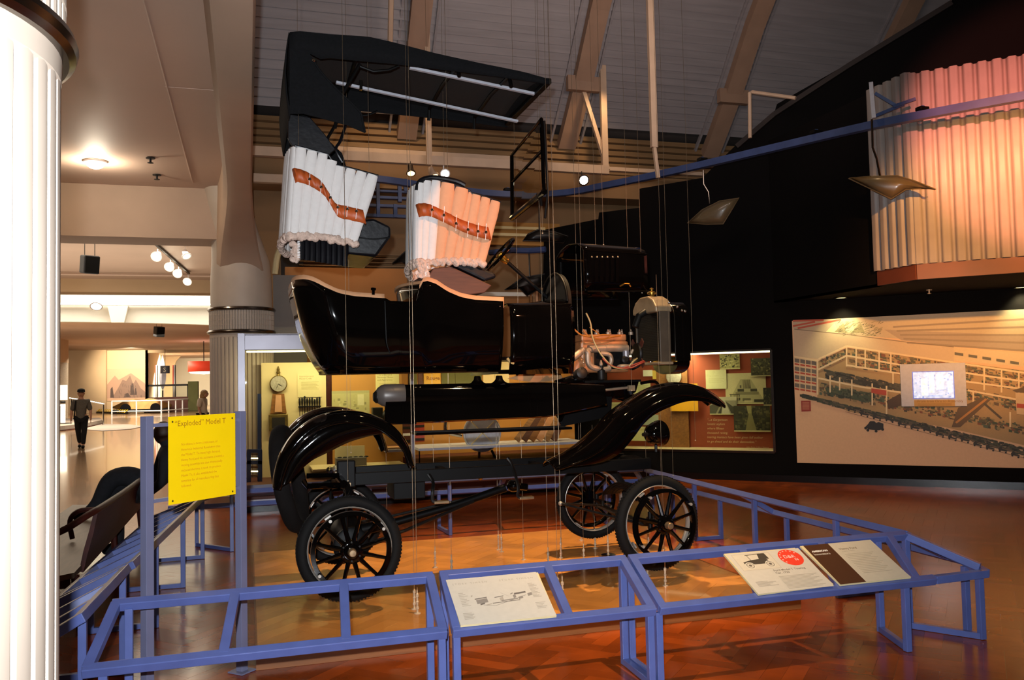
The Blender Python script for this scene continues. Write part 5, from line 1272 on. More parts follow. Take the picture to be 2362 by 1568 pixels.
# person sitting, seen as dark crossed legs and a dark back
Y = 10.0
kn, hp_, an, to = S(252, 1085, Y), S(352, 1105, Y), S(226, 1160, Y), S(170, 1196, Y)
t = thing('person', 'seated person in dark trousers and black shoes, legs crossed, hidden by the sign', 'person', tuple(hp_))
hp_ = V((hp_.x + .12, Y + .1, .56)); kn2 = V((kn.x + .02, Y + .16, kn.z - .16))
pts = [hp_, hp_ + V((.02, 0, .28)), hp_ + V((.04, 0, .50)), hp_ + V((.02, 0, .58)), hp_ + V((-.02, 0, .70)), V((kn.x + .24, Y, kn.z - .06)), kn + V((.02, 0, -.06)), an, an + V((-.07, 0, -.05)), to + V((.05, 0, 0)), V((kn2.x, kn2.y, kn2.z)), V((kn2.x + .05, kn2.y, .10)), V((kn2.x - .12, kn2.y, .045)),
       hp_ + V((.02, -.22, .46)), hp_ + V((-.02, -.26, .20)), hp_ + V((-.22, -.16, .12)), hp_ + V((.02, .22, .46)), hp_ + V((-.02, .26, .20)), hp_ + V((-.22, .16, .12))]
edges = [(0, 1), (1, 2), (2, 3), (3, 4), (0, 5), (5, 6), (6, 7), (7, 8), (8, 9), (0, 10), (10, 11), (11, 12), (2, 13), (13, 14), (14, 15), (2, 16), (16, 17), (17, 18)]
rad = [.17, .17, .14, .055, .10, .13, .115, .075, .05, .035, .10, .07, .05, .075, .055, .04, .075, .055, .04]
skin('body', pts, edges, rad, 'dark_jeans', t)
MB().sph(pts[4] + V((0, 0, .02)), .115, 14, 10, (.9, .8, 1.1)).build('hair', 'hair_dark', t)
b = MB(); b.tube(spline([an + V((.03, 0, .03)), an + V((-.02, 0, -.05)), an + V((-.10, 0, -.075)), to + V((0, 0, 0))], 4), [.055] * 4 + [.05] * 4 + [.045] * 4 + [.03], 10, flat=(1, .8)); b.build('shoe', 'black_satin', t)

# ================================================================== DISPLAY CASES BEHIND THE CAR
CA = 12.75; CB = 13.75
t = thing('glass_case', 'tall glass display case with cream back beside the fluted column', 'display case', (0.5, CA, 0))
xl, xr_ = S(552, 900, CA).x, 2.35
zt5 = S(560, 770, CA).z; zt6 = S(560, 808, CA).z; zb5 = S(600, 1118, CA).z; zb6 = S(600, 1160, CA).z
MB().bb((xl, CA, zt6), (xr_, CA + .12, zt5)).build('header', 'grey_metal', t, smooth=0, bevel=.01)
MB().bb((xl, CA, zt5 - .02), (xr_, CB + .1, zt5)).build('roof', 'grey_metal', t, smooth=0)
MB().bb((xl - .02, CA - .02, .002), (xl + .08, CA + .08, zt5 + .01)).build('corner_post', 'grey_metal', t, smooth=0, bevel=.004)
MB().bb((xr_ - .05, CA - .02, .002), (xr_, CA + .03, zt5)).build('corner_post', 'grey_metal', t, smooth=0)
MB().bb((xl, CA + .02, .10), (xr_, CB + .1, zb5)).build('plinth', 'redbrown', t, smooth=0)
MB().bb((xl, CA, zb6 + .10), (xr_, CA + .02, zb5)).build('base_rail', 'post_blue', t, smooth=0)
MB().bb((xl, CA, zb6 - .02), (xr_, CA + .02, zb6 + .05)).build('base_rail', 'grey_metal', t, smooth=0)
MB().bb((xl, CA + .05, .002), (xr_, CB + .1, .10)).build('kick', 'black_base', t, smooth=0)
MB().bb((xl + .08, CA + .02, zb5), (xr_ - .05, CA + .028, zt6)).build('glass_pane', 'clear_glass', t, smooth=0)
MB().bb((xl + .1, CA + .13, zt6 - .025), (xr_ - .1, CA + .16, zt6 - .004)).build('light_strip', 'tube_light', t, smooth=0)
bx0, bx1 = S(603, 900, CB).x, S(752, 900, CB).x; bz0, bz1 = S(680, 1116, CB).z, S(680, 836, CB).z
MB().bb((bx0, CB, zb5), (bx1, CB + .06, bz1)).build('back_panel', 'cream_panel', t, smooth=0)
MB().bb((bx1, CB + .02, zb5), (bx1 + .09, CB + .10, bz1 + .3)).build('back_post', 'mahogany', t, smooth=0)
MB().bb((bx1 + .09, CB, zb5), (xr_, CB + .06, bz1 + .3)).build('back_panel', 'orange_panel', t, smooth=0)
area('case_lamp', ((xl + xr_) / 2, CA + .35, zt6 - .03), ((xl + xr_) / 2, CB - .1, 1.2), 26, (1.0, .86, .45), 2.0, .15)
def onboard(cx, cy, Y): return S(cx, cy, Y)
YB = CB - .002
# banjo clock
q = S(642, 885, YB); t = thing('banjo_clock', 'banjo wall clock with round dial and square painted base, in the case', 'clock', tuple(q))
MB().lathe([(.125, .0), (.13, .02), (.13, .06), (.118, .07)], q, (0, -1, 0), 32).build('bezel', 'gilt', t)
MB().lathe([(.116, .071), (.116, .075)], q, (0, -1, 0), 32).build('dial', 'clock_face', t)
for a, l in ((2.2, .06), (3.6, .09)): MB().bar(q + V((0, -.08, 0)), q + V((math.sin(a) * l, -.08, math.cos(a) * l)), .008, .003).build('hand', 'black_satin', t, smooth=0)
MB().lathe([(.03, 0), (.02, .03), (.035, .05), (.02, .08), (.025, .1), (.004, .15)], q + V((0, -.03, .12)), n=12).build('finial', 'gilt', t)
n0, n1 = S(642, 908, YB), S(642, 950, YB)
MB().prism([n0 + V((-.085, 0, 0)), n0 + V((.085, 0, 0)), n1 + V((.12, 0, -.02)), n1 + V((-.12, 0, -.02))], (0, -.05, 0)).build('throat', 'oak', t, smooth=0)
MB().prism([n0 + V((-.04, -.05, -.02)), n0 + V((.04, -.05, -.02)), n1 + V((.055, -.05, .0)), n1 + V((-.055, -.05, .0))], (0, -.012, 0)).build('throat_glass', 'tan_lining', t, smooth=0)
b0, b1 = S(620, 956, YB), S(664, 992, YB)
MB().bb((b0.x, YB, b1.z), (b1.x, YB - .08, b0.z)).build('base_box', 'gilt', t, smooth=0, bevel=.006)
MB().bb((b0.x + .045, YB - .08, b1.z + .045), (b1.x - .045, YB - .085, b0.z - .045)).build('base_glass', 'dark_recess', t, smooth=0)
# tools on a rack
t = thing('tool_rack', 'small metal rack of chisels below the cream label', 'tool rack', tuple(S(712, 935, YB)))
a, b_ = S(688, 938, YB), S(740, 938, YB); MB().bb((a.x, YB, a.z - .01), (b_.x, YB - .05, a.z + .01)).build('rack', 'chrome', t, smooth=0)
random.seed(11)
for k in range(9):
    x = a.x + .02 + k * (b_.x - a.x - .04) / 8; h_ = random.uniform(.09, .16); tt = thing('hand_tool', 'dark-handled hand tool, number %s from the left in the rack' % ('one two three four five six seven eight nine'.split()[k]), 'tool', (x, YB - .03, a.z), 'tools in the rack')
    MB().lathe([(.008, 0), (.012, .03), (.016, h_ - .02), (.008, h_)], (x, YB - .03, a.z + .01), n=8).build('handle', 'dark_iron', tt)
    MB().bb((x - .005, YB - .033, a.z - .02 - h_), (x + .005, YB - .027, a.z + .012)).build('blade', 'nickel_dark', tt, smooth=0)
def card(name, label, x0, y0, x1, y1, Y, col, cat='label', fn=None, th=.008, m='print'):
    a, b_ = S(x0, y0, Y), S(x1, y1, Y); tt = thing(name, label, cat, (a.x, Y, b_.z))
    MB().bb((a.x, Y, b_.z), (b_.x, Y - th, a.z)).build('card', 'cream_panel', tt, smooth=0)
    P = Print((a.x, Y - th, b_.z), (1, 0, 0), (0, 0, 1)); w, h = b_.x - a.x, a.z - b_.z; P.rect(0, 0, w, h, col)
    if fn: fn(P, w, h)
    P.build('print', m, tt); return tt
def txt(lines_, n_, tcol='#8f8550', bcol='#a99e68'):
    def f(P, w, h):
        for k, s_ in enumerate(lines_): P.text(s_, w * .07, h * (.86 - k * .10), h * .095, tcol)
        y = .86 - len(lines_) * .10 - .03
        for k in range(n_): P.rect(w * .15, h * (y - k * .05), w * (.88 - .06 * ((k * 5) % 3)), h * (y + .018 - k * .05), bcol)
    return f
card('label_card', 'cream label card hanging right of the banjo clock', 686, 862, 742, 915, YB, '#d6c894', fn=txt(['Apprentice and', 'Master Crafts'], 7))
card('label_card', 'cream label card reading The Difference Between Master and Apprentice', 866, 858, 921, 916, YB, '#d8cc8a', fn=txt(['The Difference', 'Between Master', 'and Apprentice'], 8, '#8a7a3c'))
def engraving(P, w, h):
    random.seed(5); P.rect(0, 0, w, h, '#b8b078')
    for k in range(60):
        u, v = random.uniform(.03, .9) * w, random.uniform(.03, .75) * h; P.rect(u, v, u + random.uniform(.01, .10) * w, v + random.uniform(.01, .08) * h, random.choice(['#9a9462', '#a8a26c', '#8a865a', '#c6bf8a']))
    P.rect(w * .68, h * .6, w * .85, h * .9, '#d0ca9a'); P.rect(w * .0, h * .93, w, h, '#aaa674')
    for u in (.15, .42, .55): P.disc(w * u, h * .45, w * .04, '#7c7850'); P.poly([(w * (u - .05), h * .05), (w * (u + .06), h * .05), (w * (u + .04), h * .42), (w * (u - .04), h * .42)], '#8c885c')
card('engraving', 'old workshop engraving above the near rear fender', 765, 902, 853, 985, YB, '#b8b078', 'picture', engraving)
# small black gauge box, parts box
q = S(873, 962, CB - .3); t = thing('gauge_box', 'small dark box with round disc on the case shelf, left of the tank end', 'box', tuple(q))
a, b_ = S(860, 940, CB - .3), S(884, 975, CB - .3); MB().bb((a.x, CB - .3, b_.z), (b_.x, CB - .12, a.z)).build('box', 'dark_iron', t, smooth=0, bevel=.01)
MB().lathe([(.10, 0), (.10, .03), (.02, .04)], S(888, 960, CB - .3), (1, -.6, 0), 20).build('disc', 'dark_iron', t)
zs = S(800, 1074, CB - .4).z
MB().bb((0.9, CB - .75, zs - .03), (xr_ - .06, CB - .001, zs)).build('shelf', 'cream_panel', bpy.data.objects['glass_case'], smooth=0)
t = thing('parts_box', 'open pale box of small parts on the case shelf, seen under the rear fender', 'box', tuple(S(800, 1070, CB - .4)))
a, b_ = S(776, 1058, CB - .5), S(846, 1075, CB - .5); MB().bb((a.x, CB - .5, zs + .001), (b_.x, CB - .25, a.z)).build('tray', 'grey_panel', t, smooth=0)
a2 = S(776, 1030, CB - .3); MB().bb((a.x, CB - .27, zs + .001), (b_.x, CB - .25, a2.z)).build('lid', 'cream_panel', t, smooth=0)
for k in range(6): MB().sph((a.x + .06 + k * .08, CB - .38, a.z + .005), .02, 8, 6, (1.8, 1, .7)).build('small_part', 'dark_iron', t)
# blue conduit frame standing in the case at left
t = thing('lattice_stand', 'dark blue upright stand with glowing lattice, left of the clock', 'stand', tuple(S(585, 1116, CA + .5)))
a, b_ = S(598, 908, CA + .5), S(598, 1110, CA + .5); MB().bar(a, b_, .05, .05, (0, 1, 0)).build('mast', 'conveyor_blue', t, smooth=0)
for px in (574, 600): MB().bar(S(px, 1038, CA + .45), S(px, 1114, CA + .45), .06, .05, (0, 1, 0)).build('upright', 'conveyor_blue', t, smooth=0)
for py in (1040, 1066): MB().bar(S(570, py, CA + .45), S(604, py, CA + .45), .05, .05).build('bar', 'conveyor_blue', t, smooth=0)
for k in range(6): MB().bar(S(578, 1047 + k * 10, CA + .47), S(598, 1047 + k * 10, CA + .47), .02, .02).build('lamp_bar', 'lamp_dim' if k in (1, 4) else 'oak', t, smooth=0)

# second showcase further right, seen below the body
t = thing('glass_showcase', 'low showcase behind the chassis with orange wooden back', 'display case', (3.2, 13.6, 0))
Y2, Y3 = 13.0, 14.6
x0, x1 = 2.45, 5.6
MB().bb((x0, Y3, .3), (x1, Y3 + .08, 2.15)).build('back_panel', 'orange_panel', t, smooth=0)
MB().bb((x0, Y2, .05), (x1, Y3, .55)).build('base', 'redbrown', t, smooth=0)
MB().bb((x0, Y2 + .05, .002), (x1, Y3, .05)).build('kick', 'black_base', t, smooth=0)
a, b_ = S(890, 1043, Y2), S(1300, 1018, Y2); zsh = (a.z + b_.z) / 2
MB().bb((2.47, Y2, zsh - .025), (b_.x + .4, Y2 + .9, zsh + .01)).build('shelf', 'white_slat', t, smooth=0)
MB().bb((a.x, Y2, zsh - .025), (xr_ - .06, CB - .01, zsh + .01)).build('shelf', 'white_slat', bpy.data.objects['glass_case'], smooth=0)
a.x = 2.47
MB().bb((a.x, Y2 + .04, .55), (a.x + .02, Y2 + .8, zsh - .03)).build('glass_side', 'clear_glass', t, smooth=0)
MB().bb((a.x, Y2 + .02, .56), (x1, Y2 + .028, zsh - .03)).build('glass_front', 'clear_glass', t, smooth=0)
MB().bb((x0, Y2 + .3, 2.10), (x1, Y3, 2.15)).build('roof', 'dark_recess', t, smooth=0)
area('case_lamp', (4.0, Y2 + .6, 2.08), (4.0, Y3 - .2, .9), 42, (1.0, .75, .35), 2.6, .2)
for x0_, x1_, m, nm in ((922, 940, 'orange_panel', 'panel'), (942, 950, 'dark_recess', 'panel'), (950, 962, 'olive_panel', 'panel'), (964, 976, 'brown_board', 'panel'), (1018, 1050, 'olive_panel', 'panel'), (1050, 1112, 'olive_panel', 'panel'), (1114, 1175, 'cream_panel', 'panel')):
    a, b_ = S(x0_, 850, Y3 - .02), S(x1_, 890, Y3 - .02); MB().bb((a.x, Y3 - .02, b_.z - .2), (b_.x, Y3 - .001, a.z + .15)).build(nm, m, t, smooth=0)
def rouge(P, w, h): P.text('Rouge', w * .15, h * .35, h * .3, '#8a5a10', bold=.003)
card('label_card', 'yellow card with dark script under the middle of the car body', 977, 850, 1016, 890, Y3 - .04, '#d8a83a', fn=rouge)
# round disc on the machine, wooden boards
q = S(1112, 998, Y2 + .35)
t = thing('machine_disc', 'round white disc with crossed brass bars under the chassis line', 'wheel disc', tuple(q))
MB().lathe([(.30, -.05), (.305, 0), (.30, .03), (.28, .035), (.27, .02), (.004, .02)], q, (-.15, -1, .05), 40).build('disc', 'white_slat', t)
for a in (.75, 2.35): MB().bar(q + V((-.26 * math.cos(a), -.035, -.26 * math.sin(a))), q + V((.26 * math.cos(a), -.035, .26 * math.sin(a))), .03, .015).build('bar', 'cream_panel', t, smooth=0)
MB().tube([q + V((.15, 0, -.28)), q + V((.25, 0, -.5))], .02, 8).build('leg', 'black_satin', t); MB().tube([q + V((-.05, 0, -.28)), q + V((-.05, .05, -.48))], .02, 8).build('leg', 'chrome', t)
MB().tube(spline([S(1028, 970, Y2 + .4), S(1030, 995, Y2 + .4), S(1065, 1005, Y2 + .4)], 4), .03, 10).build('rim_arm', 'chrome', t)
t = thing('plank_stack', 'striped wooden boards leaning behind the disc', 'boards', tuple(S(1230, 1010, Y2 + .3)))
for k in range(6):
    a, b_ = S(1192 + k * 17, 1015, Y2 + .25), S(1240 + k * 13, 950, Y2 + .6); MB().bar(a, b_, .10, .03, (0, -1, .3)).build('plank', ('old_wood', 'brown_board', 'oak', 'tan_lining')[k % 4], t, smooth=0)
t = thing('plank_stack', 'flat wooden boards on the left end of the white shelf', 'boards', tuple(S(960, 1030, Y2 + .3)))
for k in range(4): MB().bb(V((a.x, 0, 0)) * 0 + V((S(895, 1035, Y2).x + .02 * k, Y2 + .06 + k * .17, zsh + .011)), V((xr_ - .08, Y2 + .21 + k * .17, zsh + .035))).build('plank', ('old_wood', 'tan_lining', 'oak', 'brown_board')[k], t, smooth=0)
random.seed(21)
for k, (px, py, c) in enumerate(((915, 985, 'cable_red'), (940, 992, 'redbrown'), (968, 988, 'cable_red'), (905, 1005, 'grey_panel'))):
    a = S(px, py, Y3 - .3); tt = thing('fabric_swatch', ('red and white patterned strip hanging at the case back, left', 'dark red strip hanging at the case back', 'pale red strip hanging at the case back, right', 'small grey card at the back of the shelf')[k], 'exhibit piece', tuple(a))
    MB().bb((a.x - .08, Y3 - .3, a.z - .22), (a.x + .08, Y3 - .28, a.z + .22)).build('strip', c, tt, smooth=0)
    for j in range(4): MB().bb((a.x - .078, Y3 - .305, a.z - .2 + j * .11), (a.x + .078, Y3 - .3, a.z - .16 + j * .11)).build('stripe', 'lamp_white' if j % 2 else 'dark_recess', tt, smooth=0)

# ---- red showcase in the black wall
DEP = -.45
t = thing('wall_showcase', 'red-backed lit showcase set in the black wall', 'display case', tuple(dp(sl, zb_)))
MB().prism([dp(sl, zb_, DEP), dp(sr + .3, zb_, DEP), dp(sr + .3, zt + .1, DEP), dp(sl, zt + .1, DEP)], NW * -.04).build('back_panel', 'red_panel', t, smooth=0)
MB().prism([dp(sl, zb_, 0), dp(sr, zb_, 0), dp(sr, zb_, DEP), dp(sl, zb_, DEP)], (0, 0, .03)).build('floor', 'cream_panel', t, smooth=0)
MB().prism([dp(sl, zt, -.02), dp(sr, zt, -.02), dp(sr, zt, DEP), dp(sl, zt, DEP)], (0, 0, .03)).build('top', 'cream_panel', t, smooth=0)
MB().prism([dp(sr, zb_, -.01), dp(sr, zt, -.01), dp(sr, zt, DEP), dp(sr, zb_, DEP)], E1 * .02).build('side', 'red_panel', t, smooth=0)
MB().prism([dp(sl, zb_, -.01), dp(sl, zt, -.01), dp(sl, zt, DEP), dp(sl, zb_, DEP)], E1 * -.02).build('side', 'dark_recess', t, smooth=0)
for s0_, s1_, z0_, z1_ in ((sl, sr, zb_ - .02, zb_ + .02), (sl, sr, zt - .015, zt + .02), (sr - .02, sr + .02, zb_, zt)):
    MB().prism([dp(s0_, z0_, .0), dp(s1_, z0_, .0), dp(s1_, z1_, .0), dp(s0_, z1_, .0)], NW * .012).build('frame', 'nickel_dark', t, smooth=0)
MB().prism([dp(sl, zb_, -.01), dp(sr, zb_, -.01), dp(sr, zt, -.01), dp(sl, zt, -.01)], NW * -.006).build('glass_pane', 'clear_glass', t, smooth=0)
MB().prism([dp(sl + .05, zt - .04, -.06), dp(sr - .03, zt - .04, -.06), dp(sr - .03, zt - .012, -.06), dp(sl + .05, zt - .012, -.06)], NW * -.04).build('light_strip', 'tube_light', t, smooth=0)
q = dp((sl + sr) / 2, zt - .06, -.18); area('case_lamp', q, q + V((0, 0, -1)) + NW * -.28, 46, (1.0, .88, .50), .25, 2.6).rotation_euler.rotate_axis('Z', 0)
def dcard(name, label, x0, y0, x1, y1, off, col, fn=None, cat='photograph', th=.012, dark=False):
    a, b_ = PD(x0, y1, DEP + off), PD(x1, y0, DEP + off); a2 = V((a.x, a.y, a.z)); w = (b_ - a).xy.length; h = b_.z - a.z
    tt = thing(name, label, cat, tuple(a))
    MB().prism([a2, a2 + E1 * w, a2 + E1 * w + V((0, 0, h)), a2 + V((0, 0, h))], NW * th).build('board', 'cream_panel', tt, smooth=0)
    P = Print(a2 + NW * th, E1, (0, 0, 1)); P.rect(0, 0, w, h, col)
    if fn: fn(P, w, h)
    P.build('print', 'print', tt); return tt
def photo(seed, lo, hi, n_=90):
    def f(P, w, h):
        random.seed(seed)
        for k in range(n_):
            u, v = random.uniform(0, .92) * w, random.uniform(.06, .92) * h; c = random.choice([lo, hi, '#6d6a44', '#3c3b28'])
            P.rect(u, v, min(w, u + random.uniform(.02, .12) * w), min(h, v + random.uniform(.02, .12) * h), c)
        P.rect(0, 0, w, h * .05, '#d9d29a')
    return f
def aerial(P, w, h):
    P.rect(0, 0, w, h, '#d5cc96'); P.poly([(w * .04, h * .02), (w * .99, h * .02), (w * .63, h * .80), (w * .38, h * .80)], '#b5ae7e')
    for k in range(7): P.poly([(w * (.44 + k * .028), h * .5), (w * (.455 + k * .03), h * .5), (w * (.452 + k * .026), h * .78), (w * (.44 + k * .026), h * .78)], '#5f5c40')
    for v, u0, u1, c in ((.40, .30, .46, '#4a4832'), (.40, .62, .78, '#4a4832'), (.30, .25, .82, '#8a855c'), (.24, .10, .35, '#4f4d35'), (.12, .08, .36, '#57543a'), (.10, .42, .62, '#6e6a48'), (.06, .70, .97, '#3f3e2c'), (.52, .36, .40, '#5c593e')):
        P.rect(w * u0, h * v, w * u1, h * (v + .09), c)
    for k in range(8): P.rect(w * (.10 + k * .03), h * .13, w * (.115 + k * .03), h * .30, '#d0c892')
    P.rect(w * .46, h * .05, w * .66, h * .12, '#cfc893'); P.rect(0, 0, w, h * .03, '#d9d29a')
def road(P, w, h):
    P.rect(0, 0, w, h, '#8e8a6e'); P.poly([(w * .45, h * .06), (w * .75, h * .06), (w * .55, h * .9), (w * .5, h * .9)], '#b8b49a'); P.poly([(0, h * .06), (w * .22, h * .06), (w * .5, h * .85), (0, h * .5)], '#4c4a3a')
    P.poly([(w * .3, h * .06), (w * .42, h * .06), (w * .5, h * .7)], '#3c3b30'); P.poly([(w * .8, h * .06), (w, h * .06), (w, h * .3), (w * .6, h * .75)], '#454434'); P.rect(w * .1, h * .8, w, h, '#c2bc98'); P.rect(0, 0, w, h * .05, '#d9d29a')
def trees(P, w, h):
    photo(8, '#2c2b1c', '#55522f', 160)(P, w, h); P.poly([(w * .32, h * .06), (w * .62, h * .06), (w * .5, h * .7), (w * .42, h * .7)], '#8a8450'); P.poly([(w * .4, h * .7), (w * .5, h * .7), (w * .5, h), (w * .36, h)], '#a39c62'); P.rect(0, 0, w, h * .05, '#d9d29a')
dcard('photo_panel', 'aerial factory photograph, largest in the red showcase', 1675, 859, 1766, 932, .02, '#d5cc96', aerial)
dcard('photo_panel', 'bright yellowish factory photograph at the top of the red showcase', 1661, 816, 1706, 852, .05, '#b5ae6e', photo(2, '#8f8a55', '#d8d090'))
dcard('photo_panel', 'dark machine photograph in the upper right corner of the red showcase', 1733, 825, 1779, 868, .05, '#4d4b30', photo(3, '#35341f', '#8a8552'))
dcard('photo_panel', 'small dark photograph at the right edge of the red showcase', 1762, 894, 1780, 935, .06, '#35362c', photo(4, '#25261d', '#666448', 40))
dcard('photo_panel', 'railway yard photograph beside the fender tip', 1638, 915, 1699, 956, .04, '#8e8a6e', road)
dcard('photo_panel', 'dark tree avenue photograph in the lower right of the red showcase', 1694, 935, 1776, 995, .05, '#3c3a24', trees)
dcard('label_card', 'pale yellow label card left of the aerial photograph', 1629, 852, 1675, 897, .04, '#dcd9a4', txt(['Ford builds', 'the world', 'Rouge Complex'], 5, '#c2bd84', '#cdc890'), 'label')
dcard('label_card', 'small white card beside the engine pan', 1484, 853, 1505, 868, .10, '#f2efd0', None, 'label')
dcard('label_card', 'small yellow card right of the white card', 1506, 854, 1518, 874, .09, '#d8b850', None, 'label')
dcard('label_card', 'pale card behind the engine, left', 1427, 892, 1466, 909, .06, '#cfcf98', txt([], 2), 'label')
dcard('label_card', 'tall pale text card left of the near front fender', 1468, 880, 1500, 935, .05, '#cdd09a', txt([], 12), 'label')
dcard('label_card', 'wide pale text card partly hidden by the near front fender', 1398, 927, 1480, 958, .05, '#d5d7a0', txt([], 3), 'label')
dcard('document', 'framed document at the foot of the red showcase', 1447, 984, 1506, 1016, .14, '#dcdca0', txt([], 3), 'document')
dcard('photo_panel', 'pale blue map sheet above the framed document', 1477, 956, 1519, 980, .10, '#a9b29a', None)
dcard('photo_panel', 'green picture stand at the left of the red showcase', 1362, 955, 1392, 1004, .08, '#6f7a52', photo(6, '#566040', '#9aa272', 30))
P = Print(PD(1632, 1036, DEP + .002), E1, (0, 0, 1)); so_ = bpy.data.objects['wall_showcase']
for s_, px, py, sz in (('\u201c...a Gargantuan', 1631, 970, .056), ('lunatic asylum', 1631, 980, .056), ('where fifteen', 1631, 990, .056), ('thousand raving,', 1631, 1000, .056), ('tearing maniacs have been given full author', 1631, 1010, .056), ('to go ahead and do their damnedest.\u201d', 1631, 1020, .056), ("Julian Street, Collier's Magazine", 1722, 1032, .03), ('...cars', 1400, 901, .05), ('...as they were it.\u201d', 1405, 922, .05)):
    u, v = P.uv(PD(px, py, DEP + .002)); P.text(s_, u, v, sz, '#d8b888', shear=.25)
P.build('lettering', 'print', so_)
# engine block cabinet with yellow sign, standing in the showcase
q0, q1 = PD(1520, 1030, DEP + .08), PD(1585, 830, DEP + .08)
t = thing('display_cabinet', 'brown wooden cabinet with dark panel standing in the red showcase', 'cabinet', tuple(q0))
w = (q1 - q0).xy.length
MB().prism([q0 + V((0, 0, zb_ + .03 - q0.z)), q0 + E1 * w + V((0, 0, zb_ + .03 - q0.z)), q0 + E1 * w + V((0, 0, zt - .08 - q0.z)), q0 + V((0, 0, zt - .08 - q0.z))], NW * .03).build('back', 'oak', t, smooth=0)
MB().prism([dp(0, 0, 0) * 0 + PD(1530, 1015, DEP + .056), PD(1578, 1015, DEP + .056), PD(1578, 945, DEP + .056), PD(1530, 945, DEP + .056)], NW * .005).build('dark_panel', 'dark_recess', t, smooth=0)
q = PD(1555, 868, DEP + .16); MB().lathe([(.14, 0), (.14, .03), (.11, .04)], q, NW, 24).build('round_plate', 'clock_face', t)
dcard('yellow_notice', 'deep yellow notice behind the near front fender', 1547, 884, 1609, 948, .2, '#d89a00', txt(['MOVEMENT'], 3, '#a87808', '#a87808'), 'sign')

# ================================================================== FACTORY MURAL ON THE BLACK WALL
m0, m1 = PD(1829, 738, .01), PD(2540, 707, .01); zlo, zhi = .32, 2.65
s0, s1 = (PD(1833, 900) - out[0]).dot(E1), (PD(2540, 900) - out[0]).dot(E1)
t = thing('factory_mural', 'wide cutaway factory mural panel on the black wall', 'mural', tuple(dp(s0, zlo, .005)))
MB().prism([dp(s0, zlo, .002), dp(s1, zlo, .002), dp(s1, zhi, .002), dp(s0, zhi, .002)], NW * .012).build('panel', 'cream_panel', t, smooth=0)
P = Print(dp(s0, zlo, .014), E1, (0, 0, 1)); P.inc = 0.000004; W, Hh = s1 - s0, zhi - zlo
def M(*pts): return [tuple(min(max(c, lo), hi) for c, lo, hi in zip(P.uv(PD(x, y, .014)), (0, 0), (W, Hh))) for x, y in pts]
P.rect(0, 0, W, Hh, '#d8b088')
P.poly(M((1829, 738), (2400, 710), (2400, 812), (2180, 790), (1995, 775), (1830, 757)), '#b8a688')            # far roofs
P.poly(M((1830, 757), (1995, 775), (2200, 800), (2200, 838), (2080, 832), (1952, 798), (1890, 828), (1832, 822)), '#c2ac8c')
P.poly(M((2200, 800), (2420, 822), (2420, 850), (2200, 832)), '#cbb690')
P.poly(M((2040, 760), (2400, 775), (2400, 812), (2200, 797), (2080, 785)), '#a2917c')
for k in range(5): P.poly(M((2060 + k * 8, 752 + k * 9), (2420, 730 + k * 20), (2420, 735 + k * 20), (2060 + k * 8, 756 + k * 9)), '#8d7e6a')
for a, b_ in (((1829, 740), (1900, 738)), ((1829, 752), (1880, 742)), ((1840, 757), (1940, 737))): P.line(M(a, b_), .03, '#b8543a')
for k in range(4): P.poly(M((1905 + k * 20, 765), (1925 + k * 20, 745), (1935 + k * 20, 768)), '#8f8762' if k % 2 else '#d8cf9e')
random.seed(31)
for k in range(120):
    x, y = random.uniform(1930, 2030), random.uniform(742, 775)
    P.line(M((x, y), (x + random.uniform(3, 12), y - random.uniform(1, 5))), .008, random.choice(['#6f6a4c', '#958c66', '#57543e']))
P.line(M((1832, 759), (1960, 772), (2100, 790), (2200, 800)), .012, '#7d6a52')
# cutaway floors: pale slabs with dark machinery between
def band(tl, tr, br, bl, n_, cols, seed, sz=(3, 12, 2, 7)):
    random.seed(seed)
    for k in range(int(n_ * 1.6)):
        f, g = random.random(), random.random()
        x = (tl[0] * (1 - f) + tr[0] * f) * (1 - g) + (bl[0] * (1 - f) + br[0] * f) * g; y = (tl[1] * (1 - f) + tr[1] * f) * (1 - g) + (bl[1] * (1 - f) + br[1] * f) * g
        w_, h_ = random.uniform(sz[0], sz[1]), random.uniform(sz[2], sz[3]); P.poly(M((x, y), (x + w_, y + w_ * .22), (x + w_, y + w_ * .22 + h_), (x, y + h_)), random.choice(cols))
P.poly(M((1888, 833), (1953, 802), (2420, 862), (2420, 1040), (2180, 985), (1960, 950), (1885, 918)), '#a88a5c')
P.poly(M((1830, 822), (1884, 830), (1886, 908), (1836, 898)), '#cdb28c')
for r in range(4):
    for c in range(4):
        x, y = 1833 + c * 13, 826 + r * 19 + c * 2
        P.poly(M((x, y), (x + 11, y + 2), (x + 11, y + 11), (x, y + 9)), '#6a6258'); P.poly(M((x, y + 11), (x + 11, y + 13), (x + 11, y + 17), (x, y + 15)), '#a8452c')
dkc = ['#3c3a2c', '#52503a', '#6a5a3c', '#7a4a30', '#4a5a48', '#8a7a50', '#5c4a34']
band((1890, 828), (1953, 802), (1953, 818), (1890, 848), 60, dkc, 1, (2, 7, 2, 6)); band((1955, 803), (2420, 862), (2420, 880), (1955, 822), 190, dkc, 2); band((1958, 824), (2420, 884), (2420, 905), (1958, 842), 150, dkc, 3)
band((1900, 850), (2080, 885), (2080, 900), (1900, 868), 120, ['#2c2a20', '#3c3a2c', '#4a4636'], 4, (4, 16, 3, 7)); band((1890, 880), (2420, 990), (2420, 1010), (1890, 905), 260, dkc + ['#3a4a34'], 5); band((2150, 880), (2420, 930), (2420, 960), (2150, 905), 150, dkc, 6)
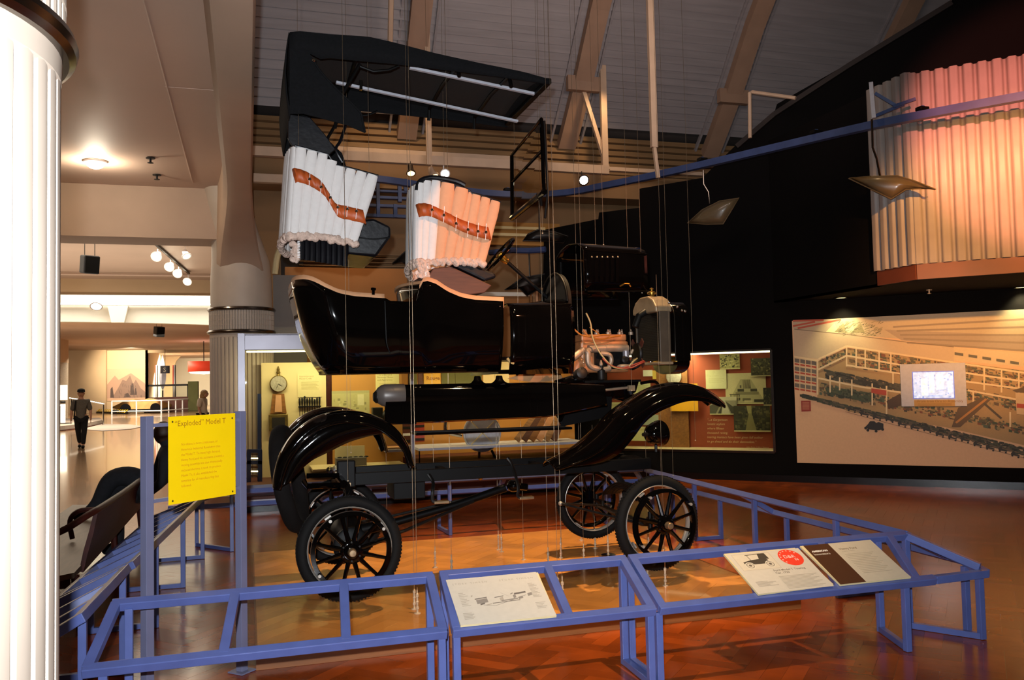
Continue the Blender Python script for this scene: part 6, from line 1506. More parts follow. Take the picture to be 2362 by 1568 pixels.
band((1845, 906), (2420, 1045), (2420, 1062), (1845, 912), 520, ['#2e3226', '#3c4230', '#4a4a36', '#5c5240', '#26261e'], 7, (4, 14, 2, 6)); band((1905, 890), (2010, 905), (2010, 925), (1905, 905), 140, ['#3e4a34', '#4c5238', '#2e3424'], 8)
slab = '#dcc59a'
for pts in ([(1888, 828), (1953, 798), (2080, 818), (2200, 836), (2420, 868)], [(1888, 852), (1953, 820), (2080, 842), (2200, 856), (2420, 888)], [(1953, 842), (2080, 862), (2200, 876), (2420, 905)], [(1888, 872), (1985, 892), (2080, 905)], [(2232, 900), (2420, 935)], [(1832, 822), (1888, 832)]): P.line(M(*pts), .028, slab)
for x, y0, y1 in ((1886, 828, 910), (1953, 798, 845), (1975, 802, 848), (1996, 806, 850), (2028, 810, 855), (2055, 815, 860), (1915, 866, 905), (1937, 870, 900), (1965, 875, 912), (2012, 884, 935), (2045, 890, 955), (2060, 860, 885), (2270, 845, 900), (2310, 852, 905), (2350, 858, 930), (2245, 900, 960), (2330, 950, 985)): P.line(M((x, y0), (x, y1)), .022, slab)
for k in range(7): P.poly(M((2202 + k * 32, 812 + k * 5), (2222 + k * 32, 815 + k * 5), (2222 + k * 32, 821 + k * 5), (2202 + k * 32, 818 + k * 5)), '#5a584c')
P.poly(M((2210, 940), (2265, 918), (2285, 922), (2215, 985), (2195, 985)), '#5f4a30'); P.line(M((2205, 975), (2275, 920)), .03, '#b07a3c'); P.line(M((2270, 930), (2310, 965)), .03, '#4a4030')
P.poly(M((2335, 900), (2420, 875), (2420, 905), (2345, 905)), '#5a4a36'); P.poly(M((2342, 905), (2420, 912), (2420, 960), (2345, 955)), '#c6ac84'); P.poly(M((2345, 930), (2420, 938), (2420, 948), (2345, 940)), '#a8402c')
P.poly(M((2010, 895), (2045, 900), (2045, 912), (2010, 906)), '#a8402c'); P.poly(M((2045, 925), (2075, 908), (2080, 912), (2080, 935), (2050, 942)), '#4a3626')
# assembly tracks and little cars
for d_ in (0, 9): P.line(M((1950, 940 + d_), (2080, 975 + d_), (2200, 1005 + d_), (2420, 1062 + d_)), .006, '#8a6648')
for k in range(15):
    x, y = 1955 + k * 29, 938 + k * 7.8 + (3 if k % 3 else 0)
    P.poly(M((x, y + 2), (x + 7, y - 4), (x + 9, y + 4), (x + 20, y + 7), (x + 20, y + 10), (x, y + 6)), '#33302a'); P.disc(*M((x + 3, y + 8))[0], .014, '#26241f', 8); P.disc(*M((x + 17, y + 12))[0], .014, '#26241f', 8)
x, y = 1997, 975
P.poly(M((x, y + 8), (x + 6, y + 2), (x + 10, y - 4), (x + 20, y - 4), (x + 24, y + 0), (x + 30, y - 2), (x + 41, y + 2), (x + 41, y + 14), (x + 30, y + 17), (x + 6, y + 15)), '#23211f')
for a, b_ in ((x + 5, y + 17), (x + 24, y + 19), (x + 39, y + 15), (x, y + 12)): P.disc(*M((a, b_))[0], .022, '#1a1918', 10)
P.poly(M((1848, 924), (1870, 924), (1871, 948), (1849, 949)), '#8e2f22')
for k in range(6): P.line(M((1851, 928 + k * 3), (1867, 928 + k * 3)), .008, '#c88a6a')
P.build('print', 'print', t)
# screen in its white surround
def scr_map(x, y, o): return PD(x, y, o)
a, b_, c_, d_ = PD(2080, 938, .03), PD(2231, 936, .03), PD(2227, 834, .03), PD(2079, 842, .03)
t = thing('video_screen', 'glowing video screen in a pale surround on the factory mural', 'screen', tuple(a))
w = (b_ - a).xy.length; zA, zB = (a.z + b_.z) / 2, (c_.z + d_.z) / 2; A0 = V((a.x, a.y, zA))
MB().prism([A0, A0 + E1 * w, A0 + E1 * w + V((0, 0, zB - zA)), A0 + V((0, 0, zB - zA))], NW * .03).build('surround', 'white_slat', t, smooth=0, bevel=.004)
P = Print(A0 + NW * .031, E1, (0, 0, 1)); h = zB - zA
P.rect(w * .20, 0, w * .82, h * .15, '#b98f4a'); P.text('From Iron Ore to Assembly', w * .25, h * .095, .055, '#8f6a2c'); P.rect(w * .25, h * .055, w * .77, h * .065, '#8f6a2c'); P.rect(w * .25, h * .025, w * .77, h * .035, '#8f6a2c')
P.build('caption', 'print', t)
P = Print(A0 + NW * .032, E1, (0, 0, 1)); x0, x1, y0, y1 = w * .185, w * .825, h * .18, h * .82
P.rect(x0, y0, x1, y1, '#4a55b8'); P.rect(x0 + .012, y0 + .012, x1 - .012, y1 - .012, '#bcd0f6'); random.seed(12)
def sr_(u, v, U, Vv, c): P.rect(x0 + .012 + (x1 - x0 - .024) * u, y0 + .012 + (y1 - y0 - .024) * v, x0 + .012 + (x1 - x0 - .024) * U, y0 + .012 + (y1 - y0 - .024) * Vv, c)
for k in range(70):
    u, v = random.uniform(0, .95), random.uniform(0, .93); sr_(u, v, min(1, u + random.uniform(.01, .06)), min(1, v + random.uniform(.01, .06)), random.choice(['#7f9fe0', '#9fbcf0', '#6f8fd8', '#ffffff', '#dfeaff']))
for a_ in ((.2, .1, .36, .75), (.4, .2, .52, .9), (.58, .3, .75, .9), (.86, .2, .96, .65)): sr_(*a_, '#ffffff')
sr_(.35, .06, .72, .09, '#8fb0ee'); sr_(.6, .28, .85, .32, '#a4bcf0'); sr_(.84, .66, .89, .74, '#8aa6e0')
P.build('display', 'screen', t)

# ================================================================== OVERHEAD CONVEYOR WITH HANGING FENDERS
tr = [S(868, 412, 15.2), S(950, 425, 15.1), S(1080, 442, 14.9), S(1180, 448, 14.7), S(1262, 449, 14.5)]
zc5 = 5.0
def tz(px, py): return PZ(px, py, zc5)
pts = [tz(760, 405), tz(880, 414), tz(1000, 432), tz(1120, 445), tz(1200, 449), tz(1260, 448), tz(1330, 441), tz(1400, 427), tz(1480, 411), tz(1620, 380), tz(1800, 338), tz(2012, 289), tz(2200, 252), tz(2362, 222), tz(2500, 196)]
t = thing('conveyor_track', 'blue overhead conveyor track curving across the hall', 'conveyor', tuple(pts[5]))
cur = spline(pts, 5)
MB().loft([[p + V((0, 0, .05)) + sd * .05, p + V((0, 0, -.05)) + sd * .05, p + V((0, 0, -.05)) - sd * .05, p + V((0, 0, .05)) - sd * .05] for p, sd in [(cur[i], ((cur[min(i + 1, len(cur) - 1)] - cur[max(i - 1, 0)]).cross(V((0, 0, 1)))).normalized()) for i in range(len(cur))]]).build('track', 'conveyor_blue', t, smooth=40)
for i in (18, 45, 52, 58):
    p = cur[i]; MB().bar(p + V((0, 0, .05)), p + V((0, 0, .12)), .04, .04, (1, 0, 0)).build('hanger', 'conveyor_blue', t, smooth=0)
    MB().box(p + V((0, 0, .08)), (.14, .10, .05)).build('trolley', 'black_satin', t, smooth=0, bevel=.01)
lp = [PZ(x, y, 3.9) for x, y in ((1130, 583), (1180, 577), (1220, 578), (1258, 575))]
tag(MB().tube(lp, .05, 8).build('conveyor_track', 'conveyor_blue'), 'lower blue conveyor track glimpsed left of the black wall', 'conveyor')
# blue ladder frame behind the seats
t = thing('pipe_ladder', 'dark blue ladder-like steel frame between the two seat backs', 'steel frame', tuple(S(900, 450, 14.9)))
for i, (y, x0_, x1_) in enumerate(((417, 800, 955), (440, 800, 955), (455, 820, 950), (474, 820, 945), (497, 820, 940))): MB().bb(S(x0_, y - 6, 14.9), S(x1_, y + 5, 14.9) + V((0, .1, 0))).build('rail', 'conveyor_blue', t, smooth=0)
MB().bb((S(872, 415, 14.9).x, 14.88, S(872, 417, 14.9).z), (S(880, 415, 14.9).x, 15.12, 5.3)).build('bracket', 'conveyor_blue', t, smooth=0)
for x, y0, y1 in ((868, 412, 500), (918, 425, 465), (908, 470, 500), (942, 440, 500), (932, 412, 440)): MB().bb(S(x, y0, 14.88), S(x + 9, y1, 14.88) + V((0, .08, 0))).build('post', 'conveyor_blue', t, smooth=0)
def hang_fender(label, px_pts, hook, rail, Y, m):
    Q = [V(p) for p in px_pts]; c = sum(Q, V((0, 0, 0))) / len(Q)
    t = thing('hanging_fender', label, 'fender', tuple(c), 'fenders on the conveyor')
    n_ = len(Q)
    # domed panel: centre pushed forward
    nrm = (Q[n_ // 3] - Q[0]).cross(Q[2 * n_ // 3] - Q[0]).normalized(); nrm = nrm if nrm.dot(EYEP - c) > 0 else -nrm
    mid = [c + (q - c) * .55 + nrm * .05 for q in Q]; b = MB(); b.loft([Q, mid], cap=False); k = len(b.v); b.add([c + nrm * .07], []); b.f += [(n_ + i, n_ + (i + 1) % n_, k) for i in range(n_)]
    b.build('panel', m, t, smooth=60, solid=.012); MB().tube(Q, .012, 6, closed=True).build('rim', m, t)
    MB().tube(hook, .014, 8).build('hook', 'nickel_dark', t); return t
def Qp(pts, off): return [PD(x, y, off) for x, y in pts]
hang_fender('curved bronze fender hanging from the blue track, left of the corrugated sheet', Qp([(1586, 514), (1620, 484), (1660, 464), (1705, 457), (1690, 480), (1668, 516), (1630, 517)], 1.0), Qp([(1622, 392), (1623, 425), (1634, 443), (1637, 470)], 1.0), None, 1.0, 'hang_fender')
d2 = 2.8
t = hang_fender('curved bronze fender hanging before the corrugated sheet', [PD(x, y, d2) for x, y in ((1958, 411), (2010, 407), (2070, 406), (2110, 418), (2158, 437), (2125, 434), (2090, 436), (2056, 458))], [PD(x, y, d2) for x, y in ((2011, 275), (2013, 340), (2022, 365), (2030, 405))], None, d2, 'hang_fender')
MB().bar(PD(2009, 190, d2), PD(2016, 272, d2), .05, .04, NW).build('hanger_board', 'white_slat', t, smooth=0)
for a_, b__ in (((2018, 215), (2070, 246)), ((2018, 268), (2085, 240)), ((2060, 246), (2112, 228))): MB().bar(PD(*a_, d2 - .05), PD(*b__, d2 - .1), .04, .03, NW).build('bracket', 'conveyor_blue', t, smooth=0)
YH = 15.0
h1, h2, h3 = tz(955, 430), lp[2], tz(1243, 449)
hang_fender('black fender hanging on the conveyor, just left of the front seat back', [S(x, y, h1.y) for x, y in ((905, 608), (935, 580), (960, 576), (985, 590), (985, 625), (960, 632), (948, 614), (925, 603))], [h1, S(957, 578, h1.y)], None, YH, 'fender_dark')
hang_fender('black fender hanging on the conveyor, below the steering wheel', [S(x, y, h2.y) for x, y in ((1164, 668), (1185, 655), (1205, 640), (1256, 632), (1256, 655), (1240, 668), (1216, 682), (1198, 664))], [h2, S(1222, 638, h2.y)], None, YH, 'fender_dark')
hang_fender('black fender hanging on the conveyor, above the bonnet end of the black wall', [S(x, y, h3.y) for x, y in ((1206, 555), (1218, 540), (1240, 530), (1280, 535), (1310, 545), (1300, 560), (1260, 556))], [h3, S(1244, 532, h3.y)], None, YH, 'fender_dark')
tag(MB().tube(spline([S(634, 632, 14.5), S(640, 590, 14.5), S(655, 562, 14.5), S(682, 545, 14.5), S(720, 540, 14.5)], 5), .05, 8).build('arch_trim', 'cream_panel'), 'thin pale arch curving between the column and the rear seat', 'arch')

# ================================================================== LAMPS AND FITTINGS
def spotlight(label, q, d, r=.06, m='lamp_white', face='lamp_face', group=None):
    q, d = V(q), V(d).normalized(); t = thing('spotlight', label, 'light', tuple(q), group)
    MB().lathe([(r * .45, -.16), (r * .6, -.14), (r * .7, -.05), (r * 1.1, 0), (r * 1.15, .02), (r * 1.0, .02)], q, d, 18).build('can', m, t)
    MB().lathe([(r * 1.0, .012), (r * .9, .02), (.003, .024)], q, d, 18).build('bulb', face, t)
    MB().tube([q + d * -.08, q + d * -.08 + V((0, .02, .14))], .012, 6).build('stem', m, t); return t
spotlight('spotlight on the hall beam above the gap between the seat backs', S(948, 398, 14.1), (0, -.4, -.9), .07, 'nickel_dark', 'lamp_dim')
spotlight('dim cream spotlight above the left top corner of the front seat back', S(1000, 405, 14.1), (.3, -.3, -.9), .08, 'steel_cream', 'lamp_dim')
spotlight('bright white spotlight just above the front seat back', S(1026, 400, 14.1), (0, -.9, -.5), .075)
spotlight('round spotlight hanging under the beam right of the windscreen', S(1346, 415, 14.0), (-.05, -.9, -.4), .085, 'nickel_dark')
# recessed ceiling lamp of the aisle
q = PZ(220, 373, 4.81); t = thing('ceiling_lamp', 'bright recessed round lamp in the aisle ceiling', 'light', tuple(q))
MB().lathe([(.15, .0), (.15, -.02), (.12, -.025), (.12, 0)], q, n=24).build('rim', 'lamp_white', t); MB().sph(q + V((0, 0, -.03)), .11, 16, 10, (1, 1, .6)).build('bulb', 'lamp_face', t)
pl_ = bpy.data.lights.new('ceiling_lamp_light', 'POINT'); pl_.energy, pl_.color, pl_.shadow_soft_size = 40, SOFTW, .1
po = bpy.data.objects.new('ceiling_lamp_light', pl_); C.objects.link(po); po.location = q + V((0, 0, -.22))
for px, py, lab in ((347, 364, 'sprinkler head in the aisle ceiling, right of the bright lamp'), (362, 403, 'small sprinkler nub below the larger one in the aisle ceiling')):
    q = PZ(px, py, 4.815); b = MB(); b.lathe([(.06, 0), (.06, -.01), (.014, -.015), (.014, -.06), (.04, -.065), (.04, -.07), (.004, -.075)], q, n=12); tag(b.build('sprinkler', 'dark_iron'), lab, 'sprinkler')
# track lights and speakers in the second bay
ZC = 4.81
a, b_ = PZ(357, 558, ZC), PZ(436, 628, ZC)
t = thing('light_track', 'dark ceiling track carrying four bright spotlights', 'light track', tuple(a)); MB().bar(a + V((0, 0, -.03)), b_ + V((0, 0, -.03)), .05, .04).build('track', 'dark_iron', t, smooth=0)
for k, (f, nm) in enumerate(((.05, 'nearest'), (.38, 'second nearest'), (.62, 'third'), (.95, 'farthest'))):
    q = a.lerp(b_, f) + V((0, -.1, -.28)); spotlight('white track spotlight, %s on the dark ceiling track' % nm, q, (-.2, -.8, -.5), .10, group='track spotlights')
spotlight('single white spotlight on the aisle ceiling right of the track', PZ(430, 590, 4.6), (.3, -.5, -.8), .09, face='lamp_dim')
def speaker(label, px, py, Y, w, h, d):
    q = S(px, py, Y); t = thing('loudspeaker', label, 'loudspeaker', tuple(q), 'hanging loudspeakers'); Mz = Matrix.Rotation(.5, 3, 'Z') @ Matrix.Rotation(.15, 3, 'X')
    MB().box(q, (w, d, h), Mz).build('cabinet', 'speaker_black', t, smooth=0, bevel=.03); MB().box(q + Mz @ V((0, -d / 2 - .005, 0)), (w * .88, .02, h * .9), Mz).build('grille', 'black_satin', t, smooth=0)
    for sx in (-.3, .3): MB().tube([q + V((sx * w, 0, h * .45)), V((q.x + sx * w, q.y, 4.82 if Y < 30 else 5.0))], .008, 6).build('cord', 'dark_iron', t)
    return t
speaker('black hanging loudspeaker in the aisle, left', 207, 610, 18.6, .30, .36, .27)
speaker('small far black hanging loudspeaker above the far hall', 367, 765, 46, .42, .5, .4)
t = thing('ceiling_pipe', 'thin pipe across the aisle ceiling behind the loudspeaker', 'pipe', (-6, 24.5, 4.9)); MB().tube([(-14, 24.5, 4.76), (-.6, 24.5, 4.76)], .03, 8).build('pipe', 'ceiling_paint', t)
q = S(222, 706, 39.4); spotlight('white lamp hanging below the far strip light', q, (0, -.6, -.8), .22)

# ================================================================== FAR HALL
YM = 76.96
def far_print(P): pass
a, b_ = S(247, 925, YM), S(335, 797, YM)
t = thing('mountain_picture', 'large mountain picture on the far wall', 'mural', tuple(a)); w, h = b_.x - a.x, b_.z - a.z
MB().bb((a.x, YM, a.z), (b_.x, YM + .03, b_.z)).build('panel', 'far_white', t, smooth=0)
P = Print((a.x, YM, a.z), (1, 0, 0), (0, 0, 1)); P.rect(0, 0, w, h, '#d9b794'); P.rect(0, h * .58, w, h, '#dcc49a')
P.poly([(0, h * .3), (w * .2, h * .46), (w * .3, h * .38), (w * .62, h * .5), (w, h * .3), (w, h * .05), (0, h * .05)], '#b8917a')
P.poly([(w * .15, h * .08), (w * .3, h * .25), (w * .4, h * .38), (w * .5, h * .36), (w * .6, h * .46), (w * .68, h * .30), (w * .75, h * .38), (w * .88, h * .22), (w, h * .15), (w, h * .05), (w * .15, h * .04)], '#8d6f60')
for u, v, ww, hh in ((.08, .06, .1, .2), (.6, .1, .12, .22), (.44, .06, .18, .08), (.72, .1, .06, .14)): P.poly([(w * u, h * v), (w * (u + ww), h * v), (w * (u + ww * .6), h * (v + hh)), (w * (u + .1 * ww), h * (v + hh * .8))], '#4d3b36')
random.seed(9)
for k in range(30):
    u, v = random.uniform(.3, .95), random.uniform(.07, .35); P.line([(w * u, h * v), (w * (u + .02), h * (v - .06))], .03, '#6d564c')
P.rect(0, 0, w, h * .05, '#c79f80'); P.build('print', 'print', t)
# raised platform, ramp and rails on the left
pz = PZ(120, 995, 0)
t = thing('low_stage', 'low grey carpeted stage on the left behind the walking man', 'stage', (-9, 45, 0))
q = [PZ(x, y, 0) for x, y in ((113, 996), (150, 993), (190, 988), (236, 978), (230, 972), (150, 974), (113, 976))]; MB().prism(q, (0, 0, .22)).build('deck', 'carpet_grey', t, smooth=0); MB().prism([p + (p - q[0]).normalized() * .05 if i else p for i, p in enumerate(q)], (0, 0, .05)).build('kerb', 'redbrown', t, smooth=0)
q = [PZ(x, y, 0) for x, y in ((190, 990), (236, 994), (300, 990), (330, 984), (300, 979), (236, 978))]; t = thing('grey_mat', 'flat grey mat on the far floor right of the walking man', 'mat', tuple(q[0])); MB().prism([p + V((0, 0, .001)) for p in q], (0, 0, .015)).build('mat', 'carpet_grey', t, smooth=0)
def handrail(label, pts, base=0.0):
    P3 = [V(p) for p in pts]; t = thing('handrail', label, 'handrail', (P3[0].x, P3[0].y, 0), 'tube handrails')
    MB().tube(P3, .045, 8).build('top_tube', 'chrome', t)
    for p in (P3[0] + (P3[1] - P3[0]) * .08, P3[-1] + (P3[-2] - P3[-1]) * .08): MB().tube([p, V((p.x, p.y, base + .001))], .04, 8).build('post', 'chrome', t)
    return t
handrail('sloping metal handrail at the left end of the low stage', [S(110, 928, 45), S(140, 938, 45)], .22)
handrail('metal handrail right of the walking man', [S(160, 918, 48.5), S(206, 925, 48.5), S(241, 932, 48.5)], .0)
q = S(145, 980, 46); t = thing('light_totem', 'slim glowing white totem lamp on the low stage', 'light', (q.x, q.y, .22))
MB().bb((q.x - .18, q.y - .05, S(145, 922, 46).z), (q.x + .18, q.y + .05, S(145, 888, 46).z)).build('lamp', 'glow_white', t, smooth=0); MB().bb((q.x - .10, q.y - .05, .24), (q.x + .10, q.y + .05, S(145, 932, 46).z)).build('mast', 'glow_white', t, smooth=0)
MB().lathe([(.1, 0), (.12, .06), (.1, .12)], (q.x, q.y, S(145, 930, 46).z), n=12).build('joint', 'dark_iron', t); MB().lathe([(.4, .22), (.4, .25), (.1, .27)], (q.x, q.y, 0), n=20).build('foot', 'dark_iron', t)
# barrier rails in front of the cars
def fence(label, P3, posts):
    P3 = [V(p) for p in P3]; t = thing('barrier_fence', label, 'barrier', (P3[0].x, P3[0].y, 0), 'pale barriers')
    MB().tube(P3, .05, 6).build('top_tube', 'lamp_white', t); MB().tube([p + V((0, 0, -.75)) for p in P3], .04, 6).build('lower_tube', 'lamp_white', t)
    for f in posts:
        i = min(int(f * (len(P3) - 1)), len(P3) - 2); p = P3[i].lerp(P3[i + 1], f * (len(P3) - 1) - i); MB().tube([p, V((p.x, p.y, .001))], .05, 6).build('post', 'lamp_white', t)
r0, r1, r2 = PZ(258, 925, 1.0), PZ(372, 925, 1.0), PZ(430, 917, 1.0)
r0, r1, r2 = S(258, 926, 70), S(372, 926, 68), S(430, 918, 70)
for r in (r0, r1, r2): r.z = .95
fence('pale tube barrier in front of the low golden car', [r0, r1], [0, .5, 1]); fence('pale tube barrier running on to the showcase', [r1, r2 + V((0, 3, 0))], [.25, .5, .75, 1])
# golden low car
q = S(325, 940, 72); t = thing('vintage_car', 'low golden car body behind the pale barrier', 'car', (q.x, 72, 0))
b = MB(); b.loft([[(q.x - 2.0 + 4.2 * i / 8, 72 - w_, z0_), (q.x - 2.0 + 4.2 * i / 8, 72 - w_ * .8, z1_), (q.x - 2.0 + 4.2 * i / 8, 72 + w_ * .8, z1_), (q.x - 2.0 + 4.2 * i / 8, 72 + w_, z0_)] for i, (w_, z0_, z1_) in enumerate(((.2, .4, .5), (.5, .3, .75), (.7, .3, 1.0), (.75, .3, 1.05), (.75, .3, .95), (.75, .3, 1.1), (.7, .3, 1.0), (.6, .3, .8), (.3, .4, .6)))]); b.build('body', 'gold_car', t, smooth=60)
for x in (-1.0, 1.1):
    for y in (-.75, .75): MB().lathe([(.33, -.08), (.36, -.05), (.36, .05), (.33, .08), (.1, .08)], (q.x + x, 72 + y, .365), (0, 1, 0), 20).build('wheel', 'rubber', t)
MB().bb((q.x - 1.9, 71.2, .05), (q.x + 2.0, 72.9, .28)).build('chassis', 'dark_iron', t, smooth=0)
a, b_ = PZ(222, 952, 0), PZ(290, 955, 0); t = thing('floor_ramp', 'dark ramp edged with yellow and black hazard stripes', 'ramp', tuple(a)); zz = .3
MB().prism([a, b_, b_ + V((0, 1.4, 0)), a + V((0, 1.4, 0))], (0, 0, .12)).build('ramp', 'dark_iron', t, smooth=0)
for k in range(14):
    p, r = a.lerp(b_, k / 14), a.lerp(b_, (k + .5) / 14); MB().prism([p + V((0, -.02, .10)), r + V((0, -.02, .10)), r + V((.25, -.02, .32)), p + V((.25, -.02, .32))], (0, .04, 0)).build('stripe', 'sign_yellow', t, smooth=0)
# showcase, pillars, banners
YS = 73
a, b_ = S(341, 938, YS), S(434, 886, YS); t = thing('far_showcase', 'long glass showcase with black roof in the far hall', 'display case', (a.x, YS, 0))
MB().bb((a.x, YS, b_.z - .12), (b_.x, YS + 1.2, b_.z + .03)).build('roof', 'dark_iron', t, smooth=0); zz = S(380, 916, YS).z
MB().bb((a.x, YS, .002), (b_.x, YS + 1.2, zz)).build('base', 'redbrown', t, smooth=0); MB().bb((a.x + .05, YS + .03, zz), (b_.x - .05, YS + .06, b_.z - .12)).build('glass', 'clear_glass', t, smooth=0)
for x in (a.x, b_.x - .08): MB().bb((x, YS, zz), (x + .08, YS + .08, b_.z)).build('post', 'dark_iron', t, smooth=0)
a, b_ = S(434, 940, YS), S(457, 879, YS); t = tag(MB().bb((a.x, YS - .2, .002), (b_.x, YS + 1.0, b_.z)).build('green_panel', 'olive_panel', smooth=0, bevel=.02), 'dark green upright panel at the right end of the far showcase', 'panel')
a, b_ = S(369, 861, 75), S(391, 843, 75); t = thing('hanging_banner', 'grey hanging drum banner with a pale letter S', 'banner', tuple(a))
MB().lathe([((b_.x - a.x) / 2, 0), ((b_.x - a.x) / 2, b_.z - a.z)], ((a.x + b_.x) / 2, 75.3, a.z), n=24).build('drum', 'banner_grey', t)
P = Print(((a.x + b_.x) / 2 - .12, 75.3 - (b_.x - a.x) / 2 - .02, a.z + .12), (1, 0, 0), (0, 0, 1)); P.text('S', 0, 0, .5, '#e8dcc0'); P.build('letter', 'print', t); MB().tube([((a.x + b_.x) / 2, 75.3, b_.z), ((a.x + b_.x) / 2, 75.3, 5)], .02, 6).build('cord', 'dark_iron', t)
a, b_ = S(431, 857, 62), S(505, 832, 62); t = thing('red_lampshade', 'large red drum lampshade glowing white below, beside the column', 'light', tuple(a)); r = (b_.x - a.x) / 2
MB().lathe([(r, 0), (r, b_.z - a.z)], ((a.x + b_.x) / 2, 63.2, a.z), n=40, cap=False).build('shade', 'banner_red', t, solid=.02)
MB().lathe([(r * .97, 0), (r * .85, -.12), (.01, -.2)], ((a.x + b_.x) / 2, 63.2, a.z + .02), n=32).build('diffuser', 'glow_white', t); MB().tube([((a.x + b_.x) / 2, 63.2, b_.z), ((a.x + b_.x) / 2, 63.2, 5)], .03, 6).build('cord', 'dark_iron', t)
for px, lab in ((361, 'slim red and white pillar left of the hanging S banner'), (402, 'slim red and white pillar right of the hanging S banner')):
    a, b_ = S(px - 3, 905, 76.5), S(px + 3, 842, 76.5); t = thing('striped_pillar', lab, 'pillar', (a.x, 76.5, 0), 'striped pillars')
    MB().bb((a.x, 76.5, .002), (b_.x, 76.65, b_.z)).build('shaft', 'lamp_white', t, smooth=0); MB().bb((a.x - .02, 76.48, b_.z * .55), (a.x + .05, 76.5, b_.z)).build('stripe', 'banner_red', t, smooth=0); MB().bb((b_.x - .05, 76.48, 1), (b_.x + .02, 76.5, b_.z)).build('stripe', 'dark_iron', t, smooth=0)
q = S(375, 850, 78.2); t = thing('surf_board', 'tall pointed pale board behind the S banner', 'board', (q.x, 78.2, 0)); b0, b1 = S(374, 900, 78.2).z, S(374, 818, 78.2).z
MB().prism([(q.x + .28 * math.sin(PI * min(1, f * 1.0) ** .8), 78.2, b0 + (b1 - b0) * f) for f in [i / 12 for i in range(13)]] + [(q.x - .28 * math.sin(PI * f ** .8), 78.2, b0 + (b1 - b0) * f) for f in [i / 12 for i in range(11, 0, -1)]], (0, .06, 0)).build('board', 'grey_metal', t, smooth=0)
MB().bb((q.x - .05, 78.18, 0.001), (q.x + .05, 78.3, b0)).build('stand', 'dark_iron', t, smooth=0)
# far door on the left wall
d1 = struct(MB().bb((WL + .0, 54.0, 0), (WL + .06, 55.6, 2.6)).build('door_1', 'wall_paint', smooth=0)); MB().bb((WL + .06, 55.35, 1.05), (WL + .10, 55.45, 1.2)).build('door_handle', 'dark_iron', d1, smooth=0)
for z in (.5, 1.5, 2.3): MB().bb((WL + .055, 54.0, z), (WL + .08, 54.06, z + .15)).build('hinge', 'dark_iron', d1, smooth=0)

# ================================================================== PEOPLE IN THE FAR HALL
def person(label, foot, hgt, face, parts):
    """standing figure; face = heading the chest points to (unit xy)"""
    o = V(foot); s = hgt / 1.78; f = V((face[0], face[1], 0)).normalized(); r = V((f.y, -f.x, 0)); up = V((0, 0, 1))
    def W(a, b, c): return o + (r * a + f * b + up * c) * s
    t = thing('person', label, 'person', tuple(o)); J = parts['joints']
    pts, edges, rad = [], [], []; idx = {}
    for k, (p, q) in J.items(): idx[k] = len(pts); pts.append(W(*p)); rad.append(q * s if not isinstance(q, tuple) else (q[0] * s, q[1] * s))
    chains = [('pelvis', 'waist', 'chest', 'neck', 'head0', 'head1'), ('chest', 'shl', 'ell', 'wrl', 'hal'), ('chest', 'shr', 'elr', 'wrr', 'har'), ('pelvis', 'hpl', 'knl', 'anl', 'tol'), ('pelvis', 'hpr', 'knr', 'anr', 'tor')]
    for c in chains: edges += [(idx[a], idx[b]) for a, b in zip(c, c[1:])]
    skin('body', pts, edges, rad, 'skin', t)
    def cloth(name, m, chs, ex, trim={}):
        P_, E_, R_ = [], [], []; ii = {}
        for c in chs:
            for a in c:
                if a not in ii:
                    ii[a] = len(P_); p, q = J[a] if a in J else trim[a]; q = q[0] if isinstance(q, tuple) else q; P_.append(W(*p)); R_.append((q + ex) * s)
            E_ += [(ii[a], ii[b]) for a, b in zip(c, c[1:])]
        skin(name, P_, E_, R_, m, t)
    for nm, m, chs, ex, trim in parts['cloth']: cloth(nm, m, chs, ex, trim)
    h0 = W(*parts['head'])
    MB().sph(h0, .105 * s, 14, 10, (.86, .95, 1.15)).build('head', 'skin', t)
    MB().sph(h0 + f * .105 * s - up * .01 * s, .018 * s, 8, 6).build('nose', 'skin', t)
    for sd in (-1, 1):
        MB().sph(h0 + f * .092 * s + r * .035 * s * sd + up * .02 * s, .011 * s, 8, 6).build('eye', 'hair_dark', t); MB().sph(h0 + r * .092 * s * sd, .022 * s, 8, 6, (.5, 1, 1.3)).build('ear', 'skin', t)
    MB().box(h0 + f * .094 * s - up * .05 * s, (.04 * s, .012 * s, .008 * s)).build('mouth', 'redbrown', t, smooth=0)
    for sd, k in ((-1, 'hal'), (1, 'har')):
        hp = W(*J[k][0])
        for i in range(4): MB().tube([hp, hp + (f * (.012 * (i - 1.5)) - up * (.05 + .008 * (1.5 - abs(i - 1.5)))) * s, hp + (f * (.012 * (i - 1.5) + .012) - up * (.085 + .01 * (1.5 - abs(i - 1.5)))) * s], .009 * s, 6).build('finger', 'skin', t)
        MB().tube([hp, hp + (f * .04 - up * .04) * s], .010 * s, 6).build('thumb', 'skin', t)
    return t, W, s, f, r
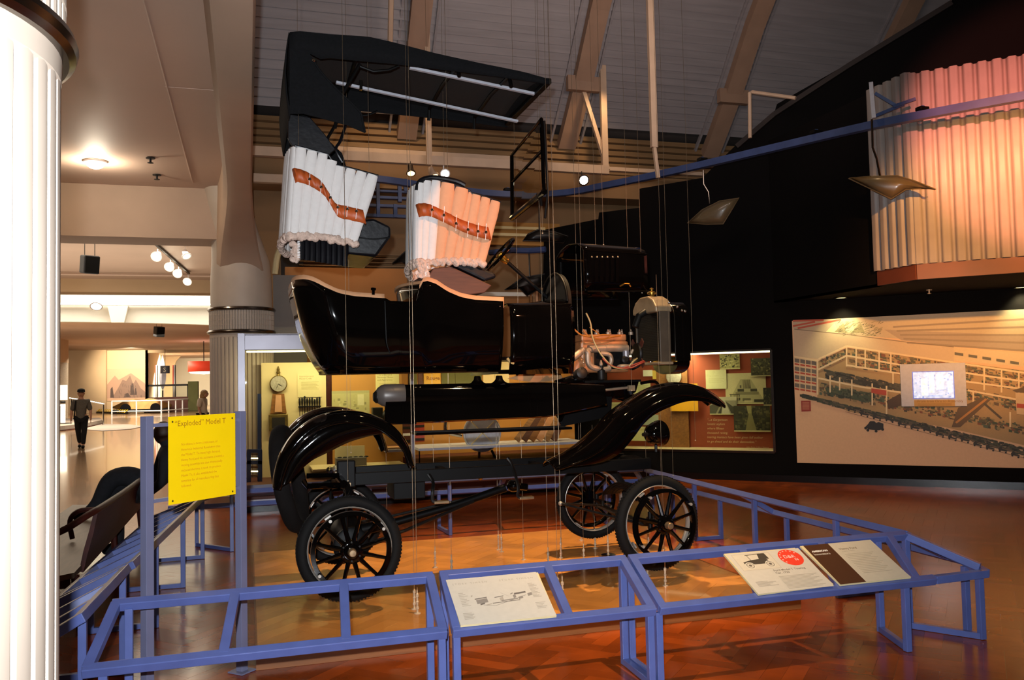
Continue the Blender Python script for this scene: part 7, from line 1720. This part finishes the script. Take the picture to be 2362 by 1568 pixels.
std = dict(pelvis=((0, 0, .95), .13), waist=((0, 0, 1.12), .125), chest=((0, 0, 1.36), .135), neck=((0, 0, 1.50), .055), head0=((0, .01, 1.58), .06), head1=((0, .02, 1.66), .07),
    shl=((-.19, 0, 1.42), .06), ell=((-.26, -.02, 1.14), .045), wrl=((-.27, .06, .92), .032), hal=((-.27, .08, .84), .03), shr=((.19, 0, 1.42), .06), elr=((.26, -.02, 1.14), .045), wrr=((.27, .06, .92), .032), har=((.27, .08, .84), .03),
    hpl=((-.10, 0, .88), .10), knl=((-.09, .10, .50), .065), anl=((-.06, .05, .09), .045), tol=((-.06, .20, .04), .04), hpr=((.10, 0, .88), .10), knr=((.08, -.04, .50), .065), anr=((.05, -.22, .14), .045), tor=((.05, -.12, .05), .04))
foot = PZ(187, 1033, 0)
cl1 = [('shirt', 'shirt_grey', [('hem', 'pelvis', 'waist', 'chest', 'collar'), ('chest', 'shl', 'slv_l'), ('chest', 'shr', 'slv_r')], .03, {'hem': ((0, 0, .86), .13), 'collar': ((0, 0, 1.46), .06), 'slv_l': ((-.25, -.02, 1.12), .05), 'slv_r': ((.25, -.02, 1.12), .05)}),
       ('trousers', 'black_cloth', [('pelvis', 'hpl', 'knl', 'anl'), ('pelvis', 'hpr', 'knr', 'anr')], .02, {})]
t, W_, s_, f_, r_ = person('man in a black cap and grey shirt walking towards us', foot, 1.80, (.1, -1), dict(joints=std, cloth=cl1, head=(0, .02, 1.655)))
h0 = W_(0, .02, 1.70)
MB().lathe([(.108 * s_, 0), (.112 * s_, .03 * s_), (.10 * s_, .08 * s_), (.05 * s_, .11 * s_), (.004, .115 * s_)], h0, n=18).build('cap', 'black_cloth', t); MB().box(h0 + f_ * .13 * s_ + V((0, 0, .015)), (.16 * s_, .12 * s_, .012)).build('cap_peak', 'black_cloth', t, smooth=0, bevel=.004)
MB().tube([W_(.14, .12, 1.44), W_(.16, .15, 1.2), W_(.18, .05, .98)], .022 * s_, 6).build('bag_strap', 'black_cloth', t)
for k in ('tol', 'tor'): MB().sph(W_(*std[k][0]) - f_ * .04, .075, 10, 8, (.7, 1.7, .75)).build('shoe', 'black_satin', t)
# woman in a cream blouse with a companion behind her
yw = 30.5; g = S(467, 895, yw); g2 = V((g.x, yw, 0))
std2 = dict(std); std2.update(head0=((0, .05, 1.57), .06), head1=((0, .10, 1.62), .07), knr=((.09, .02, .5), .065), anr=((.08, 0, .09), .045), tor=((.08, .12, .04), .04), knl=((-.09, .02, .5), .065), anl=((-.08, 0, .09), .045), tol=((-.08, .12, .04), .04))
cl2 = [('blouse', 'blouse_cream', [('hem', 'pelvis', 'waist', 'chest', 'collar'), ('chest', 'shl', 'slv_l'), ('chest', 'shr', 'slv_r')], .035, {'hem': ((0, 0, .86), .12), 'collar': ((0, 0, 1.45), .06), 'slv_l': ((-.25, -.02, 1.16), .05), 'slv_r': ((.25, -.02, 1.16), .05)}), ('trousers', 'black_cloth', [('pelvis', 'hpl', 'knl', 'anl'), ('pelvis', 'hpr', 'knr', 'anr')], .02, {})]
t, W_, s_, f_, r_ = person('blond woman in a cream short-sleeved top looking down beside the column', g2, 1.72, (.9, -.35), dict(joints=std2, cloth=cl2, head=(0, .10, 1.62)))
h0 = W_(0, .08, 1.65); b = MB(); b.sph(h0 - f_ * .02, .125 * s_, 14, 10, (1, 1, 1.0)); b.sph(h0 - f_ * .06 - V((0, 0, .10)), .11 * s_, 12, 8, (1, 1, 1.3)); b.build('hair', 'hair_blond', t)
cl3 = [('coat', 'black_cloth', [('pelvis', 'waist', 'chest', 'collar'), ('chest', 'shl', 'ell', 'wrl'), ('chest', 'shr', 'elr', 'wrr')], .04, {'collar': ((0, 0, 1.46), .06)}), cl2[1]]
t, W_, s_, f_, r_ = person('dark-haired person in a black coat half hidden behind the blond woman', g2 + V((.42, .7, 0)), 1.82, (.9, -.2), dict(joints=std2, cloth=cl3, head=(0, .10, 1.62)))
MB().sph(W_(0, .07, 1.66), .125 * s_, 14, 10).build('hair', 'hair_dark', t)
